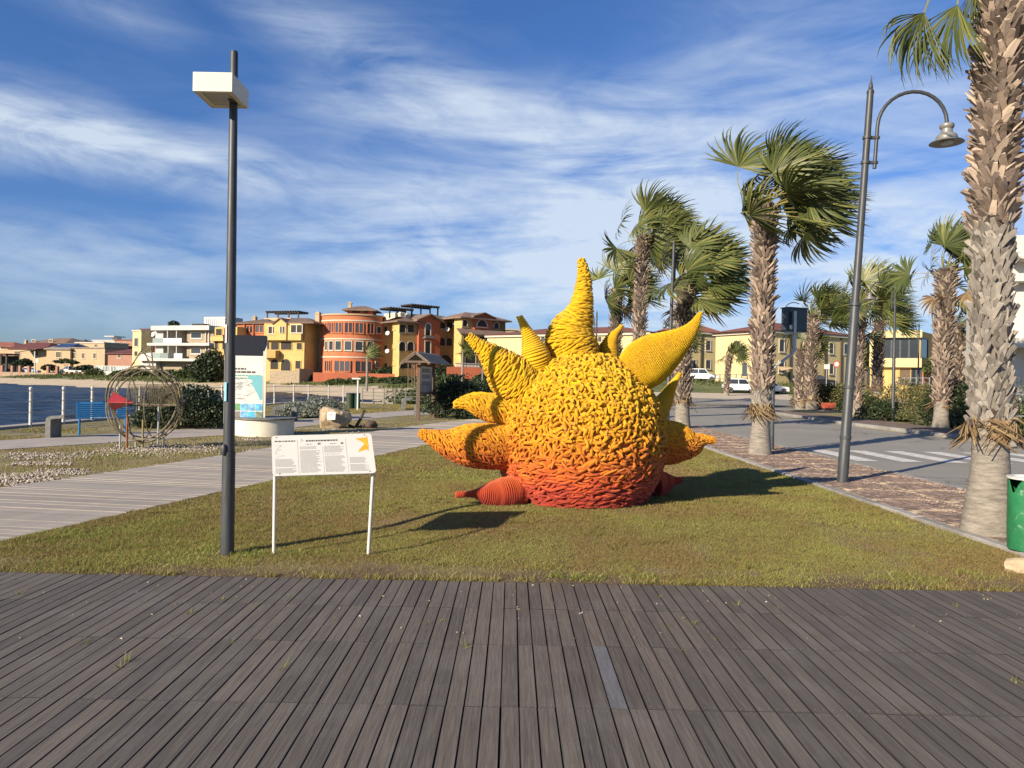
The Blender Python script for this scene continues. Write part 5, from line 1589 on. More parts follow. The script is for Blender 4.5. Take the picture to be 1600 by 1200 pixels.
# concrete seats
def slab_seat(name, label, px, py, flip, s=1.0, group='concrete benches', yaw=0.0, deep=1.2):
    b = G(px, py); root = thing(name, label, 'bench', b, group)
    prof_ = [(0, -.05), (0, .40), (.03, .50), (.12, .545), (.46, .57), (.46, .50), (.16, .47), (.13, .44), (.13, -.05)]
    ca, sa = math.cos(yaw), math.sin(yaw)
    mb = MB(); mb.plate([b+Vector((u*ca*s, u*sa*s, w*s)) for u, w in prof_], (-sa*deep*s, ca*deep*s, 0)); obj('slab', mb, M['grey_conc'], root)
    return root
slab_seat('concrete_bench', 'dark concrete bench with rounded edge at the left, near the sea railing', 70, 684, 0, 1.0, yaw=.05, deep=.5)
slab_seat('concrete_bench', 'low concrete bench right beside the round white plinth', 424, 660, 0, .95, yaw=.3)
slab_seat('concrete_bench', 'small concrete bench left of the roofed notice board', 629, 640, 0, 1.15, yaw=.2)
mb = MB(); q_ = G(459, 657); mb.box(q_.x-.1, q_.y, -.05, q_.x+.1, q_.y+.18, .5); obj_ = obj('bollard', mb, M['grey_conc'], None, loc=q_); tag(obj_, 'square grey concrete bollard right of the round plinth', 'bollard', 'concrete bollards')
mb = MB(); q_ = G(650, 650); mb.box(q_.x-.1, q_.y, -.05, q_.x+.1, q_.y+.18, .5); obj_ = obj('bollard', mb, M['grey_conc'], None, loc=q_); tag(obj_, 'square grey concrete bollard at the left foot of the roofed notice board', 'bollard', 'concrete bollards')
# blue bench
b = G(119, 680); root = thing('blue_bench', 'bright blue perforated metal bench facing the sea', 'bench', b)
M['blue'] = pm('blue_paint', (.03, .20, .46), .4, .12, 8)
yaw = R(28); ux = Vector((math.cos(yaw), math.sin(yaw), 0)); uy = Vector((-math.sin(yaw), math.cos(yaw), 0))
def bp(u, v, z): return b+ux*u+uy*v+Vector((0, 0, z))
mb = MB(); L_ = 1.2
for k in range(9): mb.bar(bp(0, .06+.048*k, .44-.004*k), bp(L_, .06+.048*k, .44-.004*k), .040, .012)
for u in (.04, L_/2, L_-.04): mb.bar(bp(u, .04, .428), bp(u, .48, .40), .03, .012)
obj('seat', mb, M['blue'], root)
mb = MB()
for k in range(8): mb.bar(bp(-.01, .03-.022*k, .49+.052*k), bp(L_+.01, .03-.022*k, .49+.052*k), .012, .046, up=(0, 0, 1))
for u in (.02, L_/2, L_-.02): mb.bar(bp(u, .045, .46), bp(u, -.14, .89), .03, .014)
obj('backrest', mb, M['blue'], root)
for u in (.06, L_-.06):
    for v, kk in ((.06, -.07), (.44, .05)):
        mb = MB(); mb.tube([bp(u, v, .43), bp(u, v+kk*.2, .25), bp(u, v+kk, -.02)], [.022, .02, .02], 8); obj('leg', mb, M['blue'], root, True)
# sea railing, white posts with cables
posts = [Vector((-14.45, 12.4+1.62*k, .06)) for k in range(21)]+[Vector((-14.1, 47.6, .06)), Vector((-13.7, 49.6, .06)), Vector((-12.6, 50.6, .06)), Vector((-11.6, 50.7, .06)), Vector((-10.6, 50.8, .06))]
root = thing('sea_railing', 'white posts with thin cables along the edge of the sea wall', 'railing', posts[0])
pm_ = None
for i, q in enumerate(posts):
    mb = MB(); mb.lathe((0, 0, 0), [(.045, -.1), (.045, 1.06), (.052, 1.07), (.052, 1.12), (.02, 1.14), (0, 1.14)], 10)
    for z in (.25, .5, .75, .95): mb.lathe((0, 0, z), [(.049, -.01), (.049, .01)], 8)
    if pm_ is None: pm_ = mesh_of('post', mb, smooth=True); pm_.materials.append(M['white_paint'])
    o = link('post', pm_, None, root); o.location = q-posts[0]
for z in (1.02, .70, .38):
    mb = MB(); mb.tube([q+Vector((0, 0, z)) for q in posts], .012 if z < 1 else .016, 5); obj('cable', mb, M['galv'], root)
root = thing('metal_railing', 'grey metal railing at the end of the beach behind the green bins', 'railing', (-10.5, 50.8, .06))
pm_ = None; pts = [Vector((-10.3+.75*k, 50.8-.02*k, -.02)) for k in range(9)]
for q in pts:
    mb = MB(); mb.box(-.03, -.03, -.6, .03, .03, 1.05)
    if pm_ is None: pm_ = mesh_of('post', mb); pm_.materials.append(M['grey_conc'])
    o = link('post', pm_, None, root); o.location = q-root.location
for z in (1.03, .78, .53, .28):
    mb = MB(); mb.tube([q+Vector((0, 0, z)) for q in pts], .02, 6); obj('rail', mb, M['grey_conc'], root)
# green bins
for px, shade_tint, lab in ((546.5, 1, 'left one of the two green bins, shade painted into its colour'), (557, 0, 'right one of the two green bins, below the white pole')):
    q = G(px, 638.5); root = thing('green_bin', lab, 'bin', q, 'pair of green bins')
    mb = MB(); mb.lathe(q, [(.19, 0), (.20, .1), (.20, .80), (.205, .82)], 20); obj('drum', mb, pm('bin_green', (.012, .085, .06) if not shade_tint else (.05, .07, .04), .5, .2, 5), root, True)  # left drum's duller green has shade mixed into the colour
    mb = MB(); mb.lathe(q, [(.205, .81), (.22, .82), (.22, .86), (.19, .87), (.18, .83), (0, .80)], 20); obj('lid', mb, M['dark_metal'], root, True)
q = G(556, 641)+Vector((0, .45, 0)); root = thing('white_pole', 'short white pole with a flat cap standing behind the green bins', 'pole', q)
mb = MB(); mb.tube([q, q+Vector((0, 0, 1.62))], .05, 10); obj('pole', mb, M['white_paint'], root, True)
mb = MB(); mb.obox(q+Vector((-.08, 0, 1.66)), (.22, 0, 0), (0, .12, 0), (0, 0, .04)); obj('cap', mb, M['white_paint'], root)
# roofed notice board
b0, b1 = G(653, 656), G(676, 653); mid = (b0+b1)/2
root = thing('notice_board', 'dark wooden notice board with a small tiled gable roof beside the footpath', 'notice board', mid)
for b_ in (b0, b1): mb = MB(); mb.bar(b_+Vector((0, 0, -.1)), b_+Vector((0, 0, 2.42)), .14); obj('post', mb, M['brown_wood'], root)
dr = (b1-b0).normalized(); sd = Vector((-dr.y, dr.x, 0))
mb = MB(); fr_ = MB()
pc_ = lambda u, z: b0.lerp(b1, u)+Vector((0, 0, z))-sd*.0
mb.plate([pc_(.09, 1.12), pc_(.91, 1.12), pc_(.91, 2.22), pc_(.09, 2.22)], sd*.05); bd = obj('board', mb, pm('board_glass', (.33, .33, .33), .3, .3, 2.0, col2=(.40, .39, .37)), root)
for u0, z0, u1, z1 in ((.06, 1.08, .94, 1.08), (.06, 2.26, .94, 2.26)): fr_.bar(pc_(u0, z0), pc_(u1, z1), .10, .09)
obj('frame', fr_, M['brown_wood'], root)
mb = MB()
for z in (2.05, 1.8, 1.5): mb.plate([pc_(.2, z-.1), pc_(.75, z-.1), pc_(.75, z+.08), pc_(.2, z+.08)], -sd*.006)
obj('notice', mb, M['ink_pale'], bd)
ra, rb_ = b0-dr*.45+Vector((0, 0, 2.78)), b1+dr*.45+Vector((0, 0, 2.78))
for s_ in (1, -1):
    nsl = 7
    e0, e1 = ra+sd*s_*.62+Vector((0, 0, -.46)), rb_+sd*s_*.62+Vector((0, 0, -.46))
    for k in range(nsl):
        f0_, f1_ = k/nsl, (k+1)/nsl+.03
        mb = MB(); nrm = Vector((0, 0, 1))+sd*s_*.7; nrm.normalize()
        mb.plate([ra.lerp(e0, f0_)-nrm*.0, rb_.lerp(e1, f0_), rb_.lerp(e1, f1_)+nrm*.018, ra.lerp(e0, f1_)+nrm*.018], nrm*.02); obj('roof_board', mb, pm('roof_board', (.24, .215, .18), .85, .3, 5) if 'roof_board' not in bpy.data.materials else bpy.data.materials['roof_board'], root)
for e_ in (ra+dr*.05, rb_-dr*.05):
    mb = MB()
    for s_ in (1, -1): mb.bar(e_+Vector((0, 0, -.03)), e_+sd*s_*.6+Vector((0, 0, -.48)), .05, .10)
    mb.bar(e_+sd*.5+Vector((0, 0, -.40)), e_-sd*.5+Vector((0, 0, -.40)), .06, .08)
    obj('rafter', mb, M['brown_wood'], root)

# wire fish
cF = G(226, 700); d_ = cF.y
root = thing('fish_basket', 'wire frame fish with a red mouth on thin legs, for collecting litter', 'fish sculpture', cF)
M['wire'] = pm('weathered_wire', (.13, .105, .07), .7, .35, 9, metal=.2, col2=(.19, .16, .10))
def F_(px, py, dy=0.0): return P(px, py, d_+dy)
cc = F_(226, 631); rx_, rz_ = abs(F_(281, 624).x-cc.x), abs(F_(226, 571).z-cc.z)
mb = MB()
for a in (-.85, -.3, .3, .85):            # hoops lengthwise
    pts = [cc+Vector((rx_*math.cos(t), math.sin(a)*.55*abs(math.cos(t*.5-.6))**.3*(.35+.65*abs(math.sin(t))), rz_*math.sin(t)*math.cos(a*.5))) for t in np.linspace(0, 2*PI, 33)]
    mb.tube(pts, .018, 6, False)
obj('hoop', mb, M['wire'], root)
mb = MB()
for fx_, k in ((-.55, .78), (-.1, 1.0), (.35, .92), (.72, .62)):
    pts = [cc+Vector((rx_*fx_+.05*math.cos(t), .52*k*math.cos(t), rz_*k*.97*math.sin(t))) for t in np.linspace(0, 2*PI, 25)]
    mb.tube(pts, .013, 5, False)
obj('rib', mb, M['wire'], root)
mb = MB()
for s_ in (-1, 1):
    for i in range(18):
        x_ = -.2+.9*i/17
        mb.tube([cc+Vector((rx_*x_, s_*.42, .02)), cc+Vector((rx_*(x_+.05), s_*.46, rz_*.2)), cc+Vector((rx_*(x_+.0), s_*.38, rz_*.45))], .006, 4)
    for z in np.linspace(0, .5, 16): mb.tube([cc+Vector((rx_*-.2, s_*.45, rz_*z)), cc+Vector((rx_*.1, s_*.47, rz_*z)), cc+Vector((rx_*.75, s_*.34, rz_*z))], .005, 4)
    mb.tube([cc+Vector((rx_*-.55, s_*.42, -.03)), cc+Vector((rx_*.9, s_*.3, -.03))], .018, 6)
obj('netting', mb, M['wire'], root)
mb = MB()
for k in range(5):
    mb.tube([F_(203+3*k, 575-5*k, .05*k-.1), F_(216+2*k, 556-4*k+k), F_(236, 541+9*k)], .011, 5)
mb.tube([F_(236, 540), F_(239, 572), F_(262, 612)], .016, 5); mb.tube([F_(210, 566), F_(190, 590), F_(173, 618)], .014, 5)
obj('top_fin', mb, M['wire'], root)
mb = MB()
for (a, c_) in (((278, 630), (286, 598)), ((278, 632), (283, 664)), ((281, 605), (276, 634)), ((277, 634), (284, 612))): mb.tube([F_(*a), F_(*c_)], [.014, .022], 5)
obj('tail_fin', mb, pm('tail_wire', (.26, .21, .09), .7, .3, 9), root)
# mouth: upper and lower lip sheets meeting in a point
ed = F_(209, 629.5, -.5)
for col, py1, nm in (((.34, .035, .045), 612, 'upper_lip'), ((.55, .12, .12), 643, 'lower_lip')):
    mb = MB()
    A1, A2, A3 = F_(169, 628, -.62), F_(169, 628, -.05), F_(177 if py1 < 625 else 175, py1, -.35)
    B1 = ed
    mb.plate([A1, A3, B1], (0, .006, .004)); mb.plate([A3, A2, B1], (0, .006, .004)); 
    obj(nm, mb, pm(nm, col, .5, .15, 7), root)
mb = MB(); mb.plate([F_(169, 629, -.62), ed, F_(169, 629, -.05)], (0, 0, .008)); obj('tongue', mb, pm('mouth_pink', (.62, .16, .15), .5, .12, 7), root)
for px, py0, py1, dy, mt in ((188, 664, 704, -.15, 'wire'), (199, 640, 706, -.3, 'rust2'), (224, 630, 690, 0, 'tail'), (248, 632, 700, .1, 'wire'), (212, 690, 702, .25, 'wire'), (237, 690, 701, .3, 'wire'), (256, 670, 694, .35, 'wire')):
    if mt == 'rust2' and 'rust_leg' not in bpy.data.materials: pm('rust_leg', (.28, .10, .04), .8, .2, 9)
    mb = MB(); t0 = F_(px, py0, dy); g_ = Vector((t0.x, t0.y, -.05)); mb.tube([g_, t0], .022, 7)
    obj('leg', mb, {'wire': M['galv'], 'rust2': bpy.data.materials.get('rust_leg') or M['wire'], 'tail': bpy.data.materials['tail_wire']}[mt], root, True)

# red planters across the road
for px, py, lab in ((1273.5, 638, 'left one of the two red street planters beside the palm pair'), (1294, 640.5, 'right one of the two red street planters, nearer the lamp post')):
    q = G(px, py, .05); root = thing('red_planter', lab, 'planter', q, 'red street planters')
    mb = MB(); vs_ = []
    for z, k in ((.12, .40), (.52, .46), (.52, .41), (.40, .40)):
        for sx_, sy_ in ((-1, -1), (1, -1), (1, 1), (-1, 1)): vs_.append(q+Vector((sx_*k, sy_*k*.55, z)))
    fs_ = [(3, 2, 1, 0)]+[(j*4+k, j*4+(k+1) % 4, j*4+(k+1) % 4+4, j*4+k+4) for j in range(3) for k in range(4)]+[(12, 13, 14, 15)]
    mb.add(vs_, fs_); obj('tub', mb, pm('planter_red', (.50, .11, .06), .6, .15, 4), root)
    mb = MB()
    for sx_ in (-.3, .3): mb.box(q.x+sx_-.06, q.y-.15, -.05, q.x+sx_+.06, q.y+.15, .14)
    obj('foot', mb, M['dark_metal'], root)

# cars
M['tyre'] = pm('tyre', (.02, .02, .02), .8, .2, 9)
M['rim'] = pm('rim', (.40, .40, .41), .35, .1, 9, metal=.6)
M['headlight'] = pm('headlight', (.55, .55, .52), .2, .05, 9)
def car(label, pos, yaw, col, kind='suv', group='parked cars'):
    pos = Vector(pos); root = thing('parked_car', label, 'car', pos, group)
    Mx = Matrix.Translation(pos) @ Matrix.Rotation(yaw, 4, 'Z')
    if kind == 'suv': low = [(-2.1, .35), (-2.15, .85), (-2.05, 1.0), (.95, 1.02), (1.95, .92), (2.12, .70), (2.12, .35)]; cab = [(-2.0, 1.0), (-1.85, 1.62), (-1.6, 1.70), (.25, 1.70), (.5, 1.62), (1.0, 1.0)]; W = .9
    elif kind == 'van': low = [(-2.6, .35), (-2.6, .75), (.4, .78), (.45, 1.0), (1.4, 1.05), (2.3, .9), (2.4, .35)]; cab = [(.42, 1.0), (.42, 1.75), (1.1, 1.8), (1.75, 1.0)]; W = .92
    else: low = [(-2.0, .33), (-2.05, .8), (-1.95, .92), (.9, .93), (1.85, .82), (2.0, .62), (2.0, .33)]; cab = [(-1.85, .92), (-1.4, 1.42), (-1.0, 1.47), (.1, 1.46), (.9, .93)]; W = .86
    paint = pm('car_paint', col, .3, .04, 2, spec=.5)
    def pr(poly, w0, w1, mb):
        n_ = len(poly); zs = [p_[1] for p_ in poly]; z0_, z1_ = min(zs), max(zs)
        f = lambda z: w0+(w1-w0)*(z-z0_)/(z1_-z0_)
        vs_ = [Mx @ Vector((x, -f(z), z)) for x, z in poly]+[Mx @ Vector((x, f(z), z)) for x, z in poly]
        mb.add(vs_, [tuple(range(n_)), tuple(range(2*n_-1, n_-1, -1))]+[((k+1) % n_, k, k+n_, (k+1) % n_+n_) for k in range(n_)])
    mb = MB(); pr(low, W, W*.97, mb); pr(cab, W*.95, W*.78, mb); obj('body', mb, paint, root)
    mb = MB()
    z0_, z1_ = cab[0][1]+.06, max(z for x, z in cab)-.10
    def sidex(z):
        l_, r_ = cab[0], cab[1]; fl = (z-l_[1])/(r_[1]-l_[1]); xl = l_[0]+(r_[0]-l_[0])*fl
        a_, c_ = cab[-1], cab[-2]; fr = (z-a_[1])/(c_[1]-a_[1]); return xl+.10, a_[0]+(c_[0]-a_[0])*min(1, fr)-.10
    for s_ in (-1, 1):
        xl0, xr0 = sidex(z0_); xl1, xr1 = sidex(min(z1_, cab[-2][1])); xm = (xl0+xr0)/2+.1
        for (a0, a1, b0_, b1_) in ((xl0, xm-.04, xl1, xm-.04), (xm+.04, xr0, xm+.04, xr1)):
            yw = lambda z: s_*(W*.95+(W*.78-W*.95)*(z-cab[0][1])/(max(z for x, z in cab)-cab[0][1])+.012)
            q_ = [Mx @ Vector((a0, yw(z0_), z0_)), Mx @ Vector((a1, yw(z0_), z0_)), Mx @ Vector((b1_, yw(z1_), z1_)), Mx @ Vector((b0_, yw(z1_), z1_))]
            mb.add(q_, [(0, 1, 2, 3)])
    a_, c_ = cab[-1], cab[-2]
    nw = Vector((c_[1]-a_[1], 0, a_[0]-c_[0])).normalized()*.012
    mb.add([Mx @ (Vector((a_[0]+(c_[0]-a_[0])*f, y_, a_[1]+(c_[1]-a_[1])*f))+nw) for f, y_ in ((.1, -W*.84), (.1, W*.84), (.9, W*.72), (.9, -W*.72))], [(0, 1, 2, 3)])
    mb.add([Mx @ (Vector((cab[0][0]+(cab[1][0]-cab[0][0])*f-.02, y_, cab[0][1]+(cab[1][1]-cab[0][1])*f))) for f, y_ in ((.15, -W*.8), (.15, W*.8), (.85, W*.7), (.85, -W*.7))], [(3, 2, 1, 0)])
    obj('window', mb, M['glass'], root)
    for sx_ in (-1.32, 1.32):
        for s_ in (-1, 1):
            mb = MB(); cw = Mx @ Vector((sx_*(1.15 if kind == 'van' else 1), s_*(W-.1), .34)); axv = (Mx.to_3x3() @ Vector((0, s_, 0)))
            mb.lathe(cw, [(.2, -.11), (.32, -.11), (.34, -.06), (.34, .07), (.32, .12), (.21, .12)], 18, axis=axv); w_ = obj('wheel', mb, M['tyre'], root, True)
            mb = MB(); mb.lathe(cw, [(.215, .10), (.20, .125), (.08, .11), (.0, .12)], 14, axis=axv); obj('rim', mb, M['rim'], w_, True)
    for s_ in (-1, 1):
        mb = MB(); xh = low[-2][0]; mb.obox(Mx @ Vector((xh-.02, s_*W*.72, .72)), Mx.to_3x3() @ Vector((.04, 0, 0)), Mx.to_3x3() @ Vector((0, .17, 0)), (0, 0, .07)); obj('headlight', mb, M['headlight'], root)
    mb = MB(); mb.obox(Mx @ Vector((low[-2][0], 0, .42)), Mx.to_3x3() @ Vector((.04, 0, 0)), Mx.to_3x3() @ Vector((0, W*.95, 0)), (0, 0, .10)); mb.obox(Mx @ Vector((low[0][0], 0, .45)), Mx.to_3x3() @ Vector((.06, 0, 0)), Mx.to_3x3() @ Vector((0, W*.95, 0)), (0, 0, .12)); obj('bumper', mb, M['dark_metal'], root)
    return root
def on(px, d): x = (px-800)/F*d; return Vector((x, d, tz1(x, d)))
WHT = (.70, .70, .70)
q = on(1096, 100); car('white off-roader parked in front of the beige wing, left of the pale yellow facade', q, -.25, WHT)
q = on(1158, 88); car('white car left of the tallest palm trunk at the edge of the sand lot', q, -.15, WHT)
q = on(1203, 87); car('white car half hidden behind the tallest palm trunk', q, .1, WHT, 'hatch')
q = on(1280, 96); car('black car in the shade behind the palm pair', q, -.2, (.012, .013, .016), 'hatch')
q = on(112, 180); car('white pickup van parked by the beach below the beige house', q+Vector((0, 0, .3)), PI+.1, (.66, .66, .64), 'van')
q = on(48, 184); car('small silver car at the far left behind the stone wall', q+Vector((0, 0, .3)), .1, (.5, .52, .55), 'hatch')
q = on(10, 184); car('dark car at the far left edge behind the stone wall', q+Vector((0, 0, .3)), .1, (.05, .05, .06), 'hatch')

# weeds in the gaps of the boards and leaf litter
r = np.random.default_rng(77); Vw = []
for (px, py, s) in [(195, 1035, .05), (188, 1045, .035), (133, 1005, .03), (298, 957, .03), (350, 935, .025), (440, 1045, .03), (725, 1010, .035), (690, 970, .02), (665, 975, .02), (1082, 975, .035), (1045, 980, .025), (1065, 1015, .015), (1120, 1000, .02), (1495, 948, .03), (1586, 1066, .035), (30, 928, .03), (450, 932, .02), (525, 966, .02), (1150, 945, .03), (1215, 950, .02), (270, 995, .02), (400, 945, .02), (1030, 932, .02), (360, 1003, .02)]:
    g_ = G(px, py, .0); k = 14
    s *= 1.5; pts = np.array([[g_.x, g_.y, g_.z-.01]]*k)+r.normal(0, s*.35, (k, 3))*np.array([.5, 1, 0])
    Vw.append(blades(pts, s, .003, 1.5, seed=int(px)))
V = np.concatenate(Vw); o = link('weeds', mesh_np('weeds', V, np.arange(len(V)).reshape(-1, 3)), leafmat('weed', (.14, .16, .03), (.22, .24, .05), (.34, .32, .10), .3))
tag(o, 'tiny green weeds sprouting between the dark deck boards', 'weeds', kind='stuff')
k = 150; px = r.uniform(0, 1600, k); py = 905+95*r.uniform(0, 1, k)**1.8; Vl = []
Vl = []
for i in range(k):
    g_ = G(px[i], py[i], .004); a = r.uniform(0, 6.28); s = r.uniform(.004, .012)
    Vl += [(g_.x+math.cos(a)*s, g_.y+math.sin(a)*s, .004), (g_.x-math.sin(a)*s*.5, g_.y+math.cos(a)*s*.5, .012), (g_.x-math.cos(a)*s, g_.y-math.sin(a)*s, .004)]
o = link('leaf_litter', mesh_np('leaf_litter', np.array(Vl), np.arange(len(Vl)).reshape(-1, 3)), leafmat('litter', (.25, .2, .1), (.4, .34, .2), (.5, .46, .36), .1))
tag(o, 'dry scraps of leaf scattered over the far end of the deck', 'leaf litter', kind='stuff')
# grass tufts along the end of the boards
pts = np.stack([r.uniform(-5, 5, 5200), 5.9+np.abs(r.normal(0, .05, 5200)), np.zeros(5200)], 1)
pts = pts[vnoise(pts[:, 0], pts[:, 1]*0, .35, 41) > .5]
V = blades(pts, .05, .003, .9, seed=5); o = link('edge_grass', mesh_np('edge_grass', V, np.arange(len(V)).reshape(-1, 3)), leafmat('edge_blade', (.18, .16, .04), (.28, .25, .07), (.42, .36, .14), .3))
tag(o, 'pale straggling grass tufts where the lawn meets the deck', 'grass', kind='stuff')
# ================================================================== BUILDINGS
def V2(px, d): return Vector(((px-800)/F*d, d, 0))
class Face:
    """upright wall plane between two ground points, left to right as seen from the road"""
    def __init__(s, A, B):
        s.A = Vector((A.x, A.y, 0)); s.B = Vector((B.x, B.y, 0))
        s.d = (s.B-s.A).normalized(); s.L = (s.B-s.A).length
        n_ = Vector((s.d.y, -s.d.x, 0))
        if n_.dot(-s.A) < 0: n_ = -n_
        s.n = n_
    def sz(s, px, py):
        r = ray(px, py); o = Vector((0, 0, CAMZ))
        t = (s.A-o).dot(s.n)/r.dot(s.n); p = o+r*t
        return (p-s.A).dot(s.d), p.z
    def pt(s, u, z, off=0.0): return s.A+s.d*u+s.n*off+Vector((0, 0, z))
    def rect(s, x0, y0, x1, y1):
        xm, ym = (x0+x1)/2, (y0+y1)/2
        return s.sz(x0, ym)[0], s.sz(x1, ym)[0], s.sz(xm, y1)[1], s.sz(xm, y0)[1]
    def slab(s, mb, u0, u1, z0, z1, o0, o1):
        c = (s.pt(u0, z0, o0)+s.pt(u1, z1, o1))/2
        return mb.obox(c, s.d*(u1-u0)/2, s.n*(o1-o0)/2, (0, 0, (z1-z0)/2))
def window(root, f, box, arch=False, frame='trim', pane='glass', fw=.14, proud=.08, mull=0, name='window', sill=True, wmin=0):
    u0, u1, z0, z1 = f.rect(*box)
    if u1 < u0: u0, u1 = u1, u0
    mb = MB()
    if arch:
        w = (u1-u0)/2; cu = (u0+u1)/2; zc = z1-w
        def ring(k): return [(u0-k, z0)]+[(cu-(w+k)*math.cos(a), zc+(w+k)*math.sin(a)) for a in np.linspace(0, PI, 9)]+[(u1+k, z0)]
        a_, b_ = ring(0), ring(fw); n_ = len(a_)
        vs_ = [f.pt(u, z, proud) for u, z in a_]+[f.pt(u, z, proud) for u, z in b_]+[f.pt(u, z, -.05) for u, z in b_]+[f.pt(u, z, -.05) for u, z in a_]
        fs_ = []
        for k in range(n_-1): fs_ += [(k, k+1, k+1+n_, k+n_), (k+n_, k+1+n_, k+1+2*n_, k+2*n_), (k+1, k, k+3*n_, k+1+3*n_)]
        mb.add(vs_, fs_); inner = a_
    else:
        f.slab(mb, u0-fw, u0, z0-fw, z1+fw, -.05, proud); f.slab(mb, u1, u1+fw, z0-fw, z1+fw, -.05, proud)
        f.slab(mb, u0, u1, z1, z1+fw, -.05, proud); f.slab(mb, u0, u1, z0-fw, z0, -.05, proud)
        inner = [(u0, z0), (u0, z1), (u1, z1), (u1, z0)]
    if sill: f.slab(mb, u0-fw*1.3, u1+fw*1.3, z0-fw*1.5, z0-fw, -.05, proud+.08)
    for k in range(mull):
        u = u0+(u1-u0)*(k+1)/(mull+1); f.slab(mb, u-.09, u+.09, z0, z1, .02, proud*.8)
    w_ = obj(name, mb, M[frame], root)
    mb = MB(); mb.add([f.pt(u, z, .012) for u, z in inner], [tuple(range(len(inner)))])
    obj('pane', mb, M[pane], w_)
    return w_
def wall_box(root, f, z0, z1, depth, mat, u0=None, u1=None, name='wall', off=0.0):
    mb = MB(); f.slab(mb, 0 if u0 is None else u0, f.L if u1 is None else u1, z0, z1, off-depth, off); return obj(name, mb, M[mat], root)
def hip(root, f, u0, u1, depth, ze, zr, over=.6, mat='roof_tile', inset=None, gable=False, off=0.0, th=.22):
    inset = depth/2 if inset is None else inset
    a, b = u0-over, u1+over; o0, o1 = off+over, off-depth-over; om = (o0+o1)/2
    e = [f.pt(a, ze, o0), f.pt(b, ze, o0), f.pt(b, ze, o1), f.pt(a, ze, o1)]
    r = [f.pt(a+(0 if gable else inset+over), zr, om), f.pt(b-(0 if gable else inset+over), zr, om)]
    low = [q-Vector((0, 0, th)) for q in e]
    mb = MB()
    vs_ = e+r+low
    fs_ = [(0, 1, 5, 4), (2, 3, 4, 5), (1, 2, 5), (3, 0, 4), (9, 8, 7, 6)]+[(k, k+6, (k+1) % 4+6, (k+1) % 4) for k in range(4)]
    mb.add(vs_, fs_)
    return obj('roof', mb, M[mat], root)
def chimney(root, f, px0, py0, px1, py1, off, mat='sand_wall'):
    u0, u1, z0, z1 = f.rect(px0, py0, px1, py1)
    mb = MB(); f.slab(mb, u0, u1, z0-1.2, z1-.25, off-(u1-u0), off); f.slab(mb, u0-.12, u1+.12, z1-.25, z1-.1, off-(u1-u0)-.12, off+.12); f.slab(mb, u0+.1, u1-.1, z1-.1, z1+.15, off-(u1-u0)+.1, off-.1)
    return obj('chimney', mb, M[mat], root)
def pergola(root, f, px0, py0, px1, py1, depth, off):
    u0, u1, z0, z1 = f.rect(px0, py0, px1, py1)
    t = obj('pergola', (lambda mb: (f.slab(mb, u0, u1, z1-.32, z1-.1, off-.18, off), mb)[1])(MB()), M['dark_wood'], root)
    mb = MB(); f.slab(mb, u0, u1, z1-.32, z1-.1, off-depth, off-depth+.18); obj('beam', mb, M['dark_wood'], t)
    k = max(5, int((u1-u0)/.55))
    mb = MB()
    for i in range(k): u = u0+(u1-u0)*(i+.5)/k; f.slab(mb, u-.12, u+.12, z1-.1, z1+.12, off-depth-.4, off+.4)
    obj('rafter', mb, M['dark_wood'], t, kind='stuff')
    for u in (u0+.3, u0+(u1-u0)*.36, u0+(u1-u0)*.68, u1-.3):
        mb = MB()
        f.slab(mb, u-.13, u+.13, z0-.6, z1-.32, off-.16, off-.02); obj('post', mb, M['dark_wood'], t)
    return t
def bld(name, label, f, cat='building', group=None):
    c = f.pt(f.L/2, 0); c.z = tz1(c.x, c.y); return thing(name, label, cat, c, group)

# ---- row of coloured holiday houses
# yellow house at the left end, behind the lamp pole
f = Face(V2(334, 140), V2(369, 138))
r0 = bld('yellow_house', 'small yellow house seen on either side of the lamp pole', f)
zt = f.sz(345, 511)[1]
wall_box(r0, f, .5, zt, 8, 'yellow_wall')
for b_ in ((338, 514, 347, 524), (350.5, 513, 362, 524), (336, 534, 341, 546), (348, 534, 360, 546)): window(r0, f, b_, pane='dark', frame='yellow_wall', sill=False)
window(r0, f, (335, 559, 342, 574), True, 'yellow_wall', 'dark', sill=False)
u0, u1, z0, z1 = f.rect(334, 526, 369, 533); mb = MB(); f.slab(mb, -.2, f.L+.2, z0, z1, .012, .9); obj('balcony', mb, M['yellow_wall'], r0)
# orange house
f = Face(V2(369, 141), V2(416, 139))
r0 = bld('orange_house', 'orange house with three windows behind the dark map board header and a roof pergola', f)
zt = f.sz(392, 504.5)[1]
wall_box(r0, f, .5, zt, 9, 'orange_wall')
for u in (383, 397): a = f.sz(u, 510)[0]; mb = MB(); f.slab(mb, a-.12, a+.12, zt-3.6, zt-.3, .012, .35); obj('pier', mb, M['red_wall'], r0)
hip(r0, f, 0, f.L, 9, zt, f.sz(392, 495)[1], .5, inset=3)
for b_ in ((371.5, 510.5, 380, 521), (385.5, 509.5, 394.5, 520), (399.5, 508.5, 411.5, 519)): window(r0, f, b_, mull=1, frame='orange_wall')
for b_ in ((373, 562, 383, 576), (388, 562, 398, 576), (402, 562, 412, 576)): window(r0, f, b_, True, 'orange_wall', 'dark', sill=False)
u0, u1, z0, z1 = f.rect(391, 493.5, 434, 500); mb = MB(); f.slab(mb, u0, u1, z0-.8, z1, -8.5, -4.2); obj('roof_terrace', mb, M['peach_wall'], r0)
pergola(r0, f, 392, 483, 446, 494, 3, -4.6); chimney(r0, f, 379, 492.5, 383.5, 500, -3)
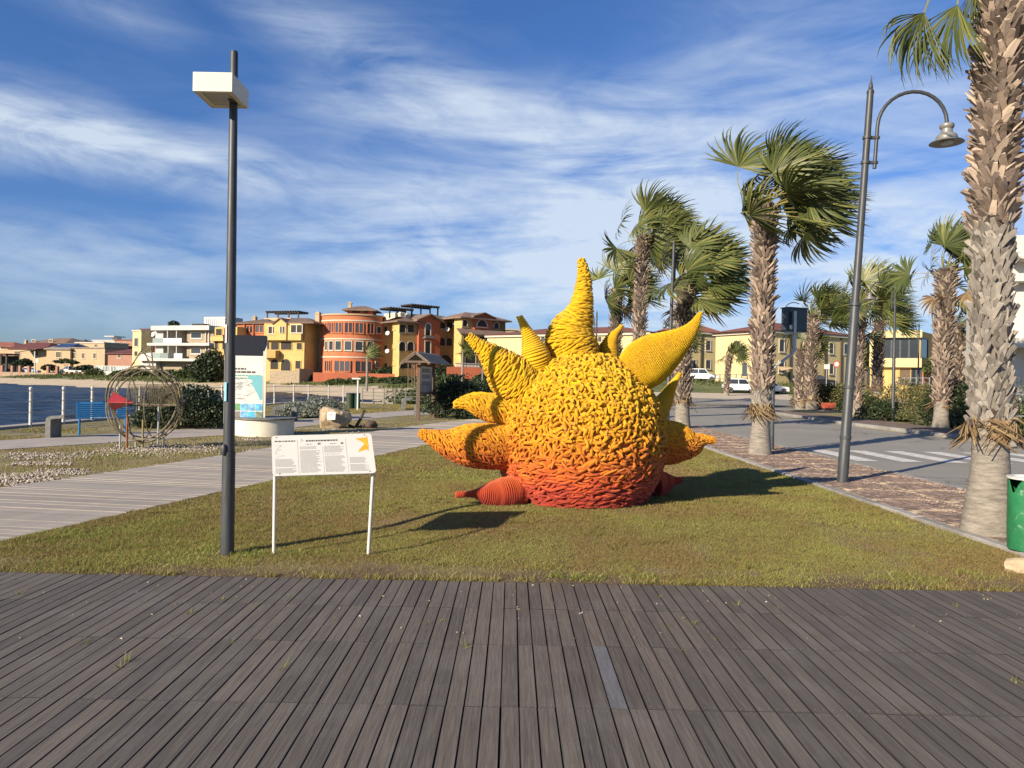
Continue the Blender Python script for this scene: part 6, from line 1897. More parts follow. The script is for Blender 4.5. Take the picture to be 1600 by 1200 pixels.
# yellow house with gable and arcade
f = Face(V2(416, 137), V2(474.5, 135)); fs = Face(V2(474.5, 135), V2(492, 140.5))
r0 = bld('yellow_house', 'bright yellow gabled house with arcade, left of the round orange house', f)
zt = f.sz(445, 504)[1]
wall_box(r0, f, .5, zt, 8, 'yellow_wall')
mb = MB(); mb.prism([(q.x, q.y) for q in (fs.A+fs.n*.015+fs.d*.02, fs.B+fs.n*.015, fs.B-fs.n*7, fs.A-fs.n*.6+fs.d*.4)], .5, zt-.02); obj('wall', mb, M['amber_shaded_yellow'], r0)
u0, u1, z0, z1 = f.rect(416.5, 506, 474, 532)
mb = MB(); f.slab(mb, u0, f.sz(433, 515)[0], z0, z1, .012, .8); obj('bay', mb, M['yellow_wall'], r0)
mb = MB(); f.slab(mb, f.sz(453.5, 515)[0], u1, z0, z1, .012, .8); obj('bay', mb, M['yellow_wall'], r0)
fb = Face(f.pt(0, 0, .8), f.pt(f.L, 0, .8))
ga, gb = f.sz(433, 515)[0], f.sz(452, 515)[0]; zg = f.sz(442, 499)[1]
mb = MB(); mb.plate([f.pt(ga, z0, .012), f.pt(gb, z0, .012), f.pt(gb, zt-.2, .012), f.pt((ga+gb)/2, zg, .012), f.pt(ga, zt-.2, .012)], f.n*1.0); obj('gable', mb, M['yellow_wall'], r0)
fg = Face(f.pt(0, 0, 1.012), f.pt(f.L, 0, 1.012))
mb = MB()
for a_, b_ in ((ga-.3, (ga+gb)/2), (gb+.3, (ga+gb)/2)): mb.plate([f.pt(a_, zt-.45, -2), f.pt(b_, zg+.05, -2), f.pt(b_, zg+.05, 1.3), f.pt(a_, zt-.45, 1.3)], (0, 0, .2))
obj('gable_roof', mb, M['roof_tile'], r0)
for b_ in ((420, 510.5, 432, 521), (455, 508, 472, 519.5)): window(r0, fb, b_, mull=1, frame='trim', pane='dark')
window(r0, fg, (438, 510, 440.6, 520), True, 'trim', 'glass', fw=.08); window(r0, fg, (442, 510, 444.4, 520), True, 'trim', 'glass', fw=.08)
for b_ in ((417, 535, 421, 546), (424, 535, 436, 546.5), (439.5, 534, 456, 546.5), (464, 536, 472, 546)): window(r0, f, b_, pane='dark', frame='yellow_wall', sill=False)
for b_ in ((423, 561, 435, 577), (439.5, 561, 454.5, 579)): window(r0, f, b_, True, 'yellow_wall', 'dark', sill=False)
window(r0, f, (462, 564, 470, 576), False, 'yellow_wall', 'dark')
window(r0, fs, (482, 510, 485.5, 519), frame='amber_shaded_yellow'); window(r0, fs, (477, 562, 484, 575), True, 'amber_shaded_yellow', 'dark', sill=False)
u0, u1, z0, z1 = f.rect(416, 548, 437.5, 559.5); mb = MB(); f.slab(mb, u0, u1, z0, z1, .012, 1.5); obj('balcony', mb, M['amber_shaded_yellow'], r0)
hip(r0, f, 0, f.L+1.5, 8, zt, f.sz(445, 494)[1], .7, inset=3.2)
chimney(r0, f, 477, 485.5, 483.5, 496, -3.5)
f2 = Face(V2(421, 133.5), V2(467.5, 132)); f3 = Face(V2(467.5, 132), V2(489, 135.5))
o = thing('stone_wall', 'sandstone garden wall below the gabled yellow house', 'wall', f2.pt(2, 1.2)); r1 = o
u0, u1, z0, z1 = f2.rect(421, 579, 467, 597); wall_box(r1, f2, z0-.5, z1, .4, 'stone_wall'); wall_box(r1, f3, z0-.5, z1+.4, .4, 'stone_wall', .01)
# round orange house
R_ = 6.6; cx, cy = (548.5-800)/F*139, 139+R_*.45
f = Face(V2(492, 140.5), V2(503.5, 139.3)); fr = Face(V2(593.5, 139.5), V2(613.5, 141.5))
mid = Vector((cx, cy, 0))
r0 = thing('round_house', 'round orange house with cream bands and rows of tall windows', 'building', Vector((cx, cy, tz1(cx, cy-5))))
top = P(548, 490, cy-R_).z
mb = MB(); arc = [(cx+R_*math.sin(t), cy-R_*math.cos(t)) for t in np.linspace(-1.05, 1.05, 29)]
mb.prism([(arc[0][0], cy+5)]+arc+[(arc[-1][0], cy+5)], .6, top-.25); obj('wall', mb, M['orange_wall'], r0)
def band_(z, h, pr_, mat, name):
    mb = MB(); a_ = [(cx+(R_+pr_)*math.sin(t), cy-(R_+pr_)*math.cos(t)) for t in np.linspace(-1.06, 1.06, 29)]; b_ = [(cx+(R_-.2)*math.sin(t), cy-(R_-.2)*math.cos(t)) for t in np.linspace(1.06, -1.06, 29)]
    mb.prism(a_+b_, z-h/2, z+h/2); return obj(name, mb, M[mat], r0)
for py in (500.5, 529.5, 558): band_(P(548, py, cy-R_).z, .24, .09, 'trim', 'band')
mb = MB(); mb.prism([(arc[0][0]-1.5, cy+6)]+[(cx+(R_+.2)*math.sin(t), cy-(R_+.2)*math.cos(t)) for t in np.linspace(-1.05, 1.05, 29)]+[(arc[-1][0]+2.4, cy+6)], top-.25, top); obj('cornice', mb, M['sand_wall'], r0)
def round_win(px0, px1, py0, py1, **k):
    sx_ = lambda px: max(-.97, min(.97, ((px-800)/F*(cy-R_*.8)-cx)/R_))
    t0, t1 = math.asin(sx_(px0)), math.asin(sx_(px1)); 
    A_ = Vector((cx+R_*math.sin(t0), cy-R_*math.cos(t0), 0)); B_2 = Vector((cx+R_*math.sin(t1), cy-R_*math.cos(t1), 0))
    ff = Face(A_, B_2); tm = (t0+t1)/2; sag = R_-(A_+B_2-2*Vector((cx, cy, 0))).length/2
    ff = Face(A_+ff.n*(sag+.02), B_2+ff.n*(sag+.02))
    z0_, z1_ = P(548, py1, cy-R_).z, P(548, py0, cy-R_).z
    ff.rect = lambda *a: (0, ff.L, z0_, z1_)
    return window(r0, ff, (0, 0, 0, 0), **k)
for x0_, x1_ in ((506, 511), (514, 521.5), (525, 535), (540, 551), (556, 567), (573, 581.5)):
    round_win(x0_, x1_, 504.5, 519.5, frame='orange_wall', mull=1); round_win(x0_+.5, x1_-.5, 533.5, 547, frame='trim')
round_win(586, 590.5, 508.5, 518, frame='trim')
for x0_, x1_ in ((507, 518), (525, 549), (557, 579)): round_win(x0_, x1_, 564.5, 580, frame='orange_wall', mull=2, sill=False)
round_win(585, 590, 564, 572, frame='trim')
wall_box(r0, f, .6, top-.26, 8, 'sand_wall'); wall_box(r0, fr, .6, top-.26, 8, 'sand_wall')
for py in (512, 541, 569): window(r0, f, (495, py-4, 498.5, py+4), True, 'trim', 'dark', fw=.1); window(r0, fr, (600, py-2, 604.5, py+5), True, 'trim', 'dark', fw=.1)
fp = Face(V2(541, 140), V2(580, 140))
z0 = top; z1 = fp.sz(560, 484)[1]; wall_box(r0, fp, z0, z1, 4, 'red_wall', name='roof_pavilion'); hip(r0, fp, 0, fp.L, 4, z1, fp.sz(560, 476.5)[1], .9, inset=1.6)
window(r0, fp, (550, 484.5, 563, 489), frame='red_wall', pane='dark', sill=False); window(r0, fp, (568, 484.5, 576, 489), frame='red_wall', pane='dark', sill=False)
chimney(r0, fp, 542, 471.5, 547, 481, -1)
mb = MB(); f9 = Face(V2(489, 133), V2(622, 132.5)); z9 = f9.sz(550, 583)[1]; f9.slab(mb, 0, f9.L, .4, z9, -.3, 0); tag(obj('garden_wall', mb, M['red_wall'], None, loc=f9.pt(f9.L/2, 1.0)), 'long low terracotta garden wall below the round orange house', 'wall', 'terracotta garden walls')
mb = MB(); f9 = Face(V2(698, 128), V2(800, 131)); z9 = f9.sz(740, 574)[1]; f9.slab(mb, 0, f9.L, .4, z9, -.3, 0); tag(obj('garden_wall', mb, M['red_wall'], None, loc=f9.pt(f9.L/2, 1.0)), 'terracotta garden wall under the white balustrade of the large corner house', 'wall', 'terracotta garden walls')
# big corner house
fa_ = Face(V2(611, 135), V2(623, 131.5)); f = Face(V2(623, 131.5), V2(711, 139.5))
r0 = bld('corner_house', 'large yellow and red corner house with arches, hipped roofs and two pergolas', f)
zt = f.sz(660, 503)[1]
wall_box(r0, f, .6, zt, 2.2, 'amber_shaded_yellow'); wall_box(r0, f, .6, zt-.1, 9, 'amber_shaded_yellow', 6)
fa_ = Face(f.pt(0, 0, -2.2), f.pt(0, 0, 0)); mb = MB(); fa_.slab(mb, .01, fa_.L-.01, .6, zt-.02, -.1, .014); obj('wall', mb, M['yellow_wall'], r0)
for py in (511, 540, 566): window(r0, fa_, (614, py-3.5, 618.5, py+4), py > 530, 'yellow_wall', 'dark', fw=.12)
for b_ in ((624.5, 507.5, 633.5, 519.5), (637, 507.5, 646.5, 519.5)): window(r0, f, b_, frame='sand_wall', pane='dark', sill=False)
for b_ in ((624, 534, 633.5, 548), (636.5, 534, 646.5, 548)): window(r0, f, b_, True, 'trim', 'dark', sill=False)
window(r0, f, (625, 563, 646, 574), True, 'sand_wall', 'dark', sill=False)
ta, tb = f.sz(651.5, 530)[0], f.sz(684.8, 530)[0]; za = f.sz(668, 493.5)[1]; zs_ = f.sz(668, 500.5)[1]
mb = MB(); mb.plate([f.pt(ta, .6, .012), f.pt(tb, .6, .012), f.pt(tb, zs_, .012), f.pt((ta+tb)/2, za, .012), f.pt(ta, zs_, .012)], f.n*.6); obj('tower', mb, M['red_wall'], r0)
ft = Face(f.pt(0, 0, .612), f.pt(f.L, 0, .612))
mb = MB()
for a_ in (ta-.7, tb+.7): mb.plate([f.pt(a_, zs_-.35, -5), f.pt((ta+tb)/2, za+.12, -5), f.pt((ta+tb)/2, za+.12, 1.1), f.pt(a_, zs_-.35, 1.1)], (0, 0, .25))
obj('tower_roof', mb, M['roof_tile'], r0)
window(r0, ft, (665, 505.5, 672.5, 524), True, 'trim', 'glass', fw=.18); window(r0, ft, (664.5, 533.5, 672.5, 552.5), False, 'trim', 'glass', fw=.18)
u0, u1, z0, z1 = ft.rect(661, 524.5, 676, 529); mb = MB(); ft.slab(mb, u0, u1, z0, z0+.18, .01, .8); ft.slab(mb, u0, u1, z0+.18, z1, .72, .78); obj('balcony', mb, M['grey_conc'], r0)
for b_ in ((686.5, 503.5, 695, 513), (698, 503.5, 706.5, 513)): window(r0, f, b_, frame='sand_wall', pane='dark', sill=False)
for b_ in ((686.5, 528, 695, 540), (697.5, 528, 706, 540)): window(r0, f, b_, True, 'sand_wall', 'dark', sill=False)
window(r0, f, (686, 554.5, 705.5, 573), True, 'sand_wall', 'dark', sill=False)
hip(r0, f, -.2, f.sz(656, 500)[0], 4.4, f.sz(640, 503)[1], f.sz(640, 494)[1], .8, inset=3.2); hip(r0, f, f.sz(680, 500)[0], f.L+1, 9, f.sz(690, 499)[1], f.sz(690, 489)[1], .8, inset=3.5)
pergola(r0, f, 627.5, 479.5, 667, 491, 3.2, -4.5); pergola(r0, f, 665.5, 474.5, 711, 487, 3.5, -5.2)
u0, u1, z0, z1 = f.rect(640, 486, 706, 494); mb = MB(); f.slab(mb, u0, u1, z0-1, z1-.3, -9, -5); obj('roof_terrace', mb, M['cream'], r0)
chimney(r0, f, 639.5, 487, 646, 495, -3, 'cream'); chimney(r0, f, 652, 488.5, 657, 494, -3.5, 'cream')
f2 = Face(V2(720, 133.5), V2(788, 140)); zt2 = f2.sz(750, 498)[1]
wall_box(r0, f2, .6, zt2, 2.4, 'amber_shaded_yellow'); wall_box(r0, f2, .6, zt2-.1, 8, 'amber_shaded_yellow', 5)
fy_ = Face(f2.pt(0, 0, -2.4), f2.pt(0, 0, 0)); mb = MB(); fy_.slab(mb, .01, fy_.L-.01, .6, zt2-.02, -.1, .014); obj('wall', mb, M['yellow_wall'], r0)
u0, u1, z0, z1 = f2.rect(739, 498, 767.5, 516); mb = MB(); f2.slab(mb, u0, u1, z0, z1+.3, .012, .5); zq = f2.sz(753, 491)[1]; mb.plate([f2.pt(u0, z1+.3, .012), f2.pt(u1, z1+.3, .012), f2.pt((u0+u1)/2, zq, .012)], f2.n*.488); obj('bay', mb, M['red_wall'], r0)
fb = Face(f2.pt(0, 0, .5), f2.pt(f2.L, 0, .5))
mb = MB()
for a_ in (u0-.5, u1+.5): mb.plate([f2.pt(a_, z1+.1, -3.5), f2.pt((u0+u1)/2, zq+.1, -3.5), f2.pt((u0+u1)/2, zq+.1, .9), f2.pt(a_, z1+.1, .9)], (0, 0, .22))
obj('bay_roof', mb, M['roof_tile'], r0)
window(r0, f2, (723, 499.5, 730, 509.5), True, 'trim', 'dark', fw=.16); window(r0, fb, (745.5, 500, 761, 510), True, 'trim', 'dark', fw=.16); window(r0, f2, (772, 504, 779, 513), True, 'trim', 'dark', fw=.16)
hip(r0, f2, 0, f2.L, 6, zt2, f2.sz(740, 486)[1], .9, inset=2.8)
f3 = Face(V2(719, 130.5), V2(798, 137)); z3 = f3.sz(755, 524.5)[1]
wall_box(r0, f3, .6, z3, 1.6, 'amber_shaded_yellow')
mb = MB(); mb.plate([f3.pt(-.5, z3-.05, .6), f3.pt(f3.L+.5, z3-.05, .6), f3.pt(f3.L, f3.sz(755, 515.5)[1], -2.5), f3.pt(.6, f3.sz(755, 515.5)[1], -2.5)], (0, 0, .22)); obj('lean_to_roof', mb, M['roof_tile'], r0)
u0, u1 = -.02, .5; mb = MB(); f3.slab(mb, u0, u1, .6, z3-.1, -1.55, .15); obj('pilaster', mb, M['yellow_wall'], r0)
for b_ in ((724, 526.5, 734, 539.5), (749, 526.5, 767, 539.5), (773, 526.5, 790, 539.5)): window(r0, f3, b_, frame='sand_wall', pane='dark', sill=False, mull=1)
window(r0, f3, (727, 549, 743, 569), True, 'trim', 'dark', sill=False); window(r0, f3, (760, 549, 776, 569), True, 'trim', 'dark', sill=False)
mb = MB(); u0, u1, z0, z1 = f3.rect(706, 567.5, 746, 576)
f3.slab(mb, u0, u1, z0, z0+.15, .9, 1.1); f3.slab(mb, u0, u1, z1-.15, z1, .9, 1.1); bal = obj('balustrade', mb, M['white_paint'], r0)
for k in range(18): mb = MB(); u = u0+(u1-u0)*(k+.5)/18; mb.lathe(f3.pt(u, z0+.15, 1.0), [(.06, 0), (.10, .25), (.05, .5), (.08, z1-z0-.30)], 6); obj('baluster', mb, M['white_paint'], bal)
for px, py, ff in ((609.5, 521, fa_), (609, 549, fa_), (697, 515, f)):
    c_ = ff.pt(ff.sz(px, py)[0], ff.sz(px, py)[1], .5); mb = MB(); mb.lathe(c_, [(0, -.02), (.3, .03), (.42, .10), (.4, .12), (.0, .02)], 14, axis=(-.3, -.9, .3)); mb.bar(c_, c_-ff.n*.5, .06); obj('satellite_dish', mb, M['white_paint'], r0)
# little pale house peeping out at the right end of the row
f = Face(V2(786, 150), V2(809, 151)); r0 = bld('pale_house', 'small pale house top peeping out right of the large corner house', f); z = f.sz(797, 516)[1]
wall_box(r0, f, 1, z, 6, 'sand_wall'); mb = MB(); f.slab(mb, -.2, f.L+.2, z, z+.3, -6.2, .2); obj('roof', mb, M['trim'], r0); window(r0, f, (797, 519, 801, 525))

# ---- white modern block and its neighbours
f = Face(V2(248, 163), V2(333, 158)); r0 = bld('white_apartment_block', 'modern white apartment block with stone panels and glass balconies', f)
zt = f.sz(290, 512)[1]
wall_box(r0, f, .8, zt, 11, 'stone_wall', f.sz(292, 540)[0], f.L); wall_box(r0, f, .8, zt, 9, 'stone_wall', 0, f.sz(292, 540)[0], off=-2.2)
for (px0, px1, py0, py1, lab) in ((244, 334.5, 509.5, 516.5, 0), (238, 334.5, 536.5, 540.5, 1), (223, 331, 560.5, 564.5, 1)):
    u0, u1, z0, z1 = f.rect(px0, py0, px1, py1); mb = MB(); f.slab(mb, u0, u1, z0, z1, -10, 1.5); obj('floor_slab', mb, M['white_wall'], r0)
for px, (py0, py1) in ((268, (516.5, 536.5)), (282, (516.5, 536.5)), (269, (540.5, 560.5)), (282, (540.5, 560.5)), (322.5, (516.5, 536.5)), (327.5, (516.5, 536.5)), (322.5, (540.5, 560.5)), (327.5, (540.5, 560.5))):
    u0, u1, z0, z1 = f.rect(px-.5, py0, px+.5, py1); mb = MB(); f.slab(mb, u0, u1, z0, z1, -2.1 if px < 300 else .012, 1.2 if px < 300 else .3); obj('divider', mb, M['white_wall'], r0)
for py0, py1 in ((516.5, 536.5), (540.5, 560.5)):
    u0, u1, z0, z1 = f.rect(244, py0, 256, py1); mb = MB(); f.slab(mb, u0, u1, z0, z1, -2.1, .2); obj('end_wall', mb, M['white_wall'], r0)
M['balcony_glass'] = glassmat('balcony_glass', (.33, .40, .38), .1)
for (px0, px1, py0, py1) in ((246, 262, 529, 536.5), (262.3, 278, 529, 536.5), (278.3, 291, 529, 536.5), (246, 258, 552, 560.5), (258.3, 270, 552, 560.5), (279, 292, 552.5, 560.5)):
    u0, u1, z0, z1 = f.rect(px0, py0, px1, py1); mb = MB(); f.slab(mb, u0, u1, z0, z1, 1.3, 1.34); obj('glass_panel', mb, M['balcony_glass'], r0)
for b_ in ((299, 520.5, 314.5, 528), (299, 545, 313.5, 552)): window(r0, f, b_, frame='white_wall', fw=.2)
fl_ = Face(f.pt(0, 0, -2.2), f.pt(f.L, 0, -2.2))
for b_ in ((258, 523, 266, 536), (271, 523, 280, 536), (284, 523, 290, 536), (258, 547, 266, 560), (271, 547, 280, 560), (284, 547, 290, 560)): window(r0, fl_, b_, frame='white_wall', pane='dark', sill=False)
u0, u1, z0, z1 = f.rect(222, 551, 246, 560); mb = MB(); f.slab(mb, u0, u1, z0-3, z1, -6, .4); obj('side_terrace', mb, M['white_wall'], r0)
mb = MB(); f.slab(mb, f.sz(222, 570)[0], f.sz(292, 570)[0], .8, f.sz(290, 564.5)[1], -6, -1.0); obj('ground_floor', mb, M['stone_wall'], r0)
fw_ = Face(V2(272, 155), V2(331, 152)); mb = MB(); u0, u1, z0, z1 = fw_.rect(272, 578, 331, 586); fw_.slab(mb, 0, fw_.L, z0-1, z1, -.3, 0); tag(obj('garden_wall', mb, M['peach_wall'], None, loc=fw_.pt(3, 1)), 'low peach garden wall before the white modern block', 'wall')
bush('garden_hedge', 'dark hedge behind the peach wall at the white modern block', 'hedge', (fw_.pt(fw_.L/2, 0, -1.2).x, fw_.pt(fw_.L/2, 0, -1.2).y, f.sz(300, 584)[1]), (4.0, .8, 1.9), 2200, .25, M['leaf_dark'], 81, 'garden hedges')
c_ = P(272, 508.5, 166); bush('roof_shrub', 'shrub growing on the roof of the white modern block', 'shrub', c_, (1.3, 1.0, 1.0), 700, .2, M['leaf_dark'], 82)
u0, u1, z0, z1 = f.rect(284, 504, 302, 509.5); mb = MB(); f.slab(mb, u0, u1, z0, z1, -5, -3); obj('roof_unit', mb, M['dark'], r0)
fb = Face(V2(317, 172), V2(356, 170)); r1 = bld('white_roof_screen', 'white louvred rooftop structure left of the lamp pole', fb); u0, u1, z0, z1 = fb.rect(317, 495, 356, 512)
wall_box(r1, fb, 1, z1, 5, 'white_wall')
for k in range(11): mb = MB(); fb.slab(mb, .4+k*(fb.L-.6)/11, .4+(k+.55)*(fb.L-.6)/11, z0, z1-.4, .012, .1); obj('panel', mb, M['galv'], r1)
f = Face(V2(206, 168), V2(219.5, 166)); r0 = bld('yellow_tower_house', 'narrow pale yellow house left of the white modern block', f); z = f.sz(212, 517.5)[1]
wall_box(r0, f, 1, z, 8, 'pale_yellow'); window(r0, f, (210.5, 528.5, 216, 541), frame='pale_yellow'); window(r0, f, (210.5, 549, 215, 556), frame='pale_yellow'); mb = MB(); f.slab(mb, -.2, f.L+.2, z, z+.25, -8.2, .2); obj('roof', mb, M['trim'], r0)
f = Face(V2(219.5, 169), V2(246, 168)); r0 = bld('white_gable_house', 'white walled house with red roof edge and brick ground floor beside the narrow yellow house', f); z = f.sz(230, 516)[1]; zm = f.sz(230, 535)[1]
wall_box(r0, f, zm, z, 7, 'white_wall'); wall_box(r0, f, 1, zm-.01, 6.8, 'pink_wall', off=.05, name='ground_floor'); mb = MB(); f.slab(mb, -.3, f.L+.3, z, z+.35, -7.3, .4); obj('roof', mb, M['roof_dark_red'], r0); window(r0, f, (232, 546, 242, 552), frame='pink_wall', pane='dark')
c_ = f.pt(f.sz(243.5, 523)[0], f.sz(243.5, 523)[1], .8); mb = MB(); mb.lathe(c_, [(0, -.02), (.4, .05), (.6, .16), (.57, .18), (0, .03)], 14, axis=(-.4, -.9, .3)); mb.bar(c_, c_-f.n*.9, .08); obj('satellite_dish', mb, M['white_paint'], r0)

# ---- houses across the bay at the far left
def house(label, px0, px1, d0, d1, eave, ridge, wall, roof, wins=(), depth=9, name='seaside_house', group=None, inset=None, gable=False, frame='trim', pane='shutter', flat=False, over=.5):
    f = Face(V2(px0, d0), V2(px1, d1)); r_ = bld(name, label, f, 'house', group)
    z = f.sz((px0+px1)/2, eave)[1]; wall_box(r_, f, .8, z, depth, wall)
    if flat: mb = MB(); f.slab(mb, -.2, f.L+.2, z, z+.3, -depth-.2, .25); obj('roof', mb, M[roof], r_)
    else: hip(r_, f, 0, f.L, depth, z, f.sz((px0+px1)/2, ridge)[1], over, roof, inset, gable)
    for b_ in wins: window(r_, f, b_, frame=frame, pane=pane)
    return r_, f
G1 = 'houses across the bay'
house('house at the far left edge with red roof and small window', -40, 22, 214, 212, 540.5, 533, 'peach_wall', 'roof_red', ((2, 541.5, 8, 545.5),), group=G1)
r0, f = house('beige house with long dark red roof and shuttered window behind the dark tree', 11, 72, 203, 200, 544, 534, 'peach_wall', 'roof_dark_red', ((23, 549, 32, 558), (56, 549, 60, 556)), group=G1, inset=3)
u0, u1, z0, z1 = f.rect(46, 547, 71, 551); mb = MB(); mb.plate([f.pt(u0, z0, 3), f.pt(u1, z1, 3), f.pt(u1, z1+.3, .05), f.pt(u0, z0+.5, .05)], (0, 0, .2)); obj('awning', mb, M['dark_wood'], r0); chimney(r0, f, 13, 530, 16, 540, -5, 'peach_wall')
r0, f = house('beige house with grey roof carrying blue solar panels', 72, 109, 199, 197, 545, 535, 'peach_wall', 'roof_grey', ((87.5, 550, 95.5, 558.5),), group=G1, inset=2)
mb = MB(); 
zr, ze = f.sz(92, 535)[1], f.sz(92, 545)[1]
for k in range(4):
    u0 = f.sz(80+6.8*k, 538)[0]; u1 = f.sz(86.3+6.8*k, 538)[0]; mb = MB()
    q_ = lambda u, t: f.pt(u, ze+(zr-ze)*t+.12, .5-(5.0)*t); mb.plate([q_(u0, .25), q_(u1, .25), q_(u1, .8), q_(u0, .8)], (0, 0, .06)); obj('solar_panel', mb, pm('solar_blue', (.03, .06, .14), .25, .1, 3) if 'solar_blue' not in bpy.data.materials else bpy.data.materials['solar_blue'], r0)
house('long low cream building with flat grey roof edge left of the dark red roofed house', 109, 163, 198, 194, 544.5, 0, 'sand_wall', 'roof_grey', ((113, 551, 118, 560), (128, 552, 132, 560), (146, 552, 150, 560)), group=G1, flat=True)
house('pinkish house with dark red roof left of the narrow yellow house', 168, 206, 190, 187, 552, 544, 'pink_wall', 'roof_dark_red', ((184, 553.5, 189, 559),), group=G1, inset=2)
house('tan house with broad brown hipped roof on the skyline', 42, 102, 236, 232, 535.5, 526, 'peach_wall', 'roof_tile', ((50, 531, 55, 534.5), (77, 530.5, 82, 534.5)), group=G1, inset=5, depth=14)
house('brown roofed house on the skyline beside the tan house', 99, 130, 240, 238, 538, 529, 'sand_wall', 'roof_tile', (), group=G1)
house('flat cream block on the skyline behind the low cream building', 117, 162, 230, 226, 536, 0, 'peach_wall', 'white_wall', ((126, 538, 130, 542), (148, 538, 152, 542)), group=G1, flat=True)
r0, f = house('white flat block on the skyline with a roof dish', 144, 181, 250, 247, 532.5, 0, 'white_wall', 'white_wall', ((160, 534, 164, 537),), group=G1, flat=True)
u0, u1, z0, z1 = f.rect(168, 527, 175, 533); mb = MB(); f.slab(mb, u0, u1, z0, z1, -4, -2); obj('roof_room', mb, M['white_wall'], r0)
u0, u1, z0, z1 = f.rect(163, 524, 178, 527); mb = MB(); f.slab(mb, u0, u1, z0+.2, z0+.5, -5, 0); obj('roof_canopy', mb, M['white_wall'], r0)
house('reddish house block on the skyline left of the narrow yellow house', 178, 207, 238, 236, 532, 0, 'pink_wall', 'roof_red', ((184, 535, 187, 539), (194, 535, 197, 539)), group=G1, flat=True)
f = Face(V2(-30, 188), V2(10, 187)); r0 = bld('pavilion', 'dark roofed open pavilion at the far left edge', f, 'pavilion'); u0, u1, z0, z1 = f.rect(-30, 552, 10.5, 566); mb = MB(); f.slab(mb, 0, f.L, z1-.4, z1, -4, .3); obj('roof', mb, M['roof_dark_red'], r0)
for px in (-8, 1, 9.5): u = f.sz(px, 560)[0]; mb = MB(); f.slab(mb, u-.2, u+.2, 1, z1-.4, -.4, 0); obj('post', mb, M['dark_wood'], r0)
mb = MB(); f.slab(mb, 0, f.L, 1, z1-.5, -4, -3.6); obj('back_wall', mb, M['dark'], r0)
f = Face(V2(-40, 184), V2(90, 178)); r0 = bld('sea_front_wall', 'tan stone wall with pinkish pillars along the beach at the far left', f, 'wall'); u0, u1, z0, z1 = f.rect(20, 581.5, 40, 588); mb = MB(); f.slab(mb, 0, f.L, z0-1.5, z1, -.5, 0); obj('wall', mb, M['stone_wall'], r0)
for px in (2, 18, 30, 44, 74, 88): u = f.sz(px, 580)[0]; mb = MB(); f.slab(mb, u-.3, u+.3, z0, z1+1.6, -.6, .012); obj('pillar', mb, M['pink_wall'], r0)
f = Face(V2(147, 172), V2(204, 166)); r0 = bld('white_fence', 'white balustrade fence above the beach behind the wire fish', f, 'fence'); u0, u1, z0, z1 = f.rect(150, 571.5, 200, 581)
mb = MB(); f.slab(mb, 0, f.L, z1-.15, z1, -.15, 0); f.slab(mb, 0, f.L, z0-1.2, z0+.12, -.2, .05); obj('rail', mb, M['white_wall'], r0)
for k in range(14): u = f.L*k/13; mb = MB(); f.slab(mb, u-.12, u+.12, z0+.12, z1-.15, -.16, .02); obj('post', mb, M['white_wall'], r0)
for k in range(13): mb = MB(); f.slab(mb, f.L*k/13+.14, f.L*(k+1)/13-.14, z0+.2, z1-.25, -.1, -.06); obj('glass_panel', mb, M['balcony_glass'], r0)
def tree(label, c, h, rad, mat, seed, n_=3200, size=.28, group=None, name='tree'):
    c = Vector(c); root = thing(name, label, 'tree', c, group); rgx = random.Random(seed); mb = MB()
    mb.tube([c+Vector((0, 0, -.2)), c+Vector((.1, 0, h*.35)), c+Vector((.2, .1, h*.7))], [.16*h/5, .12*h/5, .05*h/5], 8)
    for k in range(5):
        a = rgx.uniform(0, 6.28); mb.tube([c+Vector((.1, 0, h*.4)), c+Vector((math.cos(a)*rad[0]*.5, math.sin(a)*rad[1]*.5, h-rad[2]*.5))], [.07*h/5, .025*h/5], 6)
    obj('trunk', mb, M['twig'], root)
    V_ = leaf_cloud((0, 0, h-rad[2]), rad, n_, size, seed, 12); link('crown', mesh_np('crown', V_, np.arange(len(V_)).reshape(-1, 4)), mat, root); return root
q = on(35, 186); tree('dark round tree in front of the beige house with the long red roof', (q.x, q.y, 1.6), 3.6, (2.9, 2, 1.7), M['leaf_dark'], 91, 2200)
q = on(104, 186); tree('flat topped umbrella tree before the house with solar panels', (q.x, q.y, 1.6), 3.7, (2.9, 2, .8), M['leaf_mid'], 92, 2000)
q = on(76, 187); tree('small dark tree left of the umbrella tree', (q.x, q.y, 1.6), 2.4, (2.0, 1.4, 1.2), M['leaf_dark'], 93, 1500)
q = on(135, 184); tree('dark spreading tree behind the white pickup van', (q.x, q.y, 1.4), 2.6, (3.4, 1.6, 1.4), M['leaf_dark'], 94, 2000)
q = on(56, 180); root = thing('sign_mast', 'white mast with a square cream sign near the umbrella tree', 'sign', (q.x, q.y, 1.2)); q0 = P(54.5, 578, 180); q1 = P(54.5, 549, 180); mb = MB(); mb.tube([q0-Vector((0, 0, 1)), q1], .16, 8); obj('mast', mb, M['white_paint'], root)
mb = MB(); mb.obox(P(57.5, 563.5, 180), (.5, 0, 0), (0, .08, 0), (0, 0, .5)); obj('sign_plate', mb, M['cream'], root)
# trees behind the houses
q = on(806, 148); tree('dark tree right of the large corner house, behind the upper left spike', (q.x, q.y, 1.5), 7.5, (2.2, 2, 2.6), M['leaf_dark'], 95, 2600)
q = on(824, 150); tree('dark tree behind the small curled upper spike', (q.x, q.y, 1.5), 6.8, (2.2, 2, 2.6), M['leaf_dark'], 96, 2200)

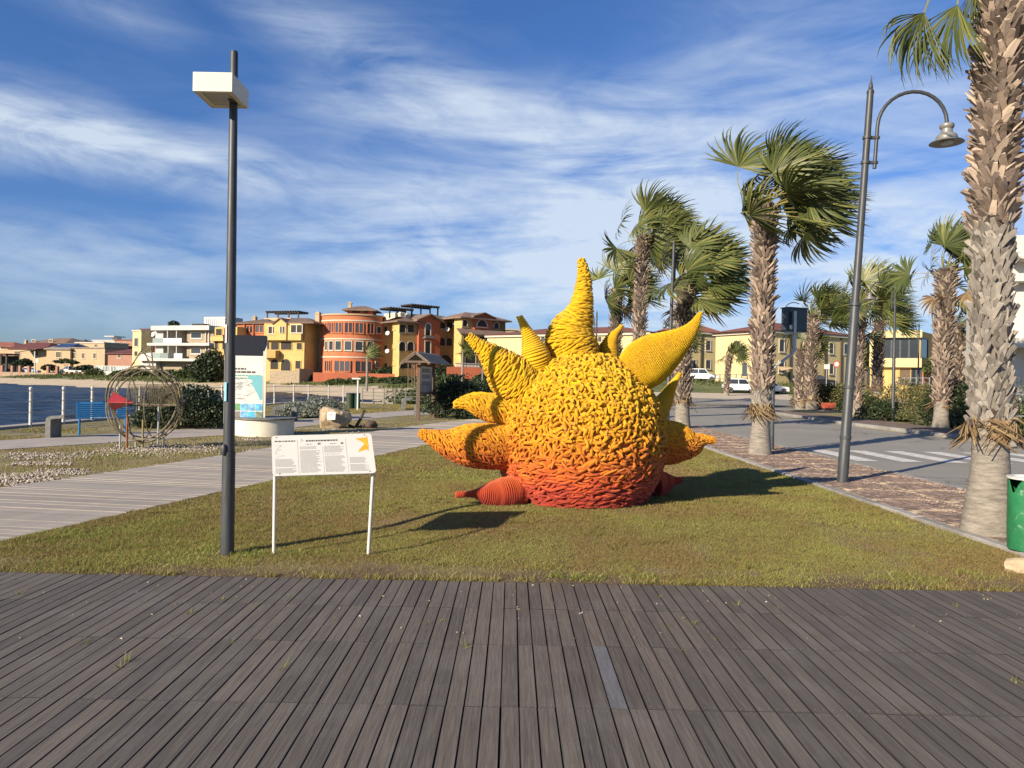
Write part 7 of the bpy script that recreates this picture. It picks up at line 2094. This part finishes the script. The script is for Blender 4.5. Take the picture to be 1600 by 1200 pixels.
# ---- long pale yellow building on the right
zg = 2.3
def winset(r_, f, boxes, **k):
    for b_ in boxes: window(r_, f, b_, **k)
def two_face(label, pxa, da, pxb, db, pxc, dc, eave, ridge, matl, matr, name='yellow_villa', wl=(), wr=(), pipes=(), inset=6):
    fl, fr_ = Face(V2(pxa, da), V2(pxb, db)), Face(V2(pxb, db), V2(pxc, dc))
    r_ = thing(name, label, 'building', Vector((V2(pxb, db).x, db, zg-.1)))
    z = fl.sz(pxb, eave)[1]; zr = fl.sz(pxb, ridge)[1]
    back = fl.A+fr_.B-fl.B
    mb = MB(); mb.prism([(fl.A.x, fl.A.y), (fl.B.x, fl.B.y), (fr_.B.x, fr_.B.y), (back.x, back.y)], zg-1.2, z); obj('wall', mb, M[matl], r_)
    mb = MB(); c4 = [fl.A, fl.B, fr_.B, back]; ctr = sum(c4, Vector((0, 0, 0)))/4
    e = [q_+(q_-ctr).normalized()*1.0+Vector((0, 0, z+.02)) for q_ in c4]
    m1 = (e[0]+e[1])/2; m2 = (e[2]+e[3])/2
    if fl.L < fr_.L: i0, i1 = (e[0]+e[1])/2, (e[2]+e[3])/2; dirr = (i1-i0).normalized(); r0_, r1_ = i0+dirr*inset, i1-dirr*inset; fsx = [(0, 1, 4), (1, 2, 5, 4), (2, 3, 5), (3, 0, 4, 5)]
    else: i0, i1 = (e[0]+e[3])/2, (e[1]+e[2])/2; dirr = (i1-i0).normalized(); r0_, r1_ = i0+dirr*inset, i1-dirr*inset; fsx = [(0, 1, 5, 4), (1, 2, 5), (2, 3, 4, 5), (3, 0, 4)]
    r0_.z = r1_.z = zr
    mb.add(e+[r0_, r1_], fsx); mb.add([q_-Vector((0, 0, .02)) for q_ in e], [(3, 2, 1, 0)])
    obj('roof', mb, M['roof_red'], r_)
    mb = MB(); 
    for ff in (fl, fr_): ff.slab(mb, -.3, ff.L+.3, z-.35, z-.02, -.1, .35)
    obj('cornice', mb, M['trim'], r_)
    for b_ in wl: window(r_, fl, b_, frame='pale_yellow', fw=.12)
    for b_ in wr: window(r_, fr_, b_, frame='trim', fw=.14)
    for px in pipes: u = fr_.sz(px, 550)[0]; mb = MB(); fr_.slab(mb, u-.12, u+.12, zg-1, z-.35, .012, .2); obj('downpipe', mb, M['shutter'], r_)
    return r_, fl, fr_
two_face('long cream wing with red roof seen between the yellow spikes', 760, 118, 1012, 104, 1060, 118, 519, 502, 'pale_yellow', 'pale_yellow', wl=((846, 526, 851, 534), (935, 526, 940, 534)), inset=8)
two_face('beige wing with red roof behind the tip of the big right-hand spike', 1030, 116, 1050, 112, 1122, 116, 516, 500, 'pale_yellow', 'pale_yellow', wr=((1083, 533, 1087, 547), (1103, 533, 1110, 547), (1083, 563, 1087, 576), (1103, 563, 1110, 576)), pipes=(1095,), inset=5)
r0, fl, fr_ = two_face('pale yellow building with red hipped roof behind the tallest palm', 1117, 105, 1204, 97, 1331, 105.5, 516, 497, 'pale_yellow', 'pale_yellow',
    wl=((1148, 533, 1156, 543), (1134, 565, 1140, 578), (1175, 533, 1181, 545), (1160, 567, 1168, 588)), wr=((1218, 531, 1225, 549), (1256, 533, 1262, 550), (1296, 537, 1302, 552), (1319, 538, 1325, 553), (1217, 565, 1225, 582), (1256, 566, 1262, 582), (1296, 569, 1302, 584)), pipes=(1233, 1288, 1313), inset=7)
mb = MB(); q = P(1231, 582, 96); mb.plate([q+Vector((-.9, 0, .2)), q+Vector((.7, 0, .55)), q+Vector((.7, 1.5, .75)), q+Vector((-.9, 1.5, .75))], (0, 0, .05)); obj('awning', mb, M['sand_wall'], r0)
# thin railing in front
f = Face(V2(1108, 99), V2(1176, 95)); r0 = bld('bank_railing', 'thin metal railing on the grass bank before the pale yellow building', f, 'railing'); zb = 2.2; r0.location.z = zb
for z in (.5, 1.0): mb = MB(); f.slab(mb, 0, f.L, zb+z, zb+z+.05, -.05, 0); obj('rail', mb, M['dark_metal'], r0)
for k in range(9): u = f.L*k/8; mb = MB(); f.slab(mb, u-.04, u+.04, zb-.3, zb+1.1, -.06, .01); obj('post', mb, M['dark_metal'], r0)
for px, d in ((1291, 92), (1306, 93)):
    q = on(px, d); round_ = px == 1306
    root = thing('traffic_sign', 'round white and red road sign near the beige facade' if round_ else 'small square white road sign near the palm pair', 'road sign', q, None)
    mb = MB(); zs = P(px, 569 if round_ else 573, d).z; mb.tube([q-Vector((0, 0, .2)), Vector((q.x, q.y, zs+.3))], .05, 8); obj('post', mb, M['galv'], root)
    mb = MB()
    if round_:
        mb.lathe(Vector((q.x, q.y-.07, zs)), [(.42, 0), (.42, .03), (.31, .032)], 18, axis=(0, -1, 0)); obj('sign_rim', mb, pm('sign_red', (.5, .06, .05), .5, .1, 5), root); mb = MB(); mb.lathe(Vector((q.x, q.y-.105, zs)), [(.31, 0), (.0, .005)], 18, axis=(0, -1, 0)); obj('sign_face', mb, M['white_paint'], root)
    else: mb.obox(Vector((q.x, q.y-.08, zs)), (.36, 0, 0), (0, .02, 0), (0, 0, .30)); obj('sign_face', mb, M['white_paint'], root)

# ---- modern yellow building with the wide window
fl, fr_ = Face(V2(1359, 82), V2(1437, 80)), Face(V2(1437, 80), V2(1466, 86))
r0 = thing('modern_yellow_building', 'modern yellow building with one wide dark window behind the far lamp posts', 'building', Vector((fl.B.x, fl.B.y, .9)))
zt = fl.sz(1437, 517.5)[1]; back = fl.A+fr_.B-fl.B
mb = MB(); mb.prism([(q.x, q.y) for q in (fl.A, fl.B, fr_.B, back)], .3, zt); obj('wall', mb, M['yellow_wall'], r0)
mb = MB()
u0, u1, z0, z1 = fl.rect(1359, 518, 1437, 528)
fl.slab(mb, -.1, fl.L+.1, z0, z1+.1, .012, .5); fl.slab(mb, -.1, .5, fl.sz(1400, 560)[1], z0, .012, .5); u0, u1, za_, zb_ = fl.rect(1359, 560, 1437, 574); fl.slab(mb, -.1, fl.L+.1, za_, zb_, .012, .6); obj('frame', mb, M['pale_yellow'], r0)
window(r0, fl, (1366, 529, 1434, 559), frame='dark_metal', fw=.08, mull=4, sill=False, proud=.05)
window(r0, fr_, (1439, 530, 1449, 559), frame='dark_metal', fw=.08, sill=False)
u0, u1, z0, z1 = fr_.rect(1438, 575, 1456, 602); mb = MB(); fr_.slab(mb, u0, u1+3, .3, z1, .012, .3); obj('panel', mb, M['orange_wall'], r0)
window(r0, fl, (1406, 577, 1422, 602), frame='amber_shaded_yellow', pane='shutter', sill=False); window(r0, fl, (1425, 577, 1438, 602), frame='dark_metal', mull=1, sill=False, fw=.1)
f = Face(V2(1394, 78), V2(1452, 74)); r0 = bld('entrance_railing', 'thin metal railing in front of the modern yellow building', f, 'railing'); zb = f.sz(1420, 606)[1]; r0.location.z = zb
for z in (.5, 1.0): mb = MB(); f.slab(mb, 0, f.L, zb+z, zb+z+.05, -.05, 0); obj('rail', mb, M['galv'], r0)
for k in range(7): u = f.L*k/6; mb = MB(); f.slab(mb, u-.04, u+.04, zb-.6, zb+1.1, -.06, .01); obj('post', mb, M['galv'], r0)
q = on(1352, 95); tree('green tree left of the modern yellow building', (q.x, q.y, 1), 7.0, (2.2, 2, 2.8), M['leaf_mid'], 97, 2400)
q = on(1395, 84); tree('small leafy tree before the wide window', (q.x, q.y, .6), 3.6, (1.4, 1.2, 1.5), M['leaf_mid'], 98, 1600, .2)
q = on(1478, 78); tree('leafy tree right of the modern yellow building, behind the skirted palm', (q.x, q.y, .6), 5.2, (2.4, 2, 2.2), M['leaf_mid'], 99, 2400, .24)

# ---- white building at the right edge
f = Face(Vector((25.1, 37, 0)), Vector((34.5, 33.5, 0)))
r0 = thing('white_building', 'white building with banded balconies behind the thick palm trunk at the right edge', 'building', f.pt(3, 0))
def zq_(py): return f.sz(1588, py)[1]
wall_box(r0, f, -.1, zq_(384), 9, 'white_wall', off=-1.2)
for py0, py1, o_ in ((368, 404, .0), (428, 438, -.3), (528, 543, .2)):
    mb = MB(); f.slab(mb, -.0, f.L, zq_(py1), zq_(py0), -1.19, o_); obj('balcony_front', mb, M['white_wall'], r0)
for py0, py1, b_ in ((408, 426, 0), (555, 600, 1)):
    fw2 = Face(f.pt(0, 0, -1.2), f.pt(f.L, 0, -1.2)); ff = fw2
    for u in (1.4, 4.2): ff.rect = lambda *a, u=u: (u, u+1.5, zq_(py1), zq_(py0)); window(r0, ff, (0, 0, 0, 0), frame='white_wall', pane='shutter', sill=False)
root = thing('fence_post', 'grey curved topped metal fence post at the right edge beside the thick palm', 'fence', Vector((15.9, 23.6, 0))); dd = 23.6
mb = MB(); mb.tube([P(1577, 672, dd), P(1577, 600, dd), P(1577, 590, dd), P(1575.5, 584, dd), P(1572, 581, dd)], .035, 8); obj('post', mb, M['galv'], root)
for py in (616, 650): mb = MB(); mb.tube([P(1577, py, dd), P(1640, py+1, dd)], .02, 6); obj('rail', mb, M['galv'], root)
mb = MB(); mb.tube([P(1640, 672, dd), P(1640, 590, dd)], .035, 8); obj('post', mb, M['galv'], root)
bush('wall_shrub', 'thin grey green shrub in front of the white building', 'shrub', (23.6, 34.0, .05), (1.0, .8, 2.3), 2200, .07, M['leaf_grey'], 61, aspect=.3)

# young palms on stakes below the houses
def stake_palm(label, px, pyb, pyt, d, seed):
    b_ = P(px, pyb, d); t_ = P(px+1, pyt, d); root = thing('young_palm', label, 'palm tree', b_, 'young windblown palms on the dune'); rgx = random.Random(seed)
    mb = MB(); mb.tube([b_-Vector((0, 0, .3)), b_.lerp(t_, .5), t_], [.14, .11, .09], 8); obj('trunk', mb, M['bark'], root, True)
    for i in range(11):
        mb = auto_frond(t_, i*2.4, R(75)-i*R(9), .5, 1.35, rgx, 12, 4, 1.6, 2.8, False); obj('frond', mb, [M['frond'], M['petiole']], root)
    return root
stake_palm('thin young palm in front of the right side of the round orange house', 573, 607, 553, 78, 1)
stake_palm('thin young palm before the arcade of the large corner house', 722, 604, 549, 80, 2)
stake_palm('thin dark young palm just left of the big left-hand spike', 753, 604, 574, 82, 3)
for i, px in enumerate((638, 644, 648)):
    d = 84; b_ = P(px, 597, d); t_ = P(px, 570 if i else 566, d); mb = MB(); mb.tube([b_-Vector((0, 0, .5)), t_], .06, 7); o = obj('stake', mb, M['twig'], None, loc=b_); tag(o, ('leftmost and tallest', 'middle', 'rightmost')[i]+' one of the three thin wooden stakes left of the notice board roof', 'stake', 'three thin stakes')
# low hill at the far right
mb = MB(); hx = np.linspace(250, 900, 40); nx_ = len(hx); hv = []
for j, y in enumerate((560, 640, 760)):
    for x in hx: hv.append((x, y, (-2 if j != 1 else 4+48*math.exp(-((x-420)/130)**2)+6*math.sin(x*.05)+12*math.exp(-((x-620)/90)**2))))
mb.add(hv, [(j*nx_+k, j*nx_+k+1, (j+1)*nx_+k+1, (j+1)*nx_+k) for j in range(2) for k in range(nx_-1)]); struct('hill', mb, pm('hill_green', (.05, .065, .045), .95, .3, .02), True)
